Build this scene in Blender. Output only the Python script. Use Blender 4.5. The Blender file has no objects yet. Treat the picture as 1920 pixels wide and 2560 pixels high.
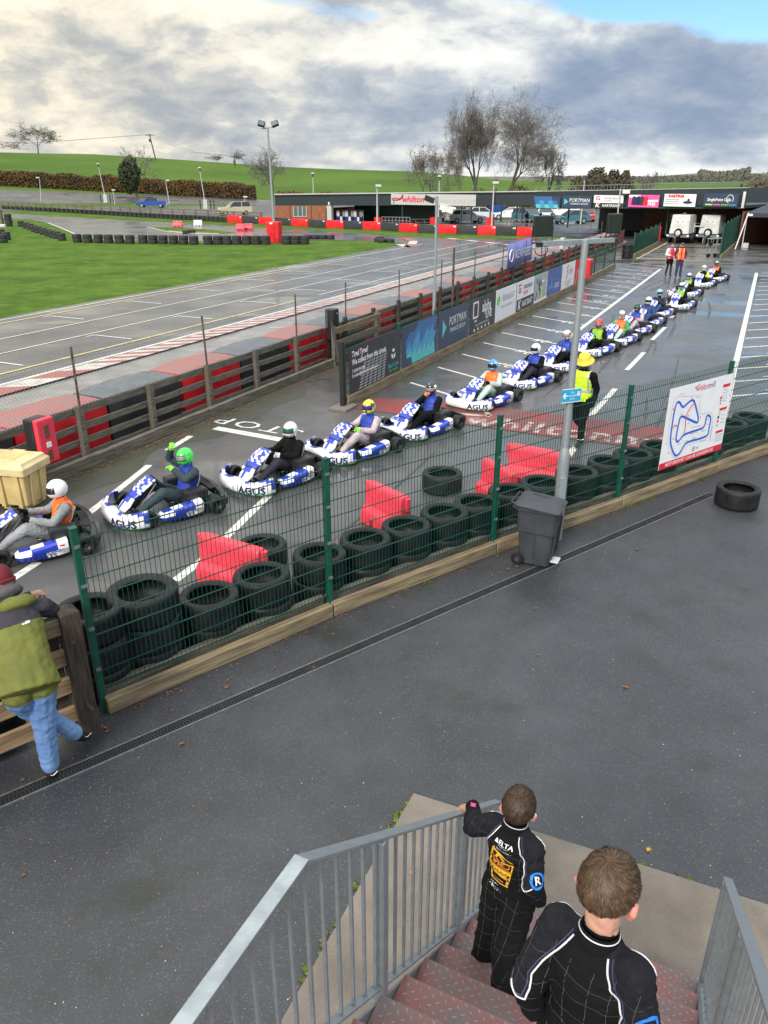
import bpy, bmesh, math, random
from mathutils import Vector, Matrix, noise
from mathutils.bvhtree import BVHTree
R = math.radians; PI = math.pi
random.seed(7)
sc = bpy.context.scene
# ---------------- camera ----------------
CH = 4.8; PITCH = R(23.45); F = 1920.0
cam = bpy.data.cameras.new('camera'); camo = bpy.data.objects.new('camera', cam)
sc.collection.objects.link(camo); sc.camera = camo
camo.location = (0, 0, CH); camo.rotation_euler = (R(90)-PITCH, 0, 0)
cam.sensor_fit = 'VERTICAL'; cam.sensor_height = 36.0; cam.lens = 36.0*F/2560.0
cam.clip_start = 0.05; cam.clip_end = 6000
sc.render.resolution_x = 768; sc.render.resolution_y = 1024
# ---------------- world ----------------
w = bpy.data.worlds.new("World"); sc.world = w; w.use_nodes = True
SUN_EL, SUN_AZ = 34.0, 205.0      # azimuth clockwise from +Y
def build_world():
    nt = w.node_tree; N = nt.nodes; L = nt.links; N.clear()
    out = N.new('ShaderNodeOutputWorld')
    sky = N.new('ShaderNodeTexSky'); sky.sky_type = 'NISHITA'; sky.sun_disc = False
    sky.sun_elevation = R(SUN_EL); sky.sun_rotation = R(SUN_AZ); sky.dust_density = .6
    def math_(op, a, b=None, c=None, clamp=False):
        m = N.new('ShaderNodeMath'); m.operation = op; m.use_clamp = clamp
        for i, v in enumerate((a, b, c)):
            if v is None: continue
            if isinstance(v, (int, float)): m.inputs[i].default_value = v
            else: L.new(v, m.inputs[i])
        return m.outputs[0]
    def noise_(vec, scale, detail, rough, dist=0.0):
        n = N.new('ShaderNodeTexNoise'); n.inputs['Scale'].default_value = scale
        n.inputs['Detail'].default_value = detail; n.inputs['Roughness'].default_value = rough
        n.inputs['Distortion'].default_value = dist; L.new(vec, n.inputs['Vector']); return n.outputs['Fac']
    def ramp_(fac, stops):
        r = N.new('ShaderNodeValToRGB'); e = r.color_ramp.elements
        while len(e) < len(stops): e.new(.5)
        for i, (p, c) in enumerate(stops):
            e[i].position = p; e[i].color = (*c, 1)
        L.new(fac, r.inputs[0]); return r.outputs[0]
    def smooth(v, a, b):
        m = N.new('ShaderNodeMapRange'); m.interpolation_type = 'SMOOTHSTEP'
        m.inputs[1].default_value = a; m.inputs[2].default_value = b; L.new(v, m.inputs[0]); return m.outputs[0]
    tc = N.new('ShaderNodeTexCoord'); d = tc.outputs['Generated']
    sep = N.new('ShaderNodeSeparateXYZ'); L.new(d, sep.inputs[0])
    mp = N.new('ShaderNodeMapping'); mp.inputs['Scale'].default_value = (1, 1, 2.3); L.new(d, mp.inputs[0])
    v = mp.outputs[0]
    def dvec(px, py):
        az = math.atan((px-960)/2092.); el = math.atan((447-py)/2092.)
        return (math.sin(az)*math.cos(el), math.cos(az)*math.cos(el), math.sin(el))
    def blob(px, py, rx, ry):
        # soft lump of cloud round one direction of the sky; rx, ry in hundredths of a radian
        dx, dy, dz = dvec(px, py)
        a = N.new('ShaderNodeVectorMath'); a.operation = 'SUBTRACT'; L.new(d, a.inputs[0]); a.inputs[1].default_value = (dx, dy, dz)
        b = N.new('ShaderNodeVectorMath'); b.operation = 'MULTIPLY'; L.new(a.outputs[0], b.inputs[0])
        b.inputs[1].default_value = (100./rx, 100./rx, 100./ry)
        c = N.new('ShaderNodeVectorMath'); c.operation = 'LENGTH'; L.new(b.outputs[0], c.inputs[0])
        m = N.new('ShaderNodeMapRange'); m.interpolation_type = 'SMOOTHERSTEP'
        m.inputs[1].default_value = 1.6; m.inputs[2].default_value = 0.2
        m.inputs[3].default_value = 0; m.inputs[4].default_value = 1
        L.new(c.outputs['Value'], m.inputs[0]); return m.outputs[0]
    n1 = noise_(v, 6.4, 10, .58, .25)
    n2 = noise_(v, 14.0, 8, .62, .35)
    base = math_('ADD', math_('MULTIPLY', n1, .58), math_('MULTIPLY', n2, .42))
    # dark (1) / bright (0) bias
    dk = math_('ADD', base, -.022)
    for (px, py, rx, ry, s) in ((1650, 250, 17, 5.5, .115), (1470, 190, 5, 3, .08), (150, 200, 16, 2.4, .02), (700, 230, 18, 3.0, .035), (1020, 275, 12, 3.2, .05),
                                (950, 60, 7, 2.2, .07), (1430, 300, 8, 3.0, .08), (1500, 110, 6, 1.6, .08), (1650, 330, 14, 2.0, .05),
                                (560, 75, 16, 2.0, -.09), (1150, 80, 12, 2.4, -.08), (1250, 205, 6, 2.6, -.14), (1000, 170, 12, 1.5, -.06), (1430, 130, 10, 1.6, -.09), (80, 60, 8, 3, -.05),
                                (1500, 450, 22, 1.6, -.11), (300, 380, 20, 1.6, -.03), (900, 390, 10, 1.2, -.05)):
        dk = math_('ADD', dk, math_('MULTIPLY', blob(px, py, rx, ry), s))
    cloud = ramp_(dk, ((.36, (.90, .86, .77)), (.435, (.74, .72, .66)), (.50, (.52, .535, .55)), (.565, (.385, .42, .47)), (.65, (.285, .335, .415)), (.78, (.22, .27, .36))))
    # blue holes
    hb = math_('ADD', math_('MULTIPLY', base, -1.0), .10)
    for (px, py, rx, ry, s) in ((1720, 30, 26, 5.0, .66), (1200, 5, 12, 2.4, .58), (1870, 130, 9, 3.0, .56), (1560, 70, 8, 2.2, .50), (760, 60, 7, 1.6, .44), (900, -10, 14, 2.2, .50), (880, 100, 5, 1.0, .40)):
        hb = math_('ADD', hb, math_('MULTIPLY', blob(px, py, rx, ry), s))
    # elsewhere, overhead, the cover opens now and then
    hole = smooth(hb, -.13, .20)
    # brighter towards the zenith, as under any broken overcast
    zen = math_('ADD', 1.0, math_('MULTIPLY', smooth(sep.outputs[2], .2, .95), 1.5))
    wm = N.new('ShaderNodeMix'); wm.data_type = 'RGBA'; L.new(smooth(sep.outputs[0], -.40, .22), wm.inputs[0]); wm.inputs[6].default_value = (1.05, 1.0, .90, 1); wm.inputs[7].default_value = (.92, .985, 1.07, 1)
    cm = N.new('ShaderNodeMix'); cm.data_type = 'RGBA'; cm.blend_type = 'MULTIPLY'; cm.inputs[0].default_value = 1; L.new(cloud, cm.inputs[6]); L.new(wm.outputs[2], cm.inputs[7]); cloud = cm.outputs[2]
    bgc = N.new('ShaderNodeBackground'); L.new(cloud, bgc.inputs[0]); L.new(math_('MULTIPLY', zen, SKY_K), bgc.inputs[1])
    tn = N.new('ShaderNodeMix'); tn.data_type = 'RGBA'; tn.blend_type = 'MULTIPLY'; tn.inputs[0].default_value = 1; L.new(sky.outputs[0], tn.inputs[6]); tn.inputs[7].default_value = (.66, .88, 1.06, 1)
    bgs = N.new('ShaderNodeBackground'); L.new(tn.outputs[2], bgs.inputs[0]); bgs.inputs[1].default_value = .105
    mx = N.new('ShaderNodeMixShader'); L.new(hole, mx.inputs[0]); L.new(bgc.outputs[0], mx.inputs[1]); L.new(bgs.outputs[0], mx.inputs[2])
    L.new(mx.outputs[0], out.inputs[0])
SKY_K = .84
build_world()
sl = bpy.data.lights.new('sun', 'SUN'); sl.energy = 2.4; sl.angle = R(13); sl.color = (1, .96, .9)
so = bpy.data.objects.new('sun', sl); sc.collection.objects.link(so)
so.rotation_euler = (R(90-SUN_EL), 0, R(180-SUN_AZ))
sc.view_settings.view_transform = 'Standard'; sc.view_settings.look = 'None'
sc.view_settings.exposure = 0.55; sc.view_settings.gamma = 1

# ---------------- helpers ----------------
def at(px, py, z=0.0):
    "world point at height z seen at this pixel of the photograph"
    x = (px-960)/F; y = (py-1280)/F
    fw = math.cos(PITCH)-y*math.sin(PITCH); dn = math.sin(PITCH)+y*math.cos(PITCH)
    t = (CH-z)/dn
    return Vector((x*t, fw*t, z))
UA = R(25.6); U = Vector((math.sin(UA), math.cos(UA), 0)); NR = Vector((math.cos(UA), -math.sin(UA), 0)); TO = Vector((-5.88, 12.56, 0))
def T(s, r, z=0.0):
    "track frame: s along the pit lane, r to its right"
    return TO+U*s+NR*r+Vector((0, 0, z))
def TS(p):
    d = Vector(p)-TO; return d.dot(U), d.dot(NR)
def hx(h):
    h = h.lstrip('#'); f = lambda c: c/12.92 if c <= .04045 else ((c+.055)/1.055)**2.4
    return tuple(f(int(h[i:i+2], 16)/255) for i in (0, 2, 4))
MATS = {}
def M(name, col=None, rough=.6, metal=0, var=.12, scale=6, bump=0, bscale=60, stretch=(1, 1, 1), col2=None, spec=.5, coat=0, emit=0, alpha=1, rvar=0, detail=4, thr=None):
    if col is None: return MATS[name]
    if isinstance(col, str): col = hx(col)
    m = bpy.data.materials.new(name); m.use_nodes = True; MATS[name] = m
    nt = m.node_tree; N = nt.nodes; L = nt.links; b = N['Principled BSDF']
    b.inputs['Roughness'].default_value = rough; b.inputs['Metallic'].default_value = metal
    b.inputs['Specular IOR Level'].default_value = spec
    if coat: b.inputs['Coat Weight'].default_value = coat; b.inputs['Coat Roughness'].default_value = .08
    if alpha < 1: b.inputs['Alpha'].default_value = alpha
    tc = N.new('ShaderNodeTexCoord'); mp = N.new('ShaderNodeMapping'); mp.inputs['Scale'].default_value = stretch
    L.new(tc.outputs['Object'], mp.inputs[0])
    n = N.new('ShaderNodeTexNoise'); n.inputs['Scale'].default_value = scale; n.inputs['Detail'].default_value = detail
    L.new(mp.outputs[0], n.inputs['Vector'])
    r = N.new('ShaderNodeValToRGB'); e = r.color_ramp.elements
    c2 = col2 if col2 is not None else tuple(c*(1-var) for c in col)
    if isinstance(c2, str): c2 = hx(c2)
    c1 = col if col2 is not None else tuple(min(1, c*(1+var)) for c in col)
    lo, hi = thr or (.35, .65)
    e[0].position = lo; e[1].position = hi; e[0].color = (*c1, 1); e[1].color = (*c2, 1)
    L.new(n.outputs['Fac'], r.inputs[0]); L.new(r.outputs[0], b.inputs['Base Color'])
    if emit: L.new(r.outputs[0], b.inputs['Emission Color']); b.inputs['Emission Strength'].default_value = emit
    if rvar:
        mr = N.new('ShaderNodeMapRange'); mr.inputs[1].default_value = .35; mr.inputs[2].default_value = .65
        mr.inputs[3].default_value = max(.03, rough-rvar); mr.inputs[4].default_value = rough+rvar
        L.new(n.outputs['Fac'], mr.inputs[0]); L.new(mr.outputs[0], b.inputs['Roughness'])
    if bump:
        n2 = N.new('ShaderNodeTexNoise'); n2.inputs['Scale'].default_value = bscale; n2.inputs['Detail'].default_value = 3
        L.new(mp.outputs[0], n2.inputs['Vector'])
        bp = N.new('ShaderNodeBump'); bp.inputs['Strength'].default_value = bump; bp.inputs['Distance'].default_value = .02
        L.new(n2.outputs['Fac'], bp.inputs['Height']); L.new(bp.outputs[0], b.inputs['Normal'])
    return m
class MB:
    def __init__(s): s.v = []; s.f = []; s.m = []; s.x = None
    def add(s, vs, fs, mi=0):
        o = len(s.v)
        s.v += [tuple(s.x @ Vector(p)) for p in vs] if s.x is not None else [tuple(p) for p in vs]
        for f in fs: s.f.append(tuple(o+i for i in f)); s.m.append(mi)
    def box(s, c, d, mi=0, mat=None):
        x, y, z = (k/2 for k in d); pts = [Vector((a*x, b*y, e*z)) for e in (-1, 1) for b in (-1, 1) for a in (-1, 1)]
        if mat is not None: pts = [mat @ p for p in pts]
        s.add([p+Vector(c) for p in pts], [(0, 2, 3, 1), (4, 5, 7, 6), (0, 1, 5, 4), (2, 6, 7, 3), (0, 4, 6, 2), (1, 3, 7, 5)], mi)
    def hexa(s, b4, t4, mi=0):
        s.add(list(b4)+list(t4), [(3, 2, 1, 0), (4, 5, 6, 7), (0, 1, 5, 4), (1, 2, 6, 5), (2, 3, 7, 6), (3, 0, 4, 7)], mi)
    def loft(s, rings, mi=0, cap=True, closed=True):
        n = len(rings[0]); vs = [p for r in rings for p in r]; fs = []
        for i in range(len(rings)-1):
            for j in range(n if closed else n-1):
                k = (j+1) % n; fs.append((i*n+j, i*n+k, (i+1)*n+k, (i+1)*n+j))
        if cap: fs.append(tuple(range(n-1, -1, -1))); fs.append(tuple((len(rings)-1)*n+j for j in range(n)))
        s.add(vs, fs, mi)
    def tube(s, pts, r, n=8, mi=0, closed=False, cap=True):
        pts = [Vector(p) for p in pts]; rs = r if isinstance(r, (list, tuple)) else [r]*len(pts)
        rings = []; up = None; m = len(pts)
        for i, p in enumerate(pts):
            if closed: d = pts[(i+1) % m]-pts[i-1]
            else: d = pts[min(i+1, m-1)]-pts[max(i-1, 0)]
            d.normalize()
            if up is None: up = Vector((0, 0, 1)) if abs(d.z) < .9 else Vector((1, 0, 0))
            a = d.cross(up).normalized(); b = a.cross(d).normalized(); up = b
            rings.append([p+(a*math.cos(t)+b*math.sin(t))*rs[i] for t in (2*PI*k/n for k in range(n))])
        if closed: rings.append(rings[0])
        s.loft(rings, mi, cap and not closed)
    def lathe(s, prof, n=24, mi=0, axis='z', c=(0, 0, 0), closedprof=False):
        c = Vector(c); rings = []
        for k in range(n):
            t = 2*PI*k/n; ct, st = math.cos(t), math.sin(t)
            if axis == 'z': rings.append([c+Vector((r*ct, r*st, h)) for r, h in prof])
            elif axis == 'y': rings.append([c+Vector((r*ct, h, r*st)) for r, h in prof])
            else: rings.append([c+Vector((h, r*ct, r*st)) for r, h in prof])
        rings.append(rings[0]); s.loft(rings, mi, False, closedprof)
    def ball(s, c, r, nu=16, nv=10, mi=0, mat=None):
        c = Vector(c); r = Vector(r) if not isinstance(r, (int, float)) else Vector((r, r, r)); rings = []
        for i in range(nv+1):
            ph = -PI/2+PI*i/nv; rr = max(math.cos(ph), .001)
            ring = [Vector((r.x*rr*math.cos(2*PI*j/nu), r.y*rr*math.sin(2*PI*j/nu), r.z*math.sin(ph))) for j in range(nu)]
            rings.append([c+(mat @ p if mat is not None else p) for p in ring])
        s.loft(rings, mi)
    def prism(s, poly, z0, z1, mi=0, f=None):
        "closed 2D outline (ccw) pulled from z0 to z1; f maps (x, y, z)"
        g = f or (lambda x, y, z: (x, y, z)); n = len(poly)
        s.add([g(x, y, z0) for x, y in poly]+[g(x, y, z1) for x, y in poly],
              [tuple(range(n-1, -1, -1)), tuple(range(n, 2*n))]+[(i, (i+1) % n, n+(i+1) % n, n+i) for i in range(n)], mi)
    def build(s, name, mats, parent=None, smooth=False, bevel=0, seg=2, mat=None):
        me = bpy.data.meshes.new(name); me.from_pydata(s.v, [], s.f)
        if not isinstance(mats, (list, tuple)): mats = [mats]
        for m in mats: me.materials.append(MATS[m] if isinstance(m, str) else m)
        me.polygons.foreach_set('material_index', s.m); me.update()
        bm = bmesh.new(); bm.from_mesh(me); bmesh.ops.recalc_face_normals(bm, faces=bm.faces); bm.to_mesh(me); bm.free()
        if smooth:
            me.polygons.foreach_set('use_smooth', [True]*len(me.polygons))
            if smooth != 2: me.set_sharp_from_angle(angle=R(45))
        o = bpy.data.objects.new(name, me); sc.collection.objects.link(o)
        if parent is not None: o.parent = parent
        if mat is not None: o.matrix_local = mat
        if bevel:
            b = o.modifiers.new('bevel', 'BEVEL'); b.width = bevel; b.segments = seg; b.limit_method = 'ANGLE'; b.angle_limit = R(40)
        return o
def tag(o, label=None, cat=None, group=None, kind=None):
    if label: o['label'] = label
    if cat: o['category'] = cat
    if group: o['group'] = group
    if kind: o['kind'] = kind
    return o
def thing(name, label, cat, loc=(0, 0, 0), rz=0, group=None):
    o = bpy.data.objects.new(name, None); sc.collection.objects.link(o); o.empty_display_size = .2
    o.location = loc; o.rotation_euler = (0, 0, rz); return tag(o, label, cat, group)
def copy_tree(o, parent=None):
    c = o.copy(); sc.collection.objects.link(c); c.parent = parent
    for ch in list(o.children): copy_tree(ch, c)
    return c
def struct(mb, name, mats, **k): return tag(mb.build(name, mats, **k), kind='structure')
def sheet(name, pts, z, mats, kind='structure'):
    mb = MB(); mb.add([(p[0], p[1], z) for p in pts], [tuple(range(len(pts)))])
    return tag(mb.build(name, mats), kind=kind)
def text(s, size, m, parent, mat, name='lettering', ext=0.0, align='CENTER', shear=0, bold=0, sx=1, spacing=1, line=1.0, res=2):
    cu = bpy.data.curves.new(name, 'FONT'); cu.body = s; cu.size = size; cu.align_x = align; cu.align_y = 'CENTER'
    cu.shear = shear; cu.offset = bold; cu.space_character = spacing; cu.space_line = line; cu.resolution_u = res; cu.extrude = ext
    t = bpy.data.objects.new('tmp', cu); sc.collection.objects.link(t)
    bpy.context.view_layer.update()
    me = bpy.data.meshes.new_from_object(t.evaluated_get(bpy.context.evaluated_depsgraph_get()))
    bpy.data.objects.remove(t); me.materials.clear(); me.materials.append(MATS[m])
    if sx != 1:
        for v in me.vertices: v.co.x *= sx
    o = bpy.data.objects.new(name, me); sc.collection.objects.link(o)
    if parent is not None: o.parent = parent
    o.matrix_local = mat; return o
def frame(o, x, y, z=None):
    "matrix with origin o and local x, y axes"
    x = Vector(x).normalized(); z = x.cross(Vector(y)).normalized() if z is None else Vector(z).normalized(); y = z.cross(x)
    m = Matrix((x, y, z)).transposed().to_4x4(); m.translation = Vector(o); return m
def rnd(a, b): return random.uniform(a, b)

# ---------------- materials ----------------
def ground_mat(name, c1, c2, rough, rv, fleck=.0, bump=.5, bs=170, wet=.0, tint=None, big=.35):
    m = bpy.data.materials.new(name); m.use_nodes = True; MATS[name] = m
    nt = m.node_tree; N = nt.nodes; L = nt.links; b = N['Principled BSDF']
    tc = N.new('ShaderNodeTexCoord')
    def nz(s, d=5, r=.55):
        n = N.new('ShaderNodeTexNoise'); n.inputs['Scale'].default_value = s; n.inputs['Detail'].default_value = d; n.inputs['Roughness'].default_value = r
        L.new(tc.outputs['Object'], n.inputs['Vector']); return n.outputs['Fac']
    def rp(f, a, c, p, q):
        r = N.new('ShaderNodeValToRGB'); e = r.color_ramp.elements; e[0].position = p; e[1].position = q
        e[0].color = (*a, 1); e[1].color = (*c, 1); L.new(f, r.inputs[0]); return r.outputs[0]
    big_ = nz(big, 6); fine = nz(bs, 2, .6)
    base = rp(big_, c1, c2, .36, .64)
    if fleck:
        mx = N.new('ShaderNodeMix'); mx.data_type = 'RGBA'; mx.blend_type = 'MIX'
        L.new(rp(fine, (0, 0, 0), (1, 1, 1), .60, .72), mx.inputs[0]); L.new(base, mx.inputs[6]); mx.inputs[7].default_value = (fleck, fleck, fleck*.95, 1)
        base = mx.outputs[2]
    if tint:
        mx = N.new('ShaderNodeMix'); mx.data_type = 'RGBA'
        L.new(rp(nz(.9, 7, .65), (0, 0, 0), (1, 1, 1), tint[1], tint[1]+.14), mx.inputs[0]); L.new(base, mx.inputs[6]); mx.inputs[7].default_value = (*tint[0], 1)
        base = mx.outputs[2]
    st = N.new('ShaderNodeMix'); st.data_type = 'RGBA'; st.blend_type = 'MULTIPLY'; st.inputs[0].default_value = 1
    L.new(base, st.inputs[6]); L.new(rp(nz(1.7, 9, .68), (.84, .84, .84), (1.08, 1.08, 1.08), .36, .60), st.inputs[7]); base = st.outputs[2]
    L.new(base, b.inputs['Base Color'])
    mr = N.new('ShaderNodeMapRange'); mr.inputs[1].default_value = .38; mr.inputs[2].default_value = .62
    mr.inputs[3].default_value = max(.05, rough-rv); mr.inputs[4].default_value = rough+rv
    L.new(nz(.28, 6, .6), mr.inputs[0]); rr = mr.outputs[0]
    if wet:
        w2 = N.new('ShaderNodeMapRange'); w2.inputs[1].default_value = wet; w2.inputs[2].default_value = wet+.05; w2.inputs[3].default_value = 0; w2.inputs[4].default_value = 1
        mpz = N.new('ShaderNodeMapping'); mpz.inputs['Scale'].default_value = (.35, .8, 1); mpz.inputs['Rotation'].default_value = (0, 0, R(-12)); L.new(tc.outputs['Object'], mpz.inputs[0])
        nn = N.new('ShaderNodeTexNoise'); nn.inputs['Scale'].default_value = .55; nn.inputs['Detail'].default_value = 7; L.new(mpz.outputs[0], nn.inputs[0])
        L.new(nn.outputs['Fac'], w2.inputs[0])
        mm = N.new('ShaderNodeMix'); mm.data_type = 'FLOAT'; L.new(w2.outputs[0], mm.inputs[0]); L.new(rr, mm.inputs[2]); mm.inputs[3].default_value = .1
        rr = mm.outputs[0]
    L.new(rr, b.inputs['Roughness'])
    bp = N.new('ShaderNodeBump'); bp.inputs['Strength'].default_value = bump; bp.inputs['Distance'].default_value = .004
    L.new(fine, bp.inputs['Height'])
    if wet:
        iv = N.new('ShaderNodeMath'); iv.operation = 'MULTIPLY_ADD'; L.new(w2.outputs[0], iv.inputs[0]); iv.inputs[1].default_value = -bump*.85; iv.inputs[2].default_value = bump
        L.new(iv.outputs[0], bp.inputs['Strength'])
    L.new(bp.outputs[0], b.inputs['Normal'])
    return m
ground_mat('path_tar', (.045, .049, .057), (.028, .030, .036), .40, .10, fleck=.135, bump=1.0, bs=75, tint=((.026, .029, .022), .56), big=.5)
ground_mat('paddock_tar', (.100, .098, .098), (.062, .062, .065), .29, .12, fleck=.19, bump=.5, bs=110, wet=.56)
ground_mat('track_tar', (.070, .075, .085), (.047, .051, .058), .25, .10, fleck=.1, bump=.4, bs=60, wet=.56)
ground_mat('far_tar', (.070, .070, .074), (.050, .051, .055), .45, .10, bump=.3, bs=40, wet=.58)
ground_mat('moss_tar', (.045, .052, .028), (.045, .046, .038), .6, .1, fleck=.1, bump=.7, bs=110)
ground_mat('runoff', (.26, .25, .24), (.19, .18, .17), .42, .12, bump=.3, bs=60, wet=.56, big=1.2)
ground_mat('concrete', (.195, .165, .14), (.145, .122, .105), .8, .08, fleck=.28, bump=.4, bs=140, tint=((.12, .10, .085), .60), big=2.)
ground_mat('grass_gr', (.082, .152, .020), (.048, .100, .013), .9, .05, fleck=.0, bump=1., bs=22, tint=((.112, .165, .028), .52), big=.35)
ground_mat('field_gr', (.090, .150, .026), (.055, .105, .018), .9, .05, bump=.5, bs=3, big=.03, tint=((.07, .14, .02), .5))
for g_ in ('grass_gr', 'field_gr'): MATS[g_].node_tree.nodes['Principled BSDF'].inputs['Specular IOR Level'].default_value = .08
M('paint_white', (.62, .61, .57), .55, col2=(.34, .33, .31), scale=9, thr=(.5, .75), detail=8)
M('paint_yellow', (.55, .46, .22), .55, col2=(.25, .22, .14), scale=5, thr=(.45, .75), detail=8)
M('paint_red', (.25, .035, .034), .5, col2=(.125, .062, .060), scale=1.6, detail=10, thr=(.38, .66))
M('paint_worn', (.50, .40, .38), .5, col2=(.19, .09, .088), scale=4, detail=10, thr=(.42, .62))
M('paint_faded', (.50, .43, .40), .55, col2=(.28, .2, .18), scale=3, detail=8)
M('kerb_red', (.36, .07, .06), .5, col2=(.25, .11, .09), scale=5, detail=6)
M('kerb_white', (.60, .58, .55), .5, col2=(.36, .34, .32), scale=3, detail=6)
M('wood_old', (.20, .18, .145), .85, col2=(.075, .064, .048), scale=7, stretch=(.35, 6, 6), detail=9, bump=.7, bscale=22)
M('wood_post', (.075, .055, .042), .85, col2=(.03, .021, .017), scale=8, stretch=(6, 6, .5), detail=8, bump=.7, bscale=25)
M('wood_pale', (.36, .25, .135), .75, col2=(.17, .11, .06), scale=5, stretch=(.3, 5, 5), detail=9, bump=.5, bscale=22)
M('wood_tan', (.27, .21, .125), .8, col2=(.12, .09, .055), scale=5, stretch=(.4, 6, 6), detail=9, bump=.4, bscale=25)
M('green_coat', (.005, .055, .040), .4, var=.15, scale=9)
M('green_post', (.004, .070, .045), .42, var=.15, scale=4)
M('galv', (.33, .37, .40), .42, .5, var=.12, scale=16, bump=.08, bscale=60, rvar=.12)
M('galv_dark', (.20, .22, .24), .45, .5, var=.2, scale=14)
M('galv_rust', (.16, .13, .12), .6, .4, col2=(.07, .045, .04), scale=9)
M('tyre', (.007, .008, .010), .5, col2=(.014, .015, .016), scale=7, bump=.25, bscale=70, rvar=.12, detail=7, spec=.32)
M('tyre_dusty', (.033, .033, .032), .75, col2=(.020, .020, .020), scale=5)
M('tyre_mark', (.30, .30, .22), .7, col2=(.03, .03, .03), scale=30, thr=(.4, .55))
M('black_plastic', (.018, .019, .021), .42, var=.3, scale=5, rvar=.1)
M('black_matt', (.012, .012, .013), .8)
M('bin_grey', (.038, .042, .052), .45, var=.2, scale=4, bump=.08, bscale=40)
M('barrier_red', (.80, .045, .085), .38, col2=(.64, .04, .07), scale=2.2, detail=8, rvar=.1)
M('barrier_white', (.65, .63, .58), .5)
M('salt_yellow', (.66, .50, .22), .5, col2=(.52, .39, .17), scale=4)
M('salt_lid', (.72, .58, .30), .5, col2=(.56, .45, .24), scale=4)
M('pvc_red', (.66, .018, .026), .38, var=.2, scale=3, bump=.35, bscale=7)
M('pvc_black', (.035, .037, .043), .42, var=.2, scale=3, bump=.35, bscale=7)
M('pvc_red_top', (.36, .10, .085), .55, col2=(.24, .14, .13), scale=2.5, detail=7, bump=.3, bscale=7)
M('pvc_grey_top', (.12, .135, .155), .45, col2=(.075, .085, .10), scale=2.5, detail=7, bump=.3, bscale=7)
M('white', (.78, .78, .78), .4, var=.04)
M('white_dirty', (.66, .67, .66), .4, col2=(.5, .5, .48), scale=3, detail=7)
M('white_gloss', (.80, .80, .80), .12, var=.03, coat=.6)
M('black_gloss', (.012, .012, .014), .1, coat=.6)
M('blue', (.018, .045, .42), .3, var=.06, coat=.3)
M('navy', (.012, .02, .12), .35)
M('kart_white', (.76, .77, .80), .28, var=.04, coat=.3)
M('kart_green', (.03, .38, .04), .4)
M('kart_frame', (.04, .04, .042), .4, .4)
M('chrome', (.6, .6, .62), .2, .9)
M('rim', (.02, .02, .022), .4)
M('skin', (.52, .29, .21), .5, col2=(.45, .23, .165), scale=9)
M('ear_pink', (.62, .26, .19), .5, col2=(.52, .2, .15), scale=30)
M('hair', (.075, .047, .030), .55, col2=(.045, .028, .018), scale=20)
M('hair_light', (.125, .082, .052), .5, col2=(.08, .05, .032), scale=20)
M('suit_black', (.0045, .005, .006), .95, col2=(.008, .0085, .0095), scale=5, bump=.6, bscale=14, spec=.15)
M('suit_yoke', (.013, .013, .019), .9, col2=(.009, .009, .013), scale=40, bump=.3, bscale=60, spec=.2)
M('stitch', (.075, .08, .085), .8)
M('piping', (.70, .70, .74), .5)
M('piping_dark', (.05, .05, .12), .6)
M('logo_yellow', (.72, .38, .03), .5, var=.05)
M('logo_orange', (.75, .22, .03), .5)
M('logo_blue', (.02, .22, .75), .4, var=.02)
M('logo_green', (.02, .3, .16), .4, var=.02)
M('pink', (.8, .1, .35), .5)
M('purple', (.09, .05, .50), .4, var=.1)
M('jacket_olive', (.135, .145, .020), .75, col2=(.095, .105, .016), scale=4, bump=.6, bscale=9)
M('jacket_dark', (.022, .020, .028), .75, bump=.5, bscale=10)
M('hood_grey', (.075, .07, .08), .9, bump=.5, bscale=20)
M('maroon', (.13, .008, .02), .9, bump=.4, bscale=60)
M('denim', (.085, .17, .37), .85, col2=(.16, .28, .50), scale=3, bump=.9, bscale=16, detail=9, stretch=(1, 1, .6))
M('denim_dark', (.02, .035, .085), .85)
M('shoe_black', (.012, .012, .015), .5)
M('shoe_sole', (.05, .05, .05), .7)
M('orange', (.95, .16, .025), .55, var=.06)
M('hi_yellow', (.55, .85, .03), .55, var=.06)
M('hi_green', (.22, .45, .03), .6, var=.06)
M('reflective', (.48, .50, .50), .35, .3)
M('bucket_yellow', (.85, .58, .06), .6)
M('helm_green', (.06, .78, .10), .2, col2=(.03, .5, .05), scale=14, coat=.5, thr=(.55, .6))
M('helm_white', (.8, .8, .82), .18, var=.02, coat=.5)
M('helm_red', (.62, .03, .035), .2, coat=.5, col2=(.12, .02, .03), scale=12, thr=(.6, .64))
M('helm_blue', (.03, .22, .55), .2, coat=.5, col2=(.3, .55, .7), scale=14, thr=(.5, .56))
M('helm_skyblue', (.18, .50, .72), .2, coat=.5, col2=(.75, .8, .85), scale=12, thr=(.55, .6))
M('helm_yellow', (.62, .80, .05), .2, coat=.5, col2=(.05, .05, .06), scale=13, thr=(.53, .57))
M('helm_black', (.02, .02, .022), .2, coat=.5, col2=(.7, .7, .7), scale=11, thr=(.55, .58))
M('helm_silver', (.35, .36, .38), .2, coat=.5, col2=(.05, .05, .06), scale=12, thr=(.5, .54))
M('helm_mixed', (.78, .78, .78), .2, coat=.5, col2=(.4, .08, .04), scale=12, thr=(.5, .54))
M('helm_wgreen', (.75, .78, .75), .2, coat=.5, col2=(.05, .22, .12), scale=12, thr=(.5, .54))
M('helm_wblue', (.75, .76, .8), .2, coat=.5, col2=(.04, .1, .45), scale=12, thr=(.5, .54))
M('visor', (.015, .015, .018), .06, coat=1)
M('visor_purple', (.06, .01, .16), .06, coat=1)
M('visor_green', (.01, .10, .04), .06, coat=1)
M('visor_clear', (.25, .22, .22), .1, coat=1)
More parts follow.
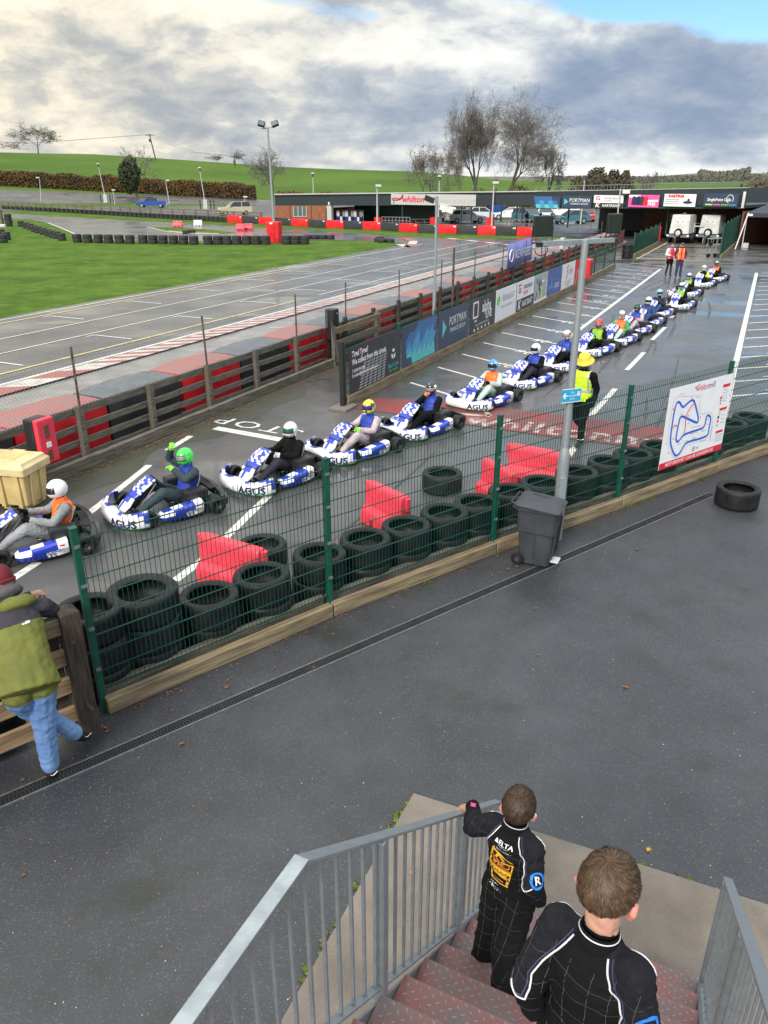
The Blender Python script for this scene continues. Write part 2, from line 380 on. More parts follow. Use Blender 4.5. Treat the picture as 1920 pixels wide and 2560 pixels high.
M('s_grey', (.23, .24, .25), .7, bump=.5, bscale=16, var=.2)
M('s_teal', (.025, .045, .055), .8, bump=.5, bscale=16)
M('s_navyblk', (.012, .013, .022), .8, bump=.5, bscale=16)
M('s_pink', (.52, .42, .43), .85, col2=(.36, .30, .32), scale=9, bump=.5, bscale=16)
M('s_mint', (.42, .53, .49), .75, bump=.5, bscale=16)
M('s_green', (.03, .30, .10), .75, bump=.5, bscale=16)
M('s_blue', (.02, .05, .16), .8, bump=.5, bscale=16)
M('bib_blue', (.015, .045, .33), .6, bump=.4, bscale=16)
M('glove_lime', (.25, .8, .05), .6)
M('brick', (.30, .11, .055), .85, col2=(.21, .075, .04), scale=3, detail=8)
M('brick_dark', (.14, .055, .035), .85, var=.2, scale=3)
M('clad', (.022, .032, .040), .5, var=.12, scale=2, stretch=(12, 1, .2))
M('roof_edge', (.42, .43, .42), .6)
M('sign_grey', (.46, .46, .46), .5, var=.03)
M('sign_white', (.76, .77, .80), .4, var=.03)
M('sign_dark', (.030, .030, .034), .4, var=.2, scale=3)
M('sign_navy', (.035, .055, .10), .4, var=.12, scale=1)
M('sign_blue', (.02, .06, .30), .4, col2=(.12, .16, .42), scale=3)
M('sign_red', (.62, .02, .04), .4, var=.05)
M('cyan', (.10, .50, .52), .4, var=.03)
M('cyan_mid', (.06, .30, .50), .4, var=.03)
M('cyan_deep', (.04, .14, .36), .4, var=.03)
M('sky_sign', (.02, .33, .58), .4, var=.04)
M('text_red', (.62, .03, .06), .5, var=.02)
M('text_white', (.78, .78, .78), .5, var=.02)
M('text_dark', (.03, .03, .06), .5, var=.02)
M('text_cyan', (.05, .40, .48), .5, var=.02)
M('text_green', (.12, .45, .08), .5, var=.02)
M('map_blue', (.02, .11, .58), .4, var=.02)
M('map_grey', (.38, .40, .42), .5, var=.02)
M('lavender', (.19, .20, .50), .7, var=.12, bump=.4, bscale=5)
M('glass', (.02, .025, .03), .08, coat=.5)
M('glass_lit', (.10, .13, .15), .1, coat=.5)
M('car_white', (.70, .72, .74), .2, coat=.8, var=.02)
M('car_silver', (.42, .44, .45), .22, coat=.8, var=.02)
M('car_dark', (.05, .06, .07), .2, coat=.8, var=.02)
M('car_blue', (.015, .08, .36), .2, coat=.8, var=.02)
M('car_gold', (.50, .44, .32), .22, coat=.8, var=.02)
M('car_red', (.5, .03, .03), .2, coat=.8, var=.02)
M('car_teal', (.06, .16, .22), .2, coat=.8, var=.02)
M('lamp_red', (.5, .02, .02), .3)
M('bark', (.085, .075, .06), .9, var=.3, scale=4)
M('twig', (.135, .12, .108), .9, var=.3, scale=.6)
M('leaf_dark', (.030, .045, .016), .8, col2=(.055, .07, .025), scale=1.5)
M('leaf_autumn', (.24, .12, .025), .8, col2=(.10, .065, .03), scale=2)
M('hedge_a', (.070, .050, .024), .9, col2=(.15, .082, .024), scale=.35, detail=8)
M('bush_dark', (.060, .056, .034), .9, col2=(.10, .085, .045), scale=.4, detail=8)
M('far_wood', (.10, .10, .085), .95, col2=(.14, .135, .11), scale=.05, detail=8)
M('leaf_fallen', (.25, .11, .04), .8, col2=(.12, .045, .02), scale=20)
M('leaf_yellow', (.60, .30, .06), .7, var=.2, scale=30)
M('litter', (.6, .6, .58), .7, var=.1)
M('canopy', (.022, .026, .050), .6, bump=.3, bscale=3)
M('tread_red', (.22, .085, .082), .5, .15, col2=(.15, .125, .125), scale=5, detail=9, rvar=.12, bump=.1, bscale=40)
M('tread_stud', (.32, .20, .195), .36, .35, col2=(.28, .26, .255), scale=20, detail=5)
M('moss', (.09, .12, .015), .9, bump=.6, bscale=50, var=.4, scale=20)
# ---------------- solving helpers ----------------
def hgt(bx, by, ty, z0=0.0):
    "height of a point seen at row ty straight above the ground point seen at (bx, by)"
    Y = at(bx, by, z0).y; y = (ty-1280)/F
    return CH-Y*(math.sin(PITCH)+y*math.cos(PITCH))/(math.cos(PITCH)-y*math.sin(PITCH))
def pxx(p): return 960+F*p.x/(p.y*math.cos(PITCH)+(CH-p.z)*math.sin(PITCH))
def sline(px, z, r, s0=-10, s1=90):
    for _ in range(50):
        m = (s0+s1)/2
        if pxx(T(m, r, z)) < px: s0 = m
        else: s1 = m
    return (s0+s1)/2
def interp(tab, x):
    if x <= tab[0][0]: return tab[0][1]
    for (a, b), (c, d) in zip(tab, tab[1:]):
        if x <= c: return b+(d-b)*(x-a)/(c-a)
    return tab[-1][1]
def sst(a, b, x):
    t = min(1, max(0, (x-a)/(b-a))); return t*t*(3-2*t)
SKYL = [(-900, 410), (-300, 396), (0, 391), (231, 393), (463, 405), (694, 419), (1041, 430), (1157, 440), (1260, 452), (1500, 455), (3000, 455)]
HEDZ = [(-400, 3.2), (0, 2.7), (300, 1.7), (671, .35), (900, 0), (3000, 0)]
def terr(x, y):
    r = math.hypot(x, y)
    if y < 30 or r < 158: return 0.0
    px = 960+2092*x/y if y > 1 else 960
    px = max(-900, min(3000, px))
    zh = interp(HEDZ, px)*sst(160, 190, r)
    zc = max(0, CH+340*(447-interp(SKYL, px))/2092)
    side = sst(30, 120, y)
    z = zh+(zc-interp(HEDZ, px))*sst(178, 352, r) if zc > 0 else zh
    z -= max(0, zc)*.9*sst(352, 800, r)
    if r > 185: z += .5*noise.noise(Vector((x*.02, y*.02, 0)))*sst(185, 260, r)
    return z*side
# ---------------- ground, hill, car park, track ----------------
def polar(name, m, radii, azs, dz, inner=None):
    mb = MB(); vs = []; na = len(azs)
    for k, r in enumerate(radii):
        for a in azs:
            rr = r if inner is None else inner(a)+(r-radii[0])/(radii[-1]-radii[0])*(radii[-1]-inner(a))
            x, y = rr*math.sin(a), rr*math.cos(a); vs.append((x, y, terr(x, y)+dz))
    fs = [(i*na+j, i*na+j+1, (i+1)*na+j+1, (i+1)*na+j) for i in range(len(radii)-1) for j in range(na-1)]
    mb.add(vs, fs); return tag(mb.build(name, m, smooth=2), kind='structure')
azs = [R(-180+i*7.5) for i in range(18)]+[R(-45+i*1.0) for i in range(91)]+[R(52.5+i*7.5) for i in range(18)]
polar('grass', 'grass_gr', [.01, 10, 30, 60, 90, 110, 130, 150, 160, 170, 180, 188], azs, -.010)
polar('hill', 'field_gr', [187.9, 200, 215, 230, 250, 270, 290, 310, 325, 335, 345, 355, 370, 400, 500, 700, 1200, 2500, 5500], azs, -.012)
inn = [(-900, 158), (0, 149), (320, 132), (643, 112), (860, 92), (1130, 82), (1345, 78), (1500, 72), (1800, 70), (2600, 72)]
az2 = [math.atan((px-960)/2092) for px in range(-900, 2700, 60)]
polar('car_park', 'far_tar', [80+i*4.5 for i in range(25)], az2, .012, lambda a: interp(inn, 960+2092*math.tan(a)))
P_ = [Vector(p) for p in ((-2.75, 6.16, 0), (-.65, 8.0, 0), (1.52, 9.69, 0), (3.70, 11.27, 0), (5.89, 12.92, 0), (8.08, 14.56, 0), (10.27, 16.20, 0))]
FD = (P_[4]-P_[1]).normalized(); FD0 = (P_[1]-P_[0]).normalized()
sheet('paddock', [T(-30, -.3), T(-30, 60), T(72, 60), T(72, -.3)], 0, 'paddock_tar')
lft = P_[0]-FD0*14
sheet('footpath', [lft, P_[0], P_[1], P_[4], P_[6]+FD*14, (26, -8, 0), (-18, -8, 0)], .004, 'path_tar')
# main straight and the loop behind
sheet('racing_track', [T(-30, -14.9), T(-30, -6.2), T(62, -6.2), T(62, -9), at(1262, 598), at(1180, 596), at(1020, 612), T(48, -15.6), T(30, -15.3), T(10, -14.9)], .006, 'track_tar')
back = [at(*p) for p in ((-120, 529), (15, 533), (210, 545), (420, 556), (643, 569), (860, 580), (960, 589), (1100, 596), (1290, 606))]
low = [at(*p) for p in ((1290, 622), (1020, 612), (1000, 607), (860, 600), (700, 603), (430, 604), (250, 601), (187, 585), (119, 557), (70, 548), (-120, 541))]
sheet('back_track', back+low, .003, 'track_tar')
isl = [at(*p) for p in ((384, 568), (400, 567.5), (470, 570), (540, 576), (590, 582), (560, 584.5), (500, 584), (440, 582), (405, 577))]
sheet('grass_island', isl, .012, 'grass_gr')
sheet('island_kerb', [at(*p) for p in ((420, 577), (470, 581), (548, 583.5), (548, 585.5), (480, 585), (425, 580.5))], .016, 'paint_faded')
sheet('runoff', [T(-30, -6.25), T(-30, -.3), T(62, -.3), T(62, -6.25)], .010, 'runoff')
def strip(mb, a, b, w, z, mi=0, nseg=1):
    a, b = Vector(a), Vector(b); d = (b-a).normalized(); q = Vector((-d.y, d.x, 0))*w/2
    mb.add([(p.x, p.y, z) for p in (a-q, b-q, b+q, a+q)], [(0, 1, 2, 3)], mi)
mb = MB()
for r, w_, mi, a, b in ((-14.5, .10, 0, -25, 54), (-13.9, .12, 1, -25, 40), (-11.42, .08, 0, -20, 56), (-9.5, .08, 0, -20, 58), (-7.28, .12, 1, -20, 22), (-7.28, .08, 0, 22, 58), (-6.3, .14, 0, -25, 60)):
    for k in range(int((b-a)/4)): strip(mb, T(a+4*k, r), T(a+4*k+4, r), w_, .014, mi)
for k in range(9):
    for r0, r1, o_ in ((-13.6, -11.9, 0), (-9.2, -7.6, 2.1)):
        s = 4+k*4.3+o_
        strip(mb, T(s, r0), T(s, r1), .09, .014); strip(mb, T(s, r0), T(s-.35, r0), .07, .0145)
for a, b in (((119, 557), (150, 569)), ((150, 569), (187, 585)), ((368, 568), (400, 575)), ((400, 575), (425, 581))): strip(mb, at(*a), at(*b), .16, .014)
tag(mb.build('track_line', ['paint_white', 'paint_yellow']), kind='structure')
mb = MB(); s = -14.0; k = 0
while s < 60:                      # saw-tooth kerb: short slanted bars, red and white
    near = s < 6.5; ln = 1.0 if near else .34
    q = [T(s, -6.15), T(s+ln, -6.15), T(s+ln+.45, -5.25), T(s+.45, -5.25)]
    mb.add([(p.x, p.y, .016+(.05 if i > 1 else 0)) for i, p in enumerate(q)], [(0, 1, 2, 3)], k % 2); k += 1; s += ln
tag(mb.build('kerb_strip', ['kerb_white', 'kerb_red']), kind='structure')
mb = MB()
for k in range(150):               # worn paint thrown across the run-off further on
    s = rnd(14, 60); r = rnd(-5.1, -1.8); strip(mb, T(s, r), T(s+rnd(-.1, .5), r+rnd(.4, 1.6)), rnd(.1, .4), .0125+k*.00003, random.choice((0, 0, 1, 2)))
tag(mb.build('runoff_paint', ['paint_faded', 'kerb_red', 'pvc_grey_top']), kind='structure')
mb = MB()
kp = [at(*p) for p in ((1000, 611), (1018, 618), (1030, 611), (1034, 603), (1012, 596))]
for i in range(4): strip(mb, kp[i], kp[i+1], .7, .02, i % 2)
kp = [at(1120+i*24, 596+i*2.6) for i in range(9)]
for i in range(8): strip(mb, kp[i], kp[i+1], .6, .02, i % 2)
tag(mb.build('apex_kerb', ['kerb_white', 'kerb_red']), kind='structure')
# paddock paint
mb = MB()
def dash(a, b, w_=.11, z=.004): strip(mb, at(*a), at(*b), w_, z)
for a, b in (((20, 1455), (95, 1406)), ((214, 1290), (373, 1163)), ((418, 1126), (477, 1090)), ((437, 1452), (502, 1404)), ((502, 1404), (633, 1277)), ((633, 1277), (690, 1222)),
             ((1630, 850), (1663, 818)), ((1567, 925), (1610, 881)), ((1477, 1040), (1538, 972)), ((1677, 795), (1690, 782)), ((1394, 1172), (1440, 1115))): dash(a, b, .13)
strip(mb, at(538, 1070), at(705, 1100), .22, .004)
strip(mb, T(17.0, 5.2), T(40, 5.12), .14, .004)
strip(mb, T(7, 10.42), T(40.3, 10.2), .16, .004)
bd = Vector((.60, -.80, 0)); bd2 = Vector((.966, .26, 0))
s = TS(at(1148, 884))[0]; s -= 2*1.95
for k in range(19):
    p0 = T(s+k*1.93-(.05*k if k > 8 else 0), 2.95); ln = (5.2-2.95)/bd.dot(NR)
    if k < 3: ln *= (.8, 1.0, 1.0)[k]
    strip(mb, p0, p0+bd*ln, .085, .0045)
for k in range(5, 24):
    p0 = T(3+k*1.62, 10.45); strip(mb, p0, p0+bd2*5, .09, .0045)
strip(mb, at(1395, 640), at(1830, 650), .10, .0045)
tag(mb.build('bay_line', 'paint_white'), kind='structure')
mb = MB()
for k in range(9):
    a = T(46.5+k*1.9, 2.9); strip(mb, a, a+NR*4.6, .09, .0045)
strip(mb, T(45.5, 2.9), T(62, 2.9), .12, .005); strip(mb, T(46, 2.9), T(46, 7.5), .14, .005)
tag(mb.build('crosshatch_line', 'paint_yellow'), kind='structure')
for k in range(15):                # bay numbers
    p0 = T(s+3.0+k*1.93, 4.55); tag(text(str(27-k), .52, 'paint_white', None, frame((p0.x, p0.y, .006), bd*-1, Vector((-.8, -.6, 0))), name='bay_number', sx=1.3, bold=.003), kind='structure')
for k in range(15):
    p0 = T(12.0+k*1.62, 11.3); tag(text(str(k+1), .5, 'paint_white', None, frame((p0.x, p0.y, .006), bd2*-1, Vector((.26, -.966, 0))), name='bay_number', sx=1.5, bold=.003), kind='structure')
c = at(646, 1066); x = (at(538, 1058)-at(705, 1088)).normalized()
tag(text('STOP', .62, 'paint_white', None, frame((c.x, c.y, .006), x, Vector((-x.y, x.x, 0))), name='stop_marking', sx=1.35, spacing=1.15), kind='structure')
red = [at(*p) for p in ((925, 994), (1000, 998), (1250, 1020), (1450, 1045), (1720, 1080), (1740, 1150), (1600, 1120), (1377, 1092), (1189, 1065), (1060, 1045), (887, 1022))]
sheet('red_paint', red[::-1], .0085, 'paint_red')
c0, c1 = at(1200, 1054), at(1690, 1113); x = (c1-c0).normalized(); c = (c0+c1)/2
tag(text('whiltonmill', 1.05, 'paint_worn', None, frame((c.x, c.y, .012), x, Vector((-x.y, x.x, 0))), name='ground_lettering', sx=.92, bold=.02, spacing=1.06), kind='structure')
mb = MB(); mb.tube([at(1060, 1040)+Vector((0, 0, .012)), at(1130, 1037)+Vector((0, 0, .012)), at(1230, 1040)+Vector((0, 0, .012))], [.05, .05, .1], 4)
mb2 = MB()
for a, b, w_ in (((1150, 1036), (1225, 1041), .16), ((1225, 1041), (1212, 1028), .12), ((1188, 1046), (1205, 1058), .14)): strip(mb2, at(*a), at(*b), w_, .0125)
tag(mb2.build('ground_swoosh', 'paint_worn'), kind='structure')
mb = MB(); rs_m = random.Random(8)
for k in range(26):                # rubbered-in wheel tracks where the karts turn in
    s0 = rs_m.uniform(-4, 34); r0 = rs_m.uniform(5.4, 9.2); w_ = rs_m.uniform(.05, .12); n = 8; L_ = rs_m.uniform(2, 7); cv = rs_m.uniform(-.5, .5)
    pp = [T(s0+L_*i/n, r0+cv*(i/n)**2) for i in range(n+1)]
    for i in range(n): strip(mb, pp[i], pp[i+1], w_*(1-abs(2*i/n-1)**3*.6), .0022+k*.00002)
M('rubber_mark', (.036, .036, .037), .5, col2=(.075, .073, .071), scale=2.2, detail=9, thr=(.42, .62)); tag(mb.build('rubber_mark', 'rubber_mark'), kind='structure')
# mossy damp strips and leaf litter beside the timber edging
def blobsheet(name, a, b, w0, w1, z, m, n=26):
    a, b = Vector(a), Vector(b); d = (b-a); q = Vector((d.y, -d.x, 0)).normalized()
    l = []; r_ = []
    for i in range(n+1):
        t = i/n; p = a+d*t; l.append(p); r_.append(p+q*(w0+(w1-w0)*(.5+.9*noise.noise(Vector((i*.35, w1*7, 3))))))
    mb = MB(); vs = [(p.x, p.y, z) for p in l]+[(p.x, p.y, z) for p in r_]
    mb.add(vs, [(i, i+1, n+2+i, n+1+i) for i in range(n)]); return tag(mb.build(name, m), kind='structure')
blobsheet('damp_moss', T(-3, .3), T(10.3, .25), .25, 1.3, .003, 'moss_tar')
SL = Vector((.25, 5.02, 0)); SN = Vector((.917, -.399, 0)); SU = Vector((.42, .908, 0))
mb = MB(); mb.prism([tuple((SL+SN*a-SU*b)[:2]) for a, b in ((0, 0), (0, 6.5), (7, 6.5), (7, 0))], -.05, .035)
tag(mb.build('concrete_slab', 'concrete', bevel=.01), kind='structure')
mb = MB()
for i in range(110):
    t = rnd(.1, 3.6); p = SL-SU*t-SN*rnd(.0, .05)
    if noise.noise(Vector((t*2.2, 0, 0))) > -.02: mb.ball((p.x, p.y, .012), (rnd(.012, .03), rnd(.012, .03), rnd(.008, .018)), 6, 4)
for i in range(40):
    t = rnd(.3, 4.0); p = SL+SN*t+SU*rnd(.0, .04)
    if noise.noise(Vector((t*2.2, 5, 0))) > .05: mb.ball((p.x, p.y, .012), (rnd(.01, .03), rnd(.01, .03), rnd(.008, .016)), 6, 4)
tag(mb.build('moss', 'moss', smooth=2), 'tufts of green moss along the edge of the concrete slab', 'moss', kind='stuff')
# drain channel
d0, d1 = at(-260, 2120), at(1780, 1236); dv = (d1-d0).normalized(); dq = Vector((-dv.y, dv.x, 0)); DL = (d1-d0).length
dr = thing('drain_channel', 'long black slotted drain grate set into the tarmac beside the green mesh fence', 'drain', d0, math.atan2(dv.y, dv.x))
mb = MB(); n = int(DL/.032); W = .125
for sgn in (-1, 1): mb.box((DL/2, sgn*(W/2+.004), .008), (DL, .012, .012), 0)
mb.build('rim', 'galv_dark', dr)
mb = MB(); mb.box((DL/2, 0, .0055), (DL, W, .003)); mb.build('gutter', 'black_matt', dr)
mb = MB(); mb.box((DL/2, 0, .012), (DL, .010, .008))
for k in range(n): mb.box((k*.032+.016, .028 if 1 else 0, .012), (.015, .056, .006)); mb.box((k*.032+.0, -.031, .012), (.015, .056, .006))
mb.build('grate', 'black_plastic', dr)
# ---------------- tyres ----------------
def tyre_mesh(Rr, wd, hole, n=40, name='tyre'):
    k = wd/.28; q = Rr/.325
    pr = [(.328*q, .02*k), (.332*q, .05*k), (.332*q, .14*k), (.332*q, .23*k), (.328*q, .262*k), (.315*q, .278*k), (.285*q, .285*k), (.25*q, .282*k), (hole+.012, .268*k), (hole, .255*k),
          (hole+.02, .245*k), (.29*q, .22*k), (.305*q, .14*k), (.29*q, .06*k), (hole+.02, .035*k), (hole, .025*k), (hole+.012, .012*k), (.25*q, -.002), (.285*q, -.003), (.315*q, .005*k)]
    mb = MB(); mb.lathe(pr, n, closedprof=True); o = mb.build(name, 'tyre', smooth=2); return o
tyA = tyre_mesh(.325, .305, .222); tyB = tyre_mesh(.36, .30, .235)
for t_ in (tyA, tyB):
    for r_ in (.262, .245):          # raised rings on the sidewall
        pass
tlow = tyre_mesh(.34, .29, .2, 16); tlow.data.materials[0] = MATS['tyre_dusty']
first = {}
def put_tyre(src, p, z, label, group, sc_=1, tilt=0):
    key = src.name
    if key not in first: first[key] = 1; o = src
    else: o = src.copy(); sc.collection.objects.link(o)
    o.location = (p[0], p[1], z); o.rotation_euler = (tilt, tilt*.5, rnd(0, 6)); o.scale = (sc_, sc_, sc_)
    return tag(o, label, 'tyre', group)
def rows(src, p, n, label, group, wd=.28, sc_=1):
    nm = {1: [''], 2: ['bottom tyre of ', 'top tyre of '], 3: ['bottom tyre of ', 'middle tyre of ', 'top tyre of '], 4: ['bottom tyre of ', 'second lowest tyre of ', 'third lowest tyre of ', 'top tyre of ']}[n]
    for k in range(n):
        put_tyre(src, (p[0]+rnd(-.02, .02), p[1]+rnd(-.02, .02)), k*(wd*sc_+.004)+.004, nm[k]+label, group, sc_, rnd(-.012, .012))
stacks = [(231, 1530, 3, 'worn black stack just right of the thick wooden gatepost'), (377, 1487, 3, 'the tall three-high stack nearest the camera behind the green fence'),
          (540, 1498, 2, 'the short stack right of the tall three-high stack'), (675, 1442, 2, 'the stack in front of the nearest red water barrier'),
          (808, 1388, 2, 'the stack straight behind the second green fence post'), (930, 1355, 2, 'the stack just right of the second green fence post'),
          (1032, 1320, 2, 'the stack below the second red water barrier'), (1130, 1285, 2, 'the stack below the lone tyre on the paddock'),
          (1224, 1268, 2, 'the stack behind the third green fence post left of the bin'), (1295, 1233, 2, 'the stack right behind the dark wheelie bin'),
          (1357, 1206, 2, 'the stack hidden partly by the grey lamp post'), (1473, 1189, 2, 'the stack just right of the grey lamp post'),
          (1540, 1159, 2, 'the stack behind the fourth green fence post'), (1599, 1139, 2, 'the stack at the left edge of the circuit map board'),
          (1668, 1118, 2, 'the stack behind the circuit map board'), (1790, 1080, 2, 'the first stack right of the circuit map board'),
          (1862, 1066, 2, 'the stack second from the right edge behind the fence'), (1925, 1050, 2, 'the stack at the right edge behind the fence')]
G1 = 'tyre stacks along the green mesh fence'
ang = math.atan2(FD.y, FD.x)
for px, py, n, lab in stacks:
    zt = n*.305; src = tyB if n == 3 and px > 300 else tyA
    p = at(px, py, zt)
    for a_, b_ in zip(P_, P_[1:]):
        f_ = (b_-a_).normalized(); q_ = Vector((p.x, p.y, 0))-a_; n_ = Vector((-f_.y, f_.x, 0))
        if -.3 < q_.dot(f_) < (b_-a_).length+.3 and q_.dot(n_) < (.41 if src is tyA else .45): p = p+n_*((.41 if src is tyA else .45)-q_.dot(n_))
    rows(src, p, n, lab, G1, .30 if src is tyB else .303)
put_tyre(tyA, at(1106, 1185, .28), .004, 'lone wide tyre lying flat on the paddock between two red water barriers', G1, 1.02)
put_tyre(tyA, at(655, 1362, .28), .004, 'lone tyre lying flat behind the nearest red water barrier', G1)
put_tyre(tyA, at(1706, 1098, .28), .004, 'low tyre half hidden behind the circuit map board', G1)
put_tyre(tyA, at(1847, 1222, .28), .008, 'lone smooth tyre lying on the path in front of the fence at the right edge', G1)
# chalk and dried rubber marks on two sidewalls
Gt = 'two-high tyre stacks along the infield edge'
Gf = 'tyres lining the far wooden rail fence'
def far(px, py, n, lab, g, sc_=1.08):
    p = at(px, py); p.y += .35; rows(tlow, p, n, lab, g, .29, sc_)
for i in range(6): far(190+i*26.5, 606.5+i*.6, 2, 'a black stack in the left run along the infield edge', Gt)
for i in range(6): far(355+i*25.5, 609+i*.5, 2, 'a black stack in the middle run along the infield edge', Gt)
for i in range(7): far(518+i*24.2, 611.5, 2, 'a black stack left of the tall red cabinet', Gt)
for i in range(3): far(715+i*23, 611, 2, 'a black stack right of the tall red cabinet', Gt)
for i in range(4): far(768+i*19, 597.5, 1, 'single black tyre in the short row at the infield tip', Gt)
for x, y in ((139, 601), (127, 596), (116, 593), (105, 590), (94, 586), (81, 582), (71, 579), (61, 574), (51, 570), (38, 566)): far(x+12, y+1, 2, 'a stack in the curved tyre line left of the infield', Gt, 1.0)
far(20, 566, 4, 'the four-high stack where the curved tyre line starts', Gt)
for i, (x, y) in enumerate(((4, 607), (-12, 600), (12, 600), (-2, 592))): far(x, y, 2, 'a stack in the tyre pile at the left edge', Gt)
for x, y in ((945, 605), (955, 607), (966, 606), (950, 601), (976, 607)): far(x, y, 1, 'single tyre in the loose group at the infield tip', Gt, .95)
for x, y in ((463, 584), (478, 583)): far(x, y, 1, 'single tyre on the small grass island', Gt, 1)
for i in range(50):
    x = 8+i*11.35; y = 522.5+(x-8)*.0598
    far(x, y, 2, 'a black stack lining the far wooden rail fence', Gf, .98)
# ---------------- foam barrier blocks and timber barrier ----------------
def sleeve(L_, red):
    t = thing('crash_barrier_block', '', 'barrier')
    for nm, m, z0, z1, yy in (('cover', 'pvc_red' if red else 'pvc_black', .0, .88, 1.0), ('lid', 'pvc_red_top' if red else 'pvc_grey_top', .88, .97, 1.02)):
        mb = MB(); n = 9; rings = []
        prof = [(-.5*yy, z0), (-.53*yy, (z0+z1)/2), (-.5*yy, z1)] if nm == 'cover' else None
        nx = 15
        for i in range(nx+1):
            x = -L_/2+.02+(L_-.04)*i/nx; e = 1-.10*abs(2*i/nx-1)**6
            if nm == 'cover':
                wv = .012*math.sin(i*2.1)+.012*math.sin(i*3.7+1)
                ring = [Vector((x, sy*(.5*e+b_+wv*(1 if 0 < zz < .8 else .3)), zz)) for sy, zz, b_ in ((-1, 0, 0), (-1, .2, .015), (-1, .42, .0), (-1, .65, .02), (-1, .875, -.01), (1, .875, -.01), (1, .65, .02), (1, .42, 0), (1, .2, .015), (1, 0, 0))]
            else:
                hh = .085*math.sin(PI*i/nx)**.5 if 0 < i < nx else .01
                ring = [Vector((x, yv*e, .876+zz*hh+(.01*math.sin(i*1.7+yv*5) if zz > .5 else 0))) for yv, zz in ((-.50, 0), (-.47, .6), (-.3, .95), (0, 1), (.3, .95), (.47, .6), (.50, 0))]
            rings.append(ring)
        mb.loft(rings); mb.build(nm, m, t, smooth=True)
    return t
bR, bB = sleeve(2.18, True), sleeve(2.18, False); usedb = set()
k = 0; s = 1.99-2.2*7
while s < 59:
    red_ = (k % 2 == 0); k += 1
    src = bR if red_ else bB
    if src.name in usedb: o = copy_tree(src)
    else: o = src; usedb.add(src.name)
    o.location = T(s+1.1, -.86, .005); o.rotation_euler = (0, 0, PI/2-UA); o.scale = (1, 1, 1)
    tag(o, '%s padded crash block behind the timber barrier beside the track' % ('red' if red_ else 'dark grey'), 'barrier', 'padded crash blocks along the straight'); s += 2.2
bx = [571, 609, 649, 691, 732, 775, 818, 863, 909, 956, 1002, 1049, 1097, 1145, 1195, 1243, 1295, 1342]
by = [(571, 556), (691, 562), (775, 568), (863, 572), (956, 576), (1049, 582), (1145, 585), (1243, 588), (1342, 592)]
for i in range(17):
    a, b = at(bx[i], interp(by, bx[i])), at(bx[i+1], interp(by, bx[i+1])); L_ = (b-a).length
    t = thing('crash_barrier_block', '%s crash block %s of the wall beyond the back track' % ('red' if i % 2 == 0 else 'black', 'first second third fourth fifth sixth seventh eighth ninth tenth eleventh twelfth thirteenth fourteenth fifteenth sixteenth seventeenth'.split()[i]+' from the left'), 'barrier', (a+b)/2+Vector((0, .3, 0)), math.atan2(b.y-a.y, b.x-a.x), 'red and black blocks beyond the back track')
    mb = MB(); n = 8; rings = []
    for j in range(n+1):
        x = -L_/2+.03+(L_-.06)*j/n; o_ = .03*math.sin(j*2.4+i)
        rings.append([Vector((x, -.28+o_, 0)), Vector((x, -.30+o_, .4)), Vector((x, -.26, .78+.02*math.sin(j))), Vector((x, .26, .78)), Vector((x, .3, 0))])
    mb.loft(rings); mb.build('cover', 'pvc_red' if i % 2 == 0 else 'pvc_black', t, smooth=True)
    mb = MB(); mb.box((L_/2-.22, -.32, .66), (.3, .02, .12)); mb.build('reflector_patch', 'white_dirty', t)
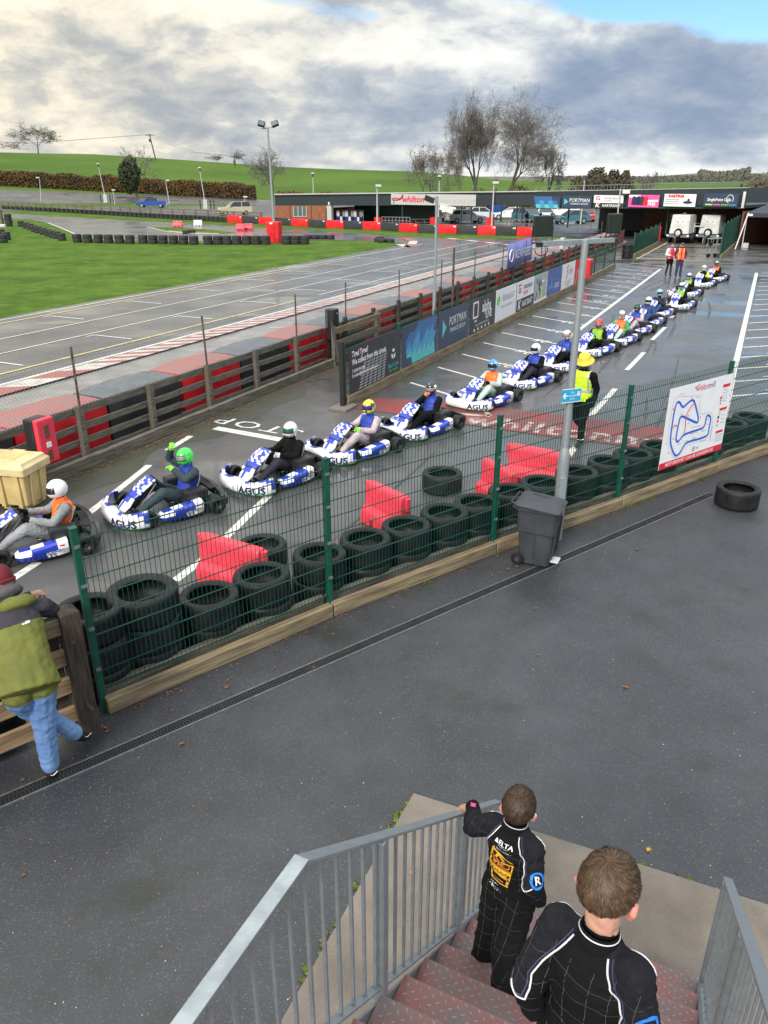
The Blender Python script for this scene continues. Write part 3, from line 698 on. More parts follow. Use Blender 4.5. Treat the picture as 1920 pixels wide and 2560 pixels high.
# timber barrier fence with metal posts and chain link; local x = s, local y = -r
def tframe(s0, r0=0): return T(s0, r0), PI/2-UA
def timber_fence(s0, s1, lab, chain=True, chain_to=None):
    o_, rz = tframe(s0); t = thing('timber_barrier', lab, 'fence', o_, rz); L_ = s1-s0
    npst = int(L_/1.85)+1
    for i in range(npst):
        x = i*1.85; dark = s0+x > 9.5
        mb = MB(); mb.box((0, 0, .53 if not dark else .58), (.12, .11, 1.06 if not dark else 1.16), mat=Matrix.Rotation(rnd(-.02, .02), 3, 'Y'))
        mb.build('fence_post', 'wood_old' if not dark else 'wood_post', t, bevel=.008, mat=Matrix.Translation((x, 0, 0)))
    for zc, hh in ((.95, .15), (.65, .12), (.37, .12), (.12, .12)):
        x = -.9
        while x < L_:
            ln = min(3.7, L_-x); mb = MB(); tl = rnd(-.004, .004)
            mb.box((0, 0, 0), (ln-.01, .04, hh), mat=Matrix.Rotation(tl, 3, 'Y')); mb.build('rail', 'wood_old', t, bevel=.006, mat=Matrix.Translation((x+ln/2, .078+rnd(0, .008), zc+rnd(-.01, .01)))); x += ln
    x = -.9
    while x < L_:
        ln = min(2.9, L_-x); mb = MB(); mb.box((0, 0, 0), (ln-.012, .12, .21)); mb.build('base_timber', 'wood_old', t, bevel=.012, mat=Matrix.Translation((x+ln/2, -.24+rnd(-.01, .01), .105))); x += ln
    nm = int(L_/3.7)+1
    for i in range(nm):
        x = i*3.7; mb = MB(); lean = rnd(-.05, .05)
        mb.tube([(x, -.02, .4), (x+lean, -.02, 2.12)], .022, 6); mb.build('metal_post', 'galv_rust', t)
    if chain:
        L2 = (chain_to or s1)-s0; mb = MB(); z0, z1 = 1.02, 1.92; st = .085 if True else .1
        r_ = .0016
        x = -1.85-(z1-z0)
        def seg(a, b): mb.tube([a, b], r_, 3, cap=False)
        def topz(x): return z1-.07*abs(math.sin(x/3.7*PI))
        while x < L2:
            for sg in (0, 1):
                xa, xb = x, x+.9
                pts = []
                a = (xa, 0, z0) if sg == 0 else (xa, 0, z1-.02); b = (xb, 0, z1-.02) if sg == 0 else (xb, 0, z0)
                seg(a, b)
            x += st
        mb.build('chain_link', 'galv', t)
        mb = MB(); mb.tube([(x_/2, 0, topz(x_/2)) for x_ in range(-4, int(L2*2)+1)], .003, 4); mb.build('strain_wire', 'galv_dark', t)
    return t
timber_fence(-6.48, 9.9, 'weathered timber barrier with chain link above it on the near side of the pit exit')
timber_fence(11.0, 57.5, 'long weathered timber barrier with dark posts running behind the advertising banners', chain_to=34)
# loose angled boards where the two runs overlap
t = thing('spare_rails', 'two angled weathered boards closing the gap beside the black speaker', 'fence', T(9.6, .3), PI/2-UA+.02)
for z_, y_ in ((.98, -.06), (.62, -.06), (.28, -.04)):
    mb = MB(); mb.box((0, 0, 0), (3.0, .045, .17)); mb.build('rail', 'wood_tan' if z_ > .9 else 'wood_old', t, bevel=.006, mat=Matrix.Translation((1.6, y_, z_)))
for x_ in (.2, 3.0):
    mb = MB(); mb.box((x_, 0, .55), (.12, .1, 1.1)); mb.build('fence_post', 'wood_old', t, bevel=.008)
# ---------------- green weld-mesh fence in front ----------------
def mesh_panel(L_, z0, z1, dx=.05, dz=.2, r=.0026, name='mesh_panel', parent=None, mat=None, m='green_coat'):
    mb = MB(); n = max(1, int(L_/dx)); q = r
    for i in range(1, n):
        x = i*L_/n; mb.box((x, 0, (z0+z1)/2), (2*q, 2*q, z1-z0+.04))
    z = z0+.02
    while z <= z1:
        for sg in (-1, 1): mb.box((L_/2, sg*(q*2.1), z), (L_, 2*q, 2*q*1.25))
        z += dz
    return mb.build(name, m, parent, mat=mat)
def line_frame(a, b):
    d = Vector(b)-Vector(a); return Matrix.Translation(a) @ Matrix.Rotation(math.atan2(d.y, d.x), 4, 'Z')
fen = thing('mesh_fence', 'dark green weld mesh fence on a timber kerb between the path and the kart queue', 'fence', tuple(P_[0]))
inv = Matrix.Translation(-P_[0])
for i in range(6):
    a, b = P_[i], P_[i+1]; m = inv @ line_frame(a, b); L_ = (b-a).length
    mesh_panel(L_, .23, 1.93, parent=fen, mat=m)
for i in range(7):
    m = inv @ line_frame(P_[i], P_[min(i+1, 6)] if i < 6 else P_[6]+FD)
    mb = MB(); mb.box((0, .0, .985), (.062, .062, 1.97)); mb.box((0, 0, 1.975), (.07, .07, .012))
    p = mb.build('fence_post', 'green_post', fen, bevel=.004, mat=m)
    mb = MB()
    for z in (.5, .95, 1.4, 1.8): mb.box((.0, -.04, z), (.05, .02, .028)); mb.tube([(.0, -.05, z), (.0, -.062, z)], .009, 6)
    mb.build('clip', 'galv_dark', p)
# timber kerb under the fence
d = 0.0; tot = (P_[6]-P_[0]).length+2; x = 0.10
cuts = [.1, 1.75, 4.5, 7.0, 9.4, 9.46, 12.4]; kerbf = thing('timber_kerb', 'pale weathered sleeper edging laid under the green mesh fence', 'edging', tuple(P_[0]))
def along(d):
    for i in range(6):
        L_ = (P_[i+1]-P_[i]).length
        if d <= L_ or i == 5: return P_[i]+(P_[i+1]-P_[i])*(d/L_)
        d -= L_
for a_, b_ in zip((.0, 2.78, 5.53, 8.25, 10.95, 13.6), (2.77, 5.52, 8.24, 10.94, 13.59, 16.6)):
    for q_, w_, zz, hh in ((-.06, .10, .0, .17), (.10, .09, .0, .22)):
        p, q = along(a_), along(b_); L_ = (q-p).length; m = inv @ line_frame(p, q)
        mb = MB(); mb.box((0, 0, 0), (L_-.012, w_, hh)); mb.build('sleeper', 'wood_tan' if q_ < 0 else 'wood_old', kerbf, bevel=.012, mat=m @ Matrix.Translation((L_/2, q_-.0, hh/2+.004)))
# circuit map board
bA = P_[4]-FD*1.80+Vector((FD.y, -FD.x, 0))*.055; bm_ = line_frame(bA, bA+FD) @ Matrix.Translation((0, 0, .42)) @ Matrix.Rotation(R(90), 4, 'X')   # local x along, y up, z to camera
brd = thing('circuit_board', 'large white circuit map board with a blue track outline hung on the green mesh fence', 'sign', tuple(bA))
bmL = Matrix.Translation(-bA) @ bm_; BW, BH = 1.83, 1.36
mb = MB(); mb.box((BW/2, BH/2, 0), (BW, BH, .006)); mb.build('panel', 'sign_white', brd, mat=bmL)
def bil(x, y):
    TL, TR, BR, BL = (305, 460), (1200, 185), (1030, 1215), (160, 1545); u_, v_ = .5, .5
    for _ in range(30):
        px = (1-u_)*(1-v_)*TL[0]+u_*(1-v_)*TR[0]+u_*v_*BR[0]+(1-u_)*v_*BL[0]; py = (1-u_)*(1-v_)*TL[1]+u_*(1-v_)*TR[1]+u_*v_*BR[1]+(1-u_)*v_*BL[1]
        u_ += (x-px)/880; v_ += (y-py-(x-px)*-.3)/1050
    return u_*BW, (1-v_)*BH
def flat_path(mb, pts, w_, z, mi=0, closed=False, sm=3):
    pts = [Vector((p[0], p[1], 0)) for p in pts]
    for _ in range(sm):
        q = []; n = len(pts); rng = range(n) if closed else range(n-1)
        if not closed: q.append(pts[0])
        for i in rng: a, b = pts[i], pts[(i+1) % n]; q += [a*.75+b*.25, a*.25+b*.75]
        if not closed: q.append(pts[-1])
        pts = q
    n = len(pts); vs = []
    for i, p in enumerate(pts):
        d = (pts[(i+1) % n]-pts[i-1]) if closed else pts[min(i+1, n-1)]-pts[max(i-1, 0)]
        d.normalize(); q = Vector((-d.y, d.x, 0))*w_/2; vs += [(p.x-q.x, p.y-q.y, z), (p.x+q.x, p.y+q.y, z)]
    fs = [(2*i, 2*((i+1) % n), 2*((i+1) % n)+1, 2*i+1) for i in range(n if closed else n-1)]
    mb.add(vs, fs, mi)
blue = [(375, 660), (400, 612), (432, 625), (455, 670), (480, 682), (520, 640), (575, 590), (612, 578), (632, 612), (660, 700), (692, 820), (680, 878), (640, 868), (520, 820), (468, 798), (438, 815), (425, 870), (400, 1000), (383, 1110), (405, 1152), (440, 1115), (485, 1045), (600, 1000), (700, 965), (765, 938), (793, 870), (802, 785), (828, 762), (864, 785), (866, 850), (848, 920), (842, 980), (836, 1022), (800, 1055), (700, 1095), (600, 1122), (530, 1150), (490, 1200), (450, 1285), (400, 1338), (365, 1320), (330, 1230), (308, 1130), (328, 960), (345, 820)]
mb = MB(); flat_path(mb, [bil(*p) for p in blue], .040, .0042, 0, True)
flat_path(mb, [bil(*p) for p in ((628, 615), (560, 700), (515, 790), (510, 880), (512, 950), (490, 1030))], .022, .0052, 1)
flat_path(mb, [bil(*p) for p in ((345, 970), (352, 930), (385, 922), (402, 945))], .026, .0056, 2)
flat_path(mb, [bil(*p) for p in ((345, 620), (365, 570), (420, 545), (600, 530), (712, 505), (700, 600), (705, 700), (715, 765), (800, 740), (850, 725), (890, 750), (895, 850), (870, 990), (860, 1060), (780, 1100), (640, 1150), (560, 1180), (500, 1240), (450, 1320), (390, 1375), (345, 1350), (290, 1230), (275, 1100), (300, 900))], .008, .0040, 3, True)
mb.build('map_drawing', ['map_blue', 'text_red', 'logo_orange', 'map_grey'], brd, mat=bmL)
mb = MB(); mb.box((BW/2, .055, .004), (BW, .11, .003), 0)
for x, y, w_, h_ in ((1088, 352, .22, .05), (1046, 662, .22, .045), (998, 972, .22, .045)):
    u_, v_ = bil(x, y); mb.box((u_, v_, .004), (w_, h_, .002), 0)
for x, y, mi in ((995, 725, 2), (978, 782, 1), (970, 838, 0), (962, 895, 3), (1010, 522, 0), (1005, 560, 1), (1000, 598, 1)):
    u_, v_ = bil(x, y); k_ = .05 if mi != 1 or y > 700 else .028; mb.box((u_, v_, .004), (k_, k_, .002), mi)
u_, v_ = bil(630, 1230); mb.box((u_+.0, v_, .004), (.085, .085, .002), 3); mb.box((u_+.11, v_, .004), (.06, .04, .002), 3)
u_, v_ = bil(878, 1010); mb.box((u_, v_, .004), (.022, .26, .002), 3)
mb.build('key_patch', ['sign_red', 'text_dark', 'salt_yellow', 'map_grey'], brd, mat=bmL)
text('MOTORSPORT CAN BE DANGEROUS', .085, 'text_white', brd, bmL @ Matrix.Translation((BW/2-.05, .055, .0065)), bold=.001, sx=.98)
u_, v_ = bil(745, 405); text('whilton', .15, 'text_red', brd, bmL @ Matrix.Translation((u_-.0, v_, .005)), shear=.15, bold=.001, sx=.85, name='title')
u_, v_ = bil(872, 365); text('mill', .15, 'text_dark', brd, bmL @ Matrix.Translation((u_+.005, v_, .005)), shear=.15, sx=.85, name='title')
mb = MB(); flat_path(mb, [bil(*p) for p in ((700, 365), (670, 400), (640, 415), (655, 440))], .014, .0045, 0); flat_path(mb, [bil(*p) for p in ((690, 385), (660, 408), (632, 412), (640, 430))], .008, .0048, 1)
for x0, y0, L_ in [(1040+i*-4, 385+i*36, 70) for i in range(6)]+[(1030-i*9, 700+i*52, 60) for i in range(4)]+[(940-i*6, 1030+i*28, 110) for i in range(4)]+[(420, 520, 60), (435, 780, 40), (640, 548, 50), (600, 945, 120), (580, 1030, 100), (740, 985, 60), (400, 1180, 50), (245, 1180, 20), (500, 1135, 50), (720, 1130, 90), (540, 890, 30)]:
    a, b = bil(x0, y0), bil(x0+L_, y0-L_*.3); flat_path(mb, [a, b], .012, .0044, 2, sm=0)
for x, y in ((345, 715), (350, 1105), (590, 552), (545, 785), (720, 795), (825, 820), (822, 885), (750, 980), (290, 1300), (620, 1090), (645, 1080)):
    a = bil(x, y); mb.box((a[0], a[1], .0046), (.02, .028, .002), 0)
mb.build('small_print', ['text_red', 'text_dark', 'map_grey'], brd, mat=bmL)
# ---------------- lamp post with floodlights ----------------
lp = at(1390, 1347); lab = 'tall grey galvanised lamp post standing behind the dark wheelie bin at the fence'
lamp = thing('lamp_post', lab, 'lamp post', tuple(lp)); LH = hgt(1390, 1347, 600)
mb = MB(); mb.lathe([(.001, 0), (.080, 0), (.080, 1.22), (.075, 1.30), (.056, 1.38), (.052, 1.4)], 20); mb.box((0, -.09, .75), (.09, .02, .45)); mb.build('base_section', 'galv', lamp, smooth=True)
mb = MB(); mb.tube([(0, 0, 1.38), (.0, 0, LH)], [.053, .042], 16); mb.build('shaft', 'galv', lamp, smooth=True)
aL, aR = at(1357, 603, LH)-lp, at(1535, 594, LH)-lp; ax = (aR-aL); ax.z = 0; ax.normalize()
mb = MB(); mb.box((0, 0, LH-.03), ((aR-aL).length, .05, .06), mat=None); arm = mb.build('cross_arm', 'galv', lamp, mat=Matrix.Translation((aL+aR).to_3d()*.5*Vector((1, 1, 0)).length*0+Vector(((aL.x+aR.x)/2, (aL.y+aR.y)/2, 0))) @ Matrix.Rotation(math.atan2(ax.y, ax.x), 4, 'Z'), bevel=.005)
for nm, p_, dz in (('left', aL, .16), ('right', aR, .20)):
    f_ = thing('flood', '', None); f_.name = 'floodlight'; f_.parent = lamp; f_.location = (p_.x, p_.y, LH); f_.rotation_euler = (0, 0, math.atan2(ax.y, ax.x)+(-.25 if nm == 'left' else .15))
    bpy.data.objects.remove(f_)
    M_ = Matrix.Translation((p_.x, p_.y, LH)) @ Matrix.Rotation(math.atan2(ax.y, ax.x)+(-.2 if nm == 'left' else .1), 4, 'Z')
    mb = MB(); mb.box((0, .02, .17), (.26, .05, .24)); mb.box((0, .055, .17), (.18, .04, .16))
    h_ = mb.build('floodlight', 'black_plastic', lamp, mat=M_, bevel=.01)
    mb = MB(); mb.box((0, -.008, .17), (.22, .006, .20)); mb.build('lens', 'glass', h_)
    mb = MB(); mb.tube([(-.14, .02, .17), (-.14, .02, -.02), (.14, .02, -.02), (.14, .02, .17)], .008, 6); mb.box((0, .02, -.04), (.14, .06, .05)); mb.build('yoke', 'black_plastic', h_)
    mb = MB(); mb.tube([(.09*math.cos(t), .02, -.10+.07*math.sin(t)-.0) for t in [PI*(.0+i/6*1.1)+PI for i in range(7)]], .006, 5); mb.tube([(0, .02, -.06), (.02, .02, -.2)], .006, 5); mb.build('cable', 'black_matt', h_)
# blue arrow sign fixed to the post
sg = thing('arrow_sign', 'small sky blue sign with a white left arrow fixed to the grey lamp post', 'sign', tuple(lp))
zc = hgt(1390, 1347, 985); sx_ = Vector((.93, .37, 0)).normalized()
ms = Matrix.Translation((-.02, -.085, zc)) @ Matrix.Rotation(math.atan2(sx_.y, sx_.x), 4, 'Z') @ Matrix.Rotation(R(90), 4, 'X')
mb = MB(); mb.box((.02, 0, 0), (.30, .19, .006)); mb.build('plate', 'sky_sign', sg, mat=ms)
mb = MB()
for x0, x1, y0, y1 in ((-.13, .17, .085, .094), (-.13, .17, -.094, -.085)): mb.box(((x0+x1)/2, (y0+y1)/2, .0045), (x1-x0, y1-y0, .002))
for q in (((-.115, 0), (-.085, .045), (-.07, .035), (-.085, .010), (-.085, -.010), (-.07, -.035), (-.085, -.045)), ((-.09, -.010), (-.045, -.010), (-.045, .010), (-.09, .010))): mb.prism(list(q), .0035, .0048)
for x, y in ((.13, .04), (.115, .04), (.145, .04)): mb.ball((x, y, .004), (.007, .008, .001), 8, 4); mb.box((x, y-.03, .0042), (.012, .04, .001))
mb.build('arrow', 'text_white', sg, mat=ms)
text('Fire\nassembly\npoint', .042, 'text_white', sg, ms @ Matrix.Translation((.035, 0, .005)), line=1.0, sx=.9)
# ---------------- wheelie bin ----------------
bp_ = (at(1330, 1412)+at(1360, 1400))/2; hd = math.atan2(-.42, .90)
wb = thing('wheelie_bin', 'dark grey wheelie bin with a white foot pedal in front of the lamp post', 'bin', tuple(bp_+Vector((-.02, .04, .006))), hd); wb.scale = (.88, .88, .88)
def loopz(w0, d0, z, k=.06, n=5):
    pts = []
    for sx2, sy2, a0 in ((1, 1, 0), (-1, 1, 90), (-1, -1, 180), (1, -1, 270)):
        for j in range(n): a = R(a0+90*j/(n-1)); pts.append(Vector((sx2*(w0/2-k)+k*math.cos(a), sy2*(d0/2-k)+k*math.sin(a), z)))
    return pts
mb = MB(); mb.loft([loopz(.46, .42, .03), loopz(.50, .45, .25), loopz(.53, .475, .55), loopz(.575, .50, .56), loopz(.60, .52, .90), loopz(.64, .56, .905), loopz(.64, .56, .95)])
for y in (-.16, -.05, .06, .17): mb.box((.285, y, .45), (.02, .02, .6), mat=Matrix.Rotation(R(4), 3, 'Y'))
mb.box((.0, -.235, .5), (.02, .03, .75), mat=Matrix.Rotation(R(3), 3, 'X')); mb.build('body', 'bin_grey', wb, smooth=True, bevel=.006)
mb = MB(); mb.loft([loopz(.68, .60, .955), loopz(.70, .61, .985), loopz(.66, .56, 1.01), loopz(.52, .42, 1.045), loopz(.40, .32, 1.05)])
mb.tube([(-.36, -.22, .97), (-.40, -.22, .98), (-.40, .22, .98), (-.36, .22, .97)], .016, 8); lid = mb.build('lid', 'bin_grey', wb, smooth=True, mat=Matrix.Translation((-.34, 0, .95)) @ Matrix.Rotation(R(4.5), 4, 'Y') @ Matrix.Translation((.34, 0, -.93)))
mb = MB(); mb.box((-.02, .1, 1.056), (.28, .012, .004)); mb.build('lid_rib', 'black_plastic', lid)
mb = MB(); mb.tube([(-.3, -.2, .9), (-.37, -.2, .93), (-.37, .2, .93), (-.3, .2, .9)], .014, 8); mb.build('handle', 'bin_grey', wb, smooth=True)
for y in (-.245, .245):
    mb = MB(); mb.lathe([(.001, y-.03), (.09, y-.03), (.10, y), (.09, y+.03), (.001, y+.03)], 20, axis='y', c=(-.24, 0, .10)); wv = mb.build('wheel', 'tyre', wb, smooth=True)
    mb = MB(); mb.lathe([(.001, y-.034), (.035, y-.036), (.04, y-.03)], 12, axis='y', c=(-.24, 0, .10)); mb.build('hub', 'bin_grey', wv)
mb = MB(); mb.box((.29, -.02, .085), (.14, .2, .02)); mb.build('pedal', 'white_dirty', wb, bevel=.006)
mb = MB(); mb.box((.235, -.02, .09), (.012, .24, .12)); mb.build('pedal_recess', 'black_matt', wb)
# ---------------- water-filled barriers ----------------
def water_barrier(m, a, b, H_, lab, grp, small=False):
    a, b = Vector(a), Vector(b); L_ = (b-a).length; c = (a+b)/2
    t = thing('water_barrier', lab, 'barrier', (c.x, c.y, .005), math.atan2(b.y-a.y, b.x-a.x), grp)
    mb = MB(); rings = []
    pr = [(.20, .10), (.20, .20), (.185, .23), (.13, .27), (.112, .30), (.092, H_-.1), (.082, H_-.03), (.055, H_)]
    ring = lambda x, k=1.0: [Vector((x*(1 if z > .25 else 1.02), -y*k, z)) for y, z in pr]+[Vector((x*(1 if z > .25 else 1.02), y*k, z)) for y, z in reversed(pr)]
    for x, k in ((-L_/2, .86), (-L_/2+.03, 1), (-L_/2+.08, 1), (-.1, 1), (.1, 1), (L_/2-.08, 1), (L_/2-.03, 1), (L_/2, .86)): rings.append(ring(x, k))
    mb.loft(rings)
    for x0, x1 in ((-L_/2+.01, -L_/2+.24), (-.12, .12), (L_/2-.24, L_/2-.01)): mb.hexa([(x0, -.20, 0), (x1, -.20, 0), (x1, .20, 0), (x0, .20, 0)], [(x0-.0, -.20, .13), (x1, -.20, .13), (x1, .20, .13), (x0, .20, .13)])
    o = mb.build('body', m, t, smooth=True, bevel=.012)
    if not small:
        for sg in (-1, 1):
            mb = MB(); mb.lathe([(.001, H_-.20), (.045, H_-.20), (.045, H_-.02), (.001, H_-.02)], 12, c=(sg*(L_/2+.03), 0, 0)); mb.box((sg*(L_/2+.0), 0, H_-.11), (.06, .05, .14)); mb.build('coupling_lug', m, t, smooth=True)
            for yy in (-1, 1):
                mb = MB(); mb.tube([(sg*L_*.26+.035*math.cos(q), yy*.100, H_-.19+.035*math.sin(q)) for q in [PI*2*i/10 for i in range(10)]], .009, 5, closed=True); mb.build('moulding_ring', m, t, smooth=True)
        mb = MB(); mb.box((0, -.110, .335), (L_*.5, .012, .02)); mb.box((0, .110, .335), (L_*.5, .012, .02)); mb.build('rib', m, t)
    return t
GW = 'red water barriers in the paddock'; wh = .60
water_barrier('barrier_red', at(507, 1338, wh), at(655, 1380, wh), wh+.03, 'bright red water barrier nearest the camera behind the tallest tyre stacks', GW)
water_barrier('barrier_red', at(925, 1206, wh), at(1015, 1248, wh), wh+.03, 'second red water barrier from the left beside the puddle', GW)
water_barrier('barrier_red', at(1216, 1150, wh), at(1288, 1190, wh), wh+.03, 'red water barrier angled end-on right of the third green fence post', GW)
water_barrier('barrier_red', at(1278, 1113, wh), at(1415, 1138, wh), wh+.03, 'furthest red water barrier crossing behind the grey lamp post', GW)
for (x0, x1, y, m, l) in ((433, 457, 568, 'barrier_red', 'small orange red barrier on the back track left of the white one'), (485, 506, 565, 'barrier_white', 'small white water barrier on the back track'),
                       (591, 612, 576, 'barrier_red', 'left one of the two red barriers standing together on the back track'), (612, 633, 575, 'barrier_red', 'right one of the two red barriers standing together on the back track')):
    water_barrier(m, at(x0, y), at(x1, y), .62, l, 'barriers on the back track', True)
# ---------------- yellow grit bin, red cabinet by it ----------------
gb = thing('grit_bin', 'pale yellow plastic grit bin with a lid at the left edge by the timber barrier', 'grit bin', tuple(at(62, 1268)+Vector((-.19, .16, .004))), R(-12))
gz = .80; hw = .38
def rct(w0, d0, z, k=.03): return loopz(w0, d0, z, k, 4)
mb = MB(); mb.loft([rct(.80, .52, .08), rct(.88, .60, .62)])
for x in (-.3, .0, .3): mb.box((x, 0, .05), (.12, .48, .1)); mb.hexa([(x-.04, -.30, .06), (x+.04, -.30, .06), (x+.04, -.24, .06), (x-.04, -.24, .06)], [(x-.055, -.335, .6), (x+.055, -.335, .6), (x+.055, -.28, .6), (x-.055, -.28, .6)])
for y in (-.12, .12): mb.hexa([(.36, y-.04, .06), (.43, y-.04, .06), (.43, y+.04, .06), (.36, y+.04, .06)], [(.40, y-.05, .6), (.475, y-.05, .6), (.475, y+.05, .6), (.40, y+.05, .6)])
mb.build('body', 'salt_yellow', gb, smooth=True, bevel=.01)
mb = MB(); mb.loft([rct(.98, .70, .60), rct(.99, .71, .72), rct(.90, .62, .76), rct(.88, .60, .80)]); ld = mb.build('lid', 'salt_lid', gb, smooth=True, bevel=.01)
mb = MB(); mb.box((-.02, -.02, .802), (.46, .30, .012)); mb.build('raised_panel', 'salt_yellow', ld, bevel=.004)
text('GRIT', .16, 'salt_lid', ld, Matrix.Translation((-.02, .0, .809)), bold=.006)
mb = MB(); mb.box((.0, .28, .805), (.22, .05, .02)); mb.build('grip', 'salt_lid', ld, bevel=.005)
# red fire point
c_ = T(-.35, .38); fp = thing('fire_point', 'red plastic extinguisher cabinet with a dark case mounted on the timber barrier', 'cabinet', (c_.x, c_.y, 0), PI/2-UA)
mb = MB(); mb.box((0, 0, .88), (.34, .22, .72)); mb.build('case', 'black_plastic', fp, bevel=.03)
mb = MB(); mb.box((.02, -.15, .86), (.36, .10, .76)); dr_ = mb.build('door', 'barrier_red', fp, bevel=.03)
mb = MB(); mb.box((.02, -.202, 1.02), (.10, .012, .22)); mb.box((.02, -.202, .62), (.10, .012, .18)); mb.build('window', 'brick_dark', dr_, bevel=.01)
mb = MB(); mb.box((.02, -.204, .80), (.09, .01, .09)); mb.build('badge', 'white', dr_)
# ---------------- advertising banner fence ----------------
bf = thing('banner_fence', 'green mesh fence on a timber kerb carrying the row of advertising banners', 'fence', T(6.3, 2.5), PI/2-UA)
def sx(s): return s-6.3
for i, s in enumerate([6.3, 9.25, 11.75, 14.4, 17.0, 19.5, 21.9, 24.0, 26.4, 29.0, 31.5, 34.0, 36.6, 39.8]):
    mb = MB(); mb.box((0, 0, .72), (.07, .07, 1.44)); mb.build('fence_post', 'green_post', bf, bevel=.004, mat=Matrix.Translation((sx(s), 0, 0)))
for a, b in ((6.3, 9.25), (9.25, 11.75), (11.75, 14.4), (14.4, 17), (17, 19.5), (19.5, 21.9), (21.9, 24), (24, 26.4), (26.4, 29), (29, 31.5), (31.5, 34), (34, 36.6), (36.6, 39.8)):
    mesh_panel(b-a, .28, 1.40, .05 if a < 20 else .1, .2, .0028 if a < 20 else .004, parent=bf, mat=Matrix.Translation((sx(a), 0, 0)))
    mb = MB(); mb.box((0, 0, 0), (b-a-.01, .11, .24)); mb.build('base_timber', 'wood_tan', bf, bevel=.012, mat=Matrix.Translation((sx((a+b)/2), -.05, .12)))
mb = MB(); mb.box((-.12, -.02, .75), (.10, .10, 1.5)); mb.build('end_post', 'black_matt', bf, bevel=.008)
mb = MB(); mb.box((-.15, -.05, .03), (.6, .45, .05)); mb.build('concrete_pad', 'concrete', bf)
mb = MB(); mb.tube([(-.10, 0, .80), (3.75, 2.42, 1.22)], .035, 6); mb.build('brace', 'black_matt', bf)
BN = []
def banner(s0, s1, m, lab, z0=.25, z1=1.32):
    o = T(s0+.03, 2.5+.075)
    t = thing('advertising_banner', lab, 'banner', tuple(o), PI/2-UA, 'advertising banners along the paddock fence')
    mm = Matrix.Rotation(R(90), 4, 'X'); W_, H_ = s1-s0-.06, z1-z0; mm = Matrix.Translation((0, 0, z0)) @ mm
    mb = MB(); mb.box((W_/2, H_/2, -.01), (W_, H_, .012)); mb.build('panel', m, t, mat=mm)
    return t, mm @ Matrix.Translation((0, 0, -.0)), W_, H_
def explode(o):
    'each separate piece of a drawn mark becomes a part of its own'
    bm = bmesh.new(); bm.from_mesh(o.data); bm.verts.index_update(); left = set(bm.faces); comps = []
    while left:
        st = [left.pop()]; c = [st[0]]
        while st:
            f = st.pop()
            for v in f.verts:
                for g in v.link_faces:
                    if g in left: left.discard(g); st.append(g); c.append(g)
        comps.append([([tuple(v.co) for v in f.verts], f.material_index) for f in c])
    bm.free(); mats = [m for m in o.data.materials]; nm = o.name.split('.')[0]; par = o.parent; ml = o.matrix_local.copy()
    for c in comps:
        mb = MB()
        for vs, mi in c: mb.add(vs, [tuple(range(len(vs)))], mi)
        me = mb.build(nm, mats, par, mat=ml)
        bm = bmesh.new(); bm.from_mesh(me.data); bmesh.ops.remove_doubles(bm, verts=bm.verts, dist=1e-5); bm.to_mesh(me.data); bm.free()
    bpy.data.objects.remove(o)
def TM(mm, x, y, z=.0025): return mm @ Matrix.Translation((x, y, z))
t, mm, W_, H_ = banner(6.4, 9.25, 'sign_dark', 'black tyre recycling banner with white writing and a grey tread picture')
text('Tired Tyres?\nWe collect from this circuit.', .185, 'text_white', t, TM(mm, .12, H_-.27), align='LEFT', bold=.006, sx=.86)
text('T: 0230 094 5040\nE: contact@blackcircle-recycling.com', .105, 'text_white', t, TM(mm, .12, H_-.62), align='LEFT', bold=.003, sx=.86)
text('Black Circle', .15, 'text_cyan', t, TM(mm, 2.35, .23), bold=.003, sx=.85); text('Rubber Recycling', .075, 'text_green', t, TM(mm, 2.35, .11), bold=.002)
mb = MB()
for k in range(3):
    a = R(90+120*k); c0 = Vector((2.35+.075*math.cos(a), .50+.095*math.sin(a))); tt = a+PI/2
    q = [(c0.x+math.cos(tt+o)*.085*l_, c0.y+math.sin(tt+o)*.085*l_) for o, l_ in ((0, 1), (PI*.55, .6), (PI, 1), (-PI*.55, .6))]; mb.prism(q, .001, .003)
mb.build('emblem', 'text_white', t, mat=mm)
mb = MB()
for i in range(6):
    for j in range(9):
        x = .45+i*.24+.03*j*(1-i*.1); y = .02+j*.068
        if y > .58: continue
        mb.prism([(x, y), (x+.17, y+.015), (x+.19, y+.05), (x+.02, y+.036)], .001, .002+(i+j)*1e-5)
mb.build('tread_picture', 'map_grey', t, mat=mm)
def diamond(mb, W_, H_):
    ol = [(.10, .60), (.42, .82), (.98, 1.0), (.96, .0), (.26, .0), (.02, .42)]
    cols = 6
    for i in range(cols):
        for j in range(7):
            x0 = .02+i*.16; y0 = -.2+j*.2
            for tri in (((x0, y0), (x0+.16, y0-.08), (x0+.16, y0+.2)), ((x0, y0), (x0+.16, y0+.2), (x0, y0+.28))):
                cx = sum(p[0] for p in tri)/3; cy = sum(p[1] for p in tri)/3
                top = interp([(.0, .55), (.1, .60), (.45, .9), (.6, .97), (1, .98)], cx); bot = interp([(0, .45), (.1, .3), (.28, .02), (1, .02)], cx)
                if not (bot < cy < top) or cx > .93: continue
                mi = 0 if cy < .33+.1*((i+j) % 2) else (1 if cy < .66 else 2)
                if (i*3+j+len(tri)) % 3 == 0: mi = min(2, mi+1)
                mb.prism([(min(.97, max(.03, x))*W_, min(.96, max(.04, y))*H_) for x, y in tri], .001, .003+(i*7+j)*1e-5, mi)
t, mm, W_, H_ = banner(9.3, 11.75, 'sign_navy', 'navy banner filled with a turquoise and blue diamond pattern')
mb = MB()
tops = [(.03, .62), (.30, .80), (.55, .96), (.80, .97), (.97, .97)]; n = 7
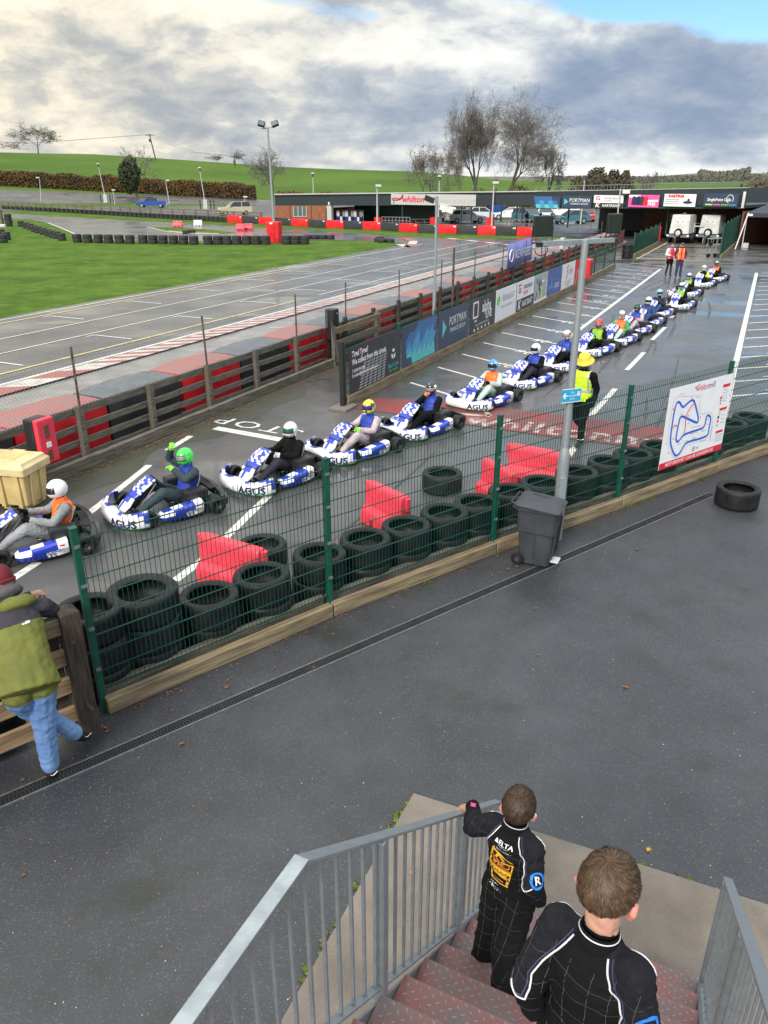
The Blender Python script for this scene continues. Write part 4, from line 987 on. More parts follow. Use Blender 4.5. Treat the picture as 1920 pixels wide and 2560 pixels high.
for i in range(n):     # slanted bands cut into triangles, turquoise at the foot and blue at the top
    for j in range(5):
        x0 = .03+i*.135; sh = .10
        y0, y1 = j*.2, (j+1)*.2
        xa, xb = x0+sh*(1-y0)-.0, x0+sh*(1-y1)
        for k_, tri in enumerate((((xa, y0), (xa+.135, y0), (xb+.135, y1)), ((xa, y0), (xb+.135, y1), (xb, y1)))):
            cx = sum(p[0] for p in tri)/3; cy = sum(p[1] for p in tri)/3
            if cy > interp([(0, .55), (.05, .6), (.5, .95), (1, .98)], cx) or cy < interp([(0, .6), (.05, .45), (.28, .0), (1, 0)], cx) or cx > .95: continue
            v = cy+(.12 if k_ else 0)+(.06 if i % 2 else 0)-.15*(cx-.5)
            mb.prism([(min(.97, max(.02, x))*W_, min(.98, max(.02, y))*H_) for x, y in tri], .001, .003, 0 if v < .38 else (1 if v < .7 else 2))
mb.build('pattern', ['cyan', 'cyan_mid', 'cyan_deep'], t, mat=mm)
t, mm, W_, H_ = banner(11.8, 14.4, 'sign_navy', 'navy banner of a finance group with white lettering and a turquoise triangle')
text('PORTMAN', .36, 'text_white', t, TM(mm, 1.55, .70), sx=.8, spacing=1.08); text('FINANCE GROUP', .19, 'text_white', t, TM(mm, 1.55, .44), sx=.88); text('FINANCIAL SOLUTIONS FOR BUSINESS', .05, 'cyan_mid', t, TM(mm, 1.55, .29))
mb = MB(); mb.prism([(.30, .32), (.62, .58), (.30, .84)], .001, .003); mb.build('triangle', 'cyan', t, mat=mm)
t, mm, W_, H_ = banner(14.45, 17.0, 'sign_dark', 'charcoal banner with a white square logo and live streaming lettering')
text('alpha', .50, 'text_white', t, TM(mm, 1.60, .72), bold=.012, sx=.85); text('LIVE', .34, 'text_white', t, TM(mm, 1.85, .42), bold=.008)
text('THE LIVE STREAM PROFESSIONALS', .09, 'text_white', t, TM(mm, 1.2, .22))
mb = MB()
for x, y, w_, h_ in ((.30, .72, .07, .52), (.74, .72, .07, .52), (.52, .95, .50, .06), (.52, .49, .50, .06), (.48, .37, .07, .06), (.60, .37, .07, .06)): mb.box((x, y, .002), (w_, h_, .003))
for i in range(5): mb.box((.45+i*.36, .09, .002), (.10, .09, .003))
mb.build('emblem', 'text_white', t, mat=mm)
t, mm, W_, H_ = banner(17.05, 19.5, 'sign_white', 'plain white banner with pale green and grey sports management lettering')
text('REENLIGHT', .30, 'map_grey', t, TM(mm, 1.42, .72), sx=.9); text('SPORTS MANAGEMENT', .12, 'map_grey', t, TM(mm, 1.3, .44), spacing=1.15)
mb = MB(); mb.tube([(.24+.11*math.cos(a), .72+.13*math.sin(a), .002) for a in [i*PI/8 for i in range(16)]], .028, 4, closed=True); mb.box((.30, .70, .002), (.12, .04, .003)); mb.build('emblem', 'text_green', t, mat=mm)
def mg_banner(t, mm, W_, H_):
    mb = MB(); mb.box((W_/2, H_*.2, .001), (W_, H_*.40, .004)); mb.build('lower_half', 'sign_dark', t, mat=mm)
    k = H_/1.07; f = W_/2.34
    text('motorsport', .30*k, 'text_dark', t, TM(mm, 1.45*f, H_*.78, .003), sx=.85*f/k); text('GAMES', .2*k, 'text_red', t, TM(mm, 1.15*f, H_*.56, .003), sx=f/k)
    text('KARTKRAFT', .29*k, 'text_white', t, TM(mm, 1.45*f, H_*.19, .005), sx=.9*f/k, bold=.006, shear=.1); text('K', .46*k, 'text_white', t, TM(mm, .33*f, H_*.19, .005), sx=1.1*f/k, bold=.015, shear=.15)
    mb = MB()
    for x, y, w_, h_ in ((.35, .88, .34, .055), (.22, .76, .06, .28), (.35, .64, .30, .055), (.47, .70, .06, .12), (.40, .75, .14, .05)): mb.box((x*f, y*H_, .002), (w_*f, h_*k, .004))
    mb.build('emblem', 'text_red', t, mat=mm)
t, mm, W_, H_ = banner(19.55, 21.9, 'sign_white', 'white over black banner with a red game logo and karting lettering on the paddock fence'); mg_banner(t, mm, W_, H_)
t, mm, W_, H_ = banner(21.95, 24.0, 'map_grey', 'grey banner with pale figures and a yellow stripe on the paddock fence')
mb = MB(); rs = random.Random(5)
for i in range(14): x = .1+rs.random()*.9; y = .15+rs.random()*.7; mb.prism([(x, y-.1), (x+.1, y-.08), (x+.08, y+.12), (x+.01, y+.1)], .001, .002+i*1e-4, rs.choice((0, 0, 1, 2)))
mb.prism([(.95, .1), (1.1, .12), (1.16, .55), (1.0, .5)], .001, .004, 3); mb.box((1.2, .75, .003), (.4, .1, .003), 4); mb.box((W_/2, .04, .003), (W_, .09, .003), 4)
for i in range(3): mb.box((1.75, .32+i*.2, .003), (.09, .09, .003), 4)
mb.build('picture', ['sign_dark', 'cyan_mid', 'sky_sign', 'hi_yellow', 'text_white'], t, mat=mm)
t, mm, W_, H_ = banner(24.05, 26.4, 'sign_blue', 'blue banner with a pale kart and driver picture on the paddock fence')
mb = MB()
for x, y, w_, h_ in ((.55, .35, .5, .14), (.55, .5, .22, .2), (.57, .68, .14, .14), (.3, .28, .14, .14), (.85, .28, .14, .14)): mb.ball((x, y, .001), (w_/2, h_/2, .003), 12, 6, 0)
for i in range(3): mb.box((1.5, .25+i*.08, .002), (.8, .025, .002), 1)
mb.build('picture', ['sky_sign', 'text_white'], t, mat=mm); text('STARS', .2, 'sky_sign', t, TM(mm, 1.5, .78), shear=.2, sx=1.3)
t, mm, W_, H_ = banner(26.45, 29.0, 'sign_white', 'white racewear banner with red and grey lettering just before the red panel')
text('TORM', .30, 'map_grey', t, TM(mm, 1.55, .66), shear=.25); mb = MB(); flat_path(mb, [(1.15, .98), (.80, .80), (1.10, .62), (.75, .38)], .07, .002, 0, sm=1); mb.build('emblem', 'text_red', t, mat=mm)
mb = MB(); [mb.box((1.2, .3-.07*i, .002), (1.3-.2*i, .025, .002)) for i in range(4)]; mb.build('small_print', 'map_grey', t, mat=mm)
t, mm, W_, H_ = banner(29.05, 30.6, 'sign_red', 'short red banner with a white fold at the end of the row', .1, 1.3)
mb = MB(); flat_path(mb, [(.2, .1), (.5, .9), (.9, .3), (1.2, 1.0)], .05, .002, 0, sm=2); mb.build('stripe', 'text_white', t, mat=mm)
rc = thing('red_crate', 'square red padded box hung on the green fence past the banners', 'box', T(sline(1471, .8, 2.75), 2.75), PI/2-UA)
mb = MB(); mb.box((0, 0, .75), (.7, .3, .9)); mb.build('body', 'pvc_red', rc, bevel=.03); mb = MB(); mb.box((0, -.155, .75), (.5, .02, .6)); mb.build('face', 'brick_dark', rc)
# lavender cloth banner on the mesh of the timber barrier
sa, sb = sline(1267, 1.6, 0), sline(1330, 1.6, 0)
lv = thing('cloth_banner', 'lavender cloth banner about respect tied above the timber barrier', 'banner', T(sa, .04), PI/2-UA); L_ = sb-sa; zt, zb = hgt(1267, 690, 625)*0+2.1, 1.02
mb = MB(); n = 16
vs = [(L_*i/n, .03*math.sin(i*1.3), (zb+.10*(i/n))+(zt-zb-.0)*k) for k in (0, .5, 1) for i in range(n+1)]
mb.add(vs, [(k*(n+1)+i, k*(n+1)+i+1, (k+1)*(n+1)+i+1, (k+1)*(n+1)+i) for k in (0, 1) for i in range(n)]); cl_ = mb.build('cloth', 'lavender', lv, smooth=2); cl_.modifiers.new('thickness', 'SOLIDIFY').thickness = .004
text('RACE WITH RESPECT', .55, 'text_white', lv, Matrix.Translation((L_*.56, -.05, (zb+zt)/2+.02)) @ Matrix.Rotation(R(90), 4, 'X'), sx=L_/7.9, bold=.005)
mb = MB(); mb.tube([(.42+.26*math.cos(a), -.05, 1.58+.26*math.sin(a)) for a in [i*PI/8 for i in range(16)]], .03, 4, closed=True); mb.build('crest', 'text_white', lv)
# speaker on a leaning post
o = T(10.15, -.05); sp = thing('loudspeaker_post', 'black column loudspeaker on a leaning post beside the timber barrier', 'loudspeaker', tuple(o), PI/2-UA)
zt = hgt(830, 930, 788); zb = hgt(830, 930, 868)
mb = MB(); mb.box((.0, 0, zb*.5), (.10, .09, zb)); mb.build('post', 'black_matt', sp, bevel=.006)
mb = MB(); mb.box((0, -.1, (zt+zb)/2), (.30, .28, zt-zb)); s_ = mb.build('speaker_case', 'black_plastic', sp, bevel=.02)
mb = MB(); mb.box((.0, -.245, (zt+zb)/2), (.26, .012, zt-zb-.06)); mb.build('grille', 'black_matt', s_)
mb = MB(); mb.box((.04, -.25, zt-.12), (.04, .01, .03)); mb.build('badge', 'white_dirty', s_)
# CCTV pole and thin posts
o = at(1083, 858); cz = hgt(1083, 858, 500)
cp = thing('camera_pole', 'thin galvanised pole carrying a beige security camera and a small floodlight', 'pole', tuple(o))
mb = MB(); mb.tube([(0, 0, 0), (0, 0, 1.6)], .06, 10); mb.tube([(0, 0, 1.6), (.0, 0, cz)], .042, 10); mb.build('pole', 'galv', cp, smooth=True)
mb = MB(); mb.box((0, 0, 0), (.42, .16, .16)); mb.box((.02, 0, .10), (.5, .2, .02)); c_ = mb.build('security_camera', 'barrier_white', cp, mat=Matrix.Translation((.30, -.05, cz-.25)) @ Matrix.Rotation(R(18), 4, 'Y') @ Matrix.Rotation(R(-15), 4, 'Z'), bevel=.01)
mb = MB(); mb.box((-.215, 0, 0), (.01, .12, .12)); mb.build('lens', 'glass', c_)
mb = MB(); mb.box((-.22, 0, cz+.02), (.30, .12, .16), mat=Matrix.Rotation(R(20), 3, 'Y')); mb.build('floodlight', 'black_plastic', cp, bevel=.01)
o = at(1128, 838); tp = thing('thin_pole', 'slim rusty steel pole right of the camera pole behind the banners', 'pole', tuple(o)); mb = MB(); mb.tube([(0, 0, 0), (0, 0, hgt(1128, 838, 619))], .035, 8); mb.tube([(0, 0, 1.9), (0, 0, 2.0)], .05, 8); mb.build('pole', 'galv_rust', tp)
bxo = thing('junction_box', 'small grey electrical box on a post above the timber barrier near the far gate', 'box', T(sline(1404, 1.5, .1), .15), PI/2-UA)
mb = MB(); mb.box((0, 0, .6), (.08, .08, 1.2)); mb.build('post', 'wood_post', bxo); mb = MB(); mb.box((0, 0, 1.5), (.4, .2, .6)); mb.build('case', 'sign_grey', bxo, bevel=.02)
# ---------------- thick gatepost and rails at the left edge ----------------
gp = at(222, 1822); gh = hgt(222, 1822, 1512)
gt = thing('rail_fence', 'pale timber rail fence with a thick weathered pointed post that the man leans on', 'fence', tuple(gp), math.atan2(FD0.y, FD0.x))
mb = MB(); q = .085; mb.hexa([(-q, -q, 0), (q, -q, 0), (q, q, 0), (-q, q, 0)], [(-q, -q, gh-.06), (q, -q, gh-.06), (q, q, gh-.06), (-q, q, gh-.06)])
mb.hexa([(-q*1.02, -q*1.02, gh-.06), (q*1.02, -q*1.02, gh-.06), (q*1.02, q*1.02, gh-.06), (-q*1.02, q*1.02, gh-.06)], [(-.01, -.01, gh), (.01, -.01, gh), (.01, .01, gh), (-.01, .01, gh)])
gpo = mb.build('gate_post', 'wood_post', gt, bevel=.006)
mb = MB(); mb.tube([(.0, -.09, .34), (.0, -.13, .34)], .016, 8); mb.tube([(-.02, -.088, 1.02), (-.02, -.10, 1.02)], .02, 8); mb.tube([(.0, -.1, .35), (.03, -.12, .28)], .012, 6); mb.build('hinge_pin', 'galv_rust', gpo)
for zc, mt in ((1.18, 'wood_tan'), (.86, 'wood_pale'), (.56, 'wood_pale'), (.24, 'wood_pale')):
    mb = MB(); mb.box((0, 0, 0), (3.4, .05, .17)); mb.build('rail', mt, gt, bevel=.008, mat=Matrix.Translation((-1.75, .02, zc-.02)))
for x in (-.05, -1.8, -3.2):
    mb = MB(); mb.box((0, 0, .6), (.11, .11, 1.2)); mb.build('post', 'wood_post', gt, bevel=.006, mat=Matrix.Translation((x-.1, .11, 0)))
for i, dd in enumerate((.75, 1.45, 2.2)):
    p = gp-FD0*dd+Vector((-FD0.y, FD0.x, 0))*.52; rows(tyA, p, 3, 'the %s stack behind the pale timber rails at the left edge' % ('right', 'middle', 'left')[i], G1)
# ---------------- staircase ----------------
SO = Vector((.74, 3.82, 0)); SA = math.atan2(.899, .438)      # local +x runs down the stairs, +y to the left
st = thing('staircase', 'steel staircase with red chequer plate treads leading down to the concrete slab', 'staircase', tuple(SO), SA)
WD = 1.36; gz_, rs_ = .2535, .19; LZ = 1.9
rnd2 = random.Random(3)
def studs(mb, x0, x1, y0, y1, z, fn=None):
    k = 0; y = y0+.02
    while y < y1-.01:
        x = x0+.02+(k % 2)*.025; j = 0
        while x < x1-.01:
            a = R(45 if (j+k) % 2 else -45); c, s_ = math.cos(a), math.sin(a); l_, w_ = .019, .0065
            pts = [(l_, 0), (0, w_), (-l_, 0), (0, -w_)]; P = [(x+px_*c-py_*s_, y+px_*s_+py_*c) for px_, py_ in pts]
            base = [(a_, b_, z) for a_, b_ in P]; tp_ = [((a_-x)*.5+x, (b_-y)*.5+y, z+.003) for a_, b_ in P]
            if fn: base = [fn(*q) for q in base]; tp_ = [fn(*q) for q in tp_]
            mb.add(base+tp_, [(4, 5, 6, 7), (0, 1, 5, 4), (1, 2, 6, 5), (2, 3, 7, 6), (3, 0, 4, 7)])
            x += .050; j += 1
        y += .031; k += 1
for k in range(1, 10):
    z = LZ-rs_*k; x0 = -2.28+gz_*(k-1); x1 = x0+gz_+.03
    mb = MB(); mb.box(((x0+x1)/2, -WD/2, z-.004), (x1-x0, WD-.03, .008)); mb.box((x1-.004, -WD/2, z-.028), (.006, WD-.03, .05)); n0 = len(mb.m); studs(mb, x0, x1, -WD+.02, -.02, z-.0005); mb.m[n0:] = [1]*(len(mb.m)-n0); mb.build('tread', ['tread_red', 'tread_stud'], st)
    mb = MB(); mb.box((x0-.0, -WD/2, z+rs_/2-.01), (.006, WD-.03, rs_-.035)); mb.build('riser', 'tread_red', st)
mb = MB(); mb.box((-2.98, -WD/2, LZ-.006), (1.4, WD-.0, .012)); n0 = len(mb.m); studs(mb, -3.4, -2.29, -WD+.02, -.02, LZ-.0005); mb.m[n0:] = [1]*(len(mb.m)-n0); mb.build('landing_plate', ['tread_red', 'tread_stud'], st)
for y in (.0, -WD):
    mb = MB(); a = Vector((-2.34, y, LZ+.05)); b = Vector((.12, y, .06))
    mb.add([(-2.40, y-.006, LZ+.05), (.10, y-.006, .12), (.10, y-.006, .0), (-.1, y-.006, -.0), (-2.40, y-.006, LZ-.26), (-2.40, y+.006, LZ+.05), (.10, y+.006, .12), (.10, y+.006, .0), (-.1, y+.006, -.0), (-2.40, y+.006, LZ-.26)],
           [(0, 1, 2, 3, 4), (9, 8, 7, 6, 5), (0, 5, 6, 1), (1, 6, 7, 2), (2, 7, 8, 3), (3, 8, 9, 4), (4, 9, 5, 0)])
    mb.box((-3.05, y, LZ-.1), (1.3, .012, .3)); mb.box((-1.15, y+(.012 if y == 0 else -.012), 1.02), (.0, .0, .0)); mb.build('stringer', 'galv', st)
mb = MB()
for x, y in ((-2.5, -.05), (-2.5, -WD+.05), (-3.6, -.05), (-3.6, -WD+.05)): mb.box((x, y, LZ/2), (.08, .08, LZ-.02))
mb.build('support', 'galv', st)
def slz(x): return LZ-rs_/gz_*(x+2.28) if x > -2.28 else LZ        # nosing line
def rail(y, x_lo, lab, posts, xhi=-3.5):
    o_ = thing('stair_railing', lab, 'railing', tuple(SO), SA); rh = .97; bh = .10
    rz_ = lambda x: (2.85-.768*(x+2.28)) if x > -2.28 else 2.85
    pts = [Vector((xhi, y, 2.85)), Vector((-2.28, y, 2.85)), Vector((x_lo, y, rz_(x_lo)))]
    mb = MB()
    def bar(a, b, w_, h_, mbx):
        d = (b-a).normalized(); up = Vector((-d.z, 0, d.x)); q = Vector((0, w_/2, 0)); v = up*h_/2
        mbx.hexa([a-q-v, b-q-v, b+q-v, a+q-v], [a-q+v, b-q+v, b+q+v, a+q+v])
    bar(pts[0], pts[1]+Vector((.005, 0, 0)), .052, .014, mb); o2 = mb.build('handrail', 'galv', o_, bevel=.003)
    mb = MB(); bar(pts[1]-Vector((.006, 0, -.001)), pts[2], .052, .014, mb); mb.build('handrail', 'galv', o_, bevel=.003)
    mb = MB(); bar(pts[1]-Vector((0, 0, .875)), pts[2]-Vector((0, 0, .875)), .04, .012, mb); bar(pts[0]-Vector((0, 0, .875)), pts[1]-Vector((0, 0, .875)), .04, .012, mb); mb.build('bottom_rail', 'galv', o_, bevel=.002)
    x = xhi+.06; i = 0
    while x < x_lo-.02:
        if min(abs(x-p) for p in posts) > .045:
            mb = MB(); mb.box((x, y, rz_(x)-.44), (.0125, .0125, .87)); mb.build('baluster', 'galv', o_)
        x += .098
    for p in posts:
        mb = MB(); mb.box((p, y, (rz_(p)-.01+max(0, slz(p)-.2))/2), (.05, .05, rz_(p)-.02-max(0, slz(p)-.2))); mb.build('post', 'galv', o_, bevel=.004)
    return o_
lr = rail(0, -.0, 'left galvanised steel stair railing that the boy in front holds', [-2.95, -1.72, -.72, -.02])
rr = rail(-WD-.02, .02, 'right galvanised steel stair railing at the bottom right corner', [-.02, -1.1, -2.3])
# ---------------- leaves and litter ----------------
def leaf(p, s_, m, lab, grp='fallen leaves on the tarmac', z=.012):
    mb = MB(); pts = []; k = 11
    for i in range(k*2):
        a = 2*PI*i/(k*2); r_ = s_*(1 if i % 2 == 0 else .55)*(1.25 if i in (0, 4, 18) else .8); pts.append((r_*math.cos(a), r_*math.sin(a)*.75))
    vs = [(0, 0, .006)]+[(x, y, rnd(0, .012)*s_/.03) for x, y in pts]; n = len(pts)
    mb.add(vs, [(0, 1+i, 1+(i+1) % n) for i in range(n)]); o = mb.build('leaf', m); o.location = (p[0], p[1], z); o.rotation_euler = (0, 0, rnd(0, 6)); tag(o, lab, 'leaf', grp)
    o.modifiers.new('thickness', 'SOLIDIFY').thickness = .001
leaf(at(1620, 2127), .034, 'leaf_yellow', 'pale yellow leaf lying on the dark path right of the boys', z=.010)
leaf(at(1031, 2184, .035), .024, 'logo_orange', 'small orange leaf lying on the concrete slab beside the left railing', z=.045)
for q in ((571, 1703), (567, 1721), (687, 1672), (785, 1671), (455, 1862), (58, 1953), (432, 1778), (985, 1522), (1340, 1523), (1592, 1375), (1565, 1720), (1795, 1600), (1385, 1355), (1550, 1311), (1310, 1405), (1300, 1412), (1285, 1400), (1292, 1418), (1270, 1425), (1230, 1440), (263, 1822), (255, 1818), (268, 1832), (1345, 1640), (60, 2190), (1900, 1185), (1885, 1192), (1915, 1180), (1870, 1195), (1898, 1178)):
    leaf(at(*q), rnd(.022, .04), 'leaf_fallen', 'brown fallen leaf lying on the dark path')
mb = MB()
for i in range(200):
    p = at(rnd(-50, 1960), rnd(1350, 2540)); s_ = rnd(.002, .005)
    mb.prism([(p.x+s_*math.cos(a), p.y+s_*1.3*math.sin(a)) for a in (0, 1.4, 2.9, 4.4)], .006, .009, 0 if rnd(0, 1) < .5 else 1)
tag(mb.build('grit', ['litter', 'leaf_yellow']), 'scattered pale grit and crumbs on the dark path', 'grit', kind='stuff')
mb = MB()
for i in range(1300):
    s = rnd(-3, 14); r_ = .36+abs(random.gauss(0, .16)); p = T(s, r_, rnd(.008, .02)); a0 = rnd(0, 6); s_ = rnd(.012, .03)
    mb.add([(p.x+s_*math.cos(a0+a), p.y+s_*.7*math.sin(a0+a), p.z+rnd(0, .012)) for a in (0, 1.6, 3.1, 4.7)], [(0, 1, 2, 3)])
for i in range(500):
    d = rnd(.2, 15); p = along(d)+Vector((FD.y, -FD.x, 0))*(.13+abs(random.gauss(0, .07))); a0 = rnd(0, 6); s_ = rnd(.006, .016)
    mb.add([(p.x+s_*math.cos(a0+a), p.y+s_*.7*math.sin(a0+a), .012+rnd(0, .008)) for a in (0, 1.6, 3.1, 4.7)], [(0, 1, 2, 3)])
tag(mb.build('leaf_litter', 'leaf_fallen'), 'brown leaf litter gathered along the foot of the timber edging', 'leaf litter', kind='stuff')
mb = MB()
def tuft(p, n, h):
    for i in range(n):
        a = rnd(0, 2*PI); l_ = rnd(.5, 1)*h; b = Vector(p)+Vector((rnd(-.05, .05), rnd(-.05, .05), 0)); t_ = b+Vector((math.cos(a)*l_*.6, math.sin(a)*l_*.6, l_)); q = Vector((-math.sin(a), math.cos(a), 0))*.004
        mb.add([b-q, b+q, t_], [(0, 1, 2)])
for d_ in (2.6, 6.8, 7.1, 7.4, 4.9, 8.8, 3.9): tuft(along(d_+1.6)+Vector((FD.y, -FD.x, 0))*.14, 40, .06)
for q in ((1640, 1215), (1660, 1210), (1700, 1205), (890, 1500)): tuft(at(*q), 50, .08)
for i in range(60): tuft(T(rnd(6.5, 30), 2.72+rnd(0, .12)), 14, .09)
for i in range(30): tuft(T(rnd(-2, 12), .42+rnd(0, .2)), 12, .05)
tag(mb.build('weeds', 'grass_gr'), 'small green weeds growing at the foot of the timber kerbs', 'weeds', kind='stuff')
# ---------------- body builder ----------------
def arc_ring(c, side, fwd, rx, ry, n=14): return [c+side*(rx*math.cos(2*PI*k/n))+fwd*(ry*math.sin(2*PI*k/n)) for k in range(n)]
class Body:
    "limbs as tapered chains and trunk as oval rings, fused into one skin"
    def __init__(s): s.mb = MB(); s.seg = []; s.extra = MB(); s.etag = []
    def limb(s, tg, pts, rs):
        pts = [Vector(p) for p in pts]; n = 10
        for i in range(len(pts)-1):
            a, b, ra, rb = pts[i], pts[i+1], rs[i], rs[i+1]; d = (b-a)
            if d.length < 1e-5: continue
            d.normalize(); up = Vector((0, 0, 1)) if abs(d.z) < .9 else Vector((1, 0, 0)); e1 = d.cross(up).normalized(); e2 = e1.cross(d)
            rings = [arc_ring(a-d*ra*k, e1, e2, ra*q, ra*q, n) for k, q in ((.98, .2), (.75, .66), (.4, .92))]+[arc_ring(a, e1, e2, ra, ra, n), arc_ring(b, e1, e2, rb, rb, n)]+[arc_ring(b+d*rb*k, e1, e2, rb*q, rb*q, n) for k, q in ((.4, .92), (.75, .66), (.98, .2))]
            s.mb.loft(rings); s.seg.append((tg, a, b, ra, rb))
    def trunk(s, tg, pts, rx, ry, side=(0, 1, 0)):
        pts = [Vector(p) for p in pts]; side = Vector(side).normalized(); rings = []; m = len(pts)
        for i, p in enumerate(pts):
            d = (pts[min(i+1, m-1)]-pts[max(i-1, 0)]).normalized(); sd = (side-d*side.dot(d)).normalized(); f = sd.cross(d)
            if i == 0: rings.append(arc_ring(p-d*.02, sd, f, rx[0]*.6, ry[0]*.6, 16))
            rings.append(arc_ring(p, sd, f, rx[i], ry[i], 16))
            if i == m-1: rings.append(arc_ring(p+d*.02, sd, f, rx[i]*.6, ry[i]*.6, 16))
        s.mb.loft(rings)
        for i in range(m-1): s.seg.append((tg, pts[i], pts[i+1], (rx[i]+ry[i])/2, (rx[i+1]+ry[i+1])/2))
    def ball(s, tg, c, r, mat=None):
        s.mb.ball(c, r, 16, 12, mat=mat); rr = r if isinstance(r, (int, float)) else sum(r)/3; c = Vector(c); s.seg.append((tg, c, c+Vector((0, 0, .001)), rr, rr))
    def fingers(s, tg, wrist, hand, curl, side, r=.008, ln=.07, thumb=1):
        "five separate bent fingers growing out of the palm; curl = direction they bend to, side = across the knuckles"
        w_ = Vector(wrist); h_ = Vector(hand); d = (h_-w_).normalized(); cu = Vector(curl).normalized(); sd = Vector(side).normalized()
        for i, k in enumerate((-1.5, -.5, .5, 1.5)):
            L_ = ln*(.92, 1.08, 1.0, .78)[i]; b = h_+sd*k*r*2.1
            pts = [b-d*.01, b+d*L_*.38+cu*L_*.06, b+d*L_*.56+cu*L_*.38, b+d*L_*.45+cu*L_*.70]
            s.extra.tube(pts, [r, r*.95, r*.9, r*.65], 8); s.etag.append(tg)
        b = w_+(h_-w_)*.45-sd*r*3.0*thumb*-1*-1
        pts = [b, b-sd*r*2.6*thumb+d*ln*.22+cu*ln*.12, b-sd*r*2.2*thumb+d*ln*.5+cu*ln*.42]
        s.extra.tube(pts, [r*1.15, r*1.05, r*.75], 8)
    def near(s, co):
        best = None; bd = 1e9
        for tg, a, b, ra, rb in s.seg:
            ab = b-a; t = max(0, min(1, (co-a).dot(ab)/max(ab.length_squared, 1e-9))); q = (co-a-ab*t).length-(ra+(rb-ra)*t)
            if q < bd: bd = q; best = (tg, t)
        return best
    def build(s, name, vox, mats, tagmap, parent=None, smooth=6, wrinkle=0, wscale=9, override=None, fm=None):
        o = s.mb.build('tmp', 'skin'); me0 = o.data
        r = o.modifiers.new('r', 'REMESH'); r.mode = 'VOXEL'; r.voxel_size = vox
        m = o.modifiers.new('s', 'SMOOTH'); m.iterations = smooth; m.factor = .5
        bpy.context.view_layer.update()
        me = bpy.data.meshes.new_from_object(o.evaluated_get(bpy.context.evaluated_depsgraph_get())); bpy.data.objects.remove(o)
        if wrinkle:
            nm = [v.normal.copy() for v in me.vertices]
            for v, n_ in zip(me.vertices, nm):
                p = v.co; t_, _ = (s.near(p) if wrinkle else ('', 0))
                if t_ in ('skin', 'head', 'hand', 'glove', 'shoe'): continue
                a = noise.noise(Vector((p.x*wscale, p.y*wscale, p.z*wscale*1.9)))+.5*noise.noise(Vector((p.x*wscale*2.3+7, p.y*wscale*2.3, p.z*wscale*3.6)))
                v.co += n_*(wrinkle*(1-2*abs(a)))
        me.materials.clear()
        for k in mats: me.materials.append(MATS[k])
        tags = []; vals = []
        for p in me.polygons:
            tg, t = s.near(p.center); tags.append(tg)
            mi = tagmap.get(tg, 0)
            if override:
                q = override(p.center, tg, t)
                if q is not None: mi = q
            vals.append(mi)
        me.polygons.foreach_set('material_index', vals); me.polygons.foreach_set('use_smooth', [True]*len(me.polygons))
        me.name = name; ob = bpy.data.objects.new(name, me); sc.collection.objects.link(ob)
        if s.extra.v:
            bm = bmesh.new(); bm.from_mesh(me); o_ = len(bm.verts); vs = [bm.verts.new(v) for v in s.extra.v]; fi = fm if fm is not None else tagmap.get('glove', 0)
            for f in s.extra.f:
                try: q = bm.faces.new([vs[i] for i in f]); q.smooth = True; q.material_index = fi
                except ValueError: pass
            bm.to_mesh(me); bm.free()
        me.update()
        if parent is not None: ob.parent = parent
        s.tags = tags; return ob
def overlay(src, tags, name, m, parent, keep, off=.008, mat2=None, pick2=None):
    "a garment cut from the body's own surface, stood off it and given thickness"
    me = src.data; vid = {}; vs = []; fs = []; mi = []
    for i, tg in enumerate(tags):
        p = me.polygons[i]
        if not keep(p.center, tg): continue
        f = []
        for v in p.vertices:
            if v not in vid: vid[v] = len(vs); q = me.vertices[v]; vs.append(tuple(q.co+q.normal*off))
            f.append(vid[v])
        fs.append(f); mi.append(1 if pick2 and pick2(p.center) else 0)
    nm = bpy.data.meshes.new(name); nm.from_pydata(vs, [], fs); nm.materials.append(MATS[m])
    if mat2: nm.materials.append(MATS[mat2])
    nm.polygons.foreach_set('material_index', mi); nm.polygons.foreach_set('use_smooth', [True]*len(fs)); nm.update()
    o = bpy.data.objects.new(name, nm); sc.collection.objects.link(o); o.parent = parent
    s_ = o.modifiers.new('s', 'SMOOTH'); s_.iterations = 3
    t_ = o.modifiers.new('thickness', 'SOLIDIFY'); t_.thickness = .004; t_.offset = 1
    return o
# ---------------- kart ----------------
PLAN = [(.56, .61), (.64, .605), (.72, .585), (.80, .54), (.87, .47), (.92, .38), (.955, .27), (.975, .14), (.98, 0)]
PLAN = PLAN+[(x, -y) for x, y in reversed(PLAN[:-1])]
def plan_at(s_):
    d = 0
    for (x0, y0), (x1, y1) in zip(PLAN, PLAN[1:]):
        L_ = math.hypot(x1-x0, y1-y0)
        if d+L_ >= s_: k = (s_-d)/L_; return x0+(x1-x0)*k, y0+(y1-y0)*k, (y0-y1)/L_, (x1-x0)/L_
        d += L_
    return PLAN[-1][0], PLAN[-1][1], 0, -1
def panel_pt(t, v):
    x = interp([(0, .84), (.15, .765), (.4, .62), (.7, .43), (.9, .30), (1, .245)], t); z = interp([(0, .17), (.15, .24), (.4, .38), (.7, .53), (.9, .605), (1, .62)], t)
    w_ = interp([(0, .06), (.08, .12), (.25, .165), (.40, .135), (.5, .165), (.75, .18), (.95, .16), (1, .13)], t)
    return Vector((x-.05*v*v*.8, w_*v, z-.045*v*v))
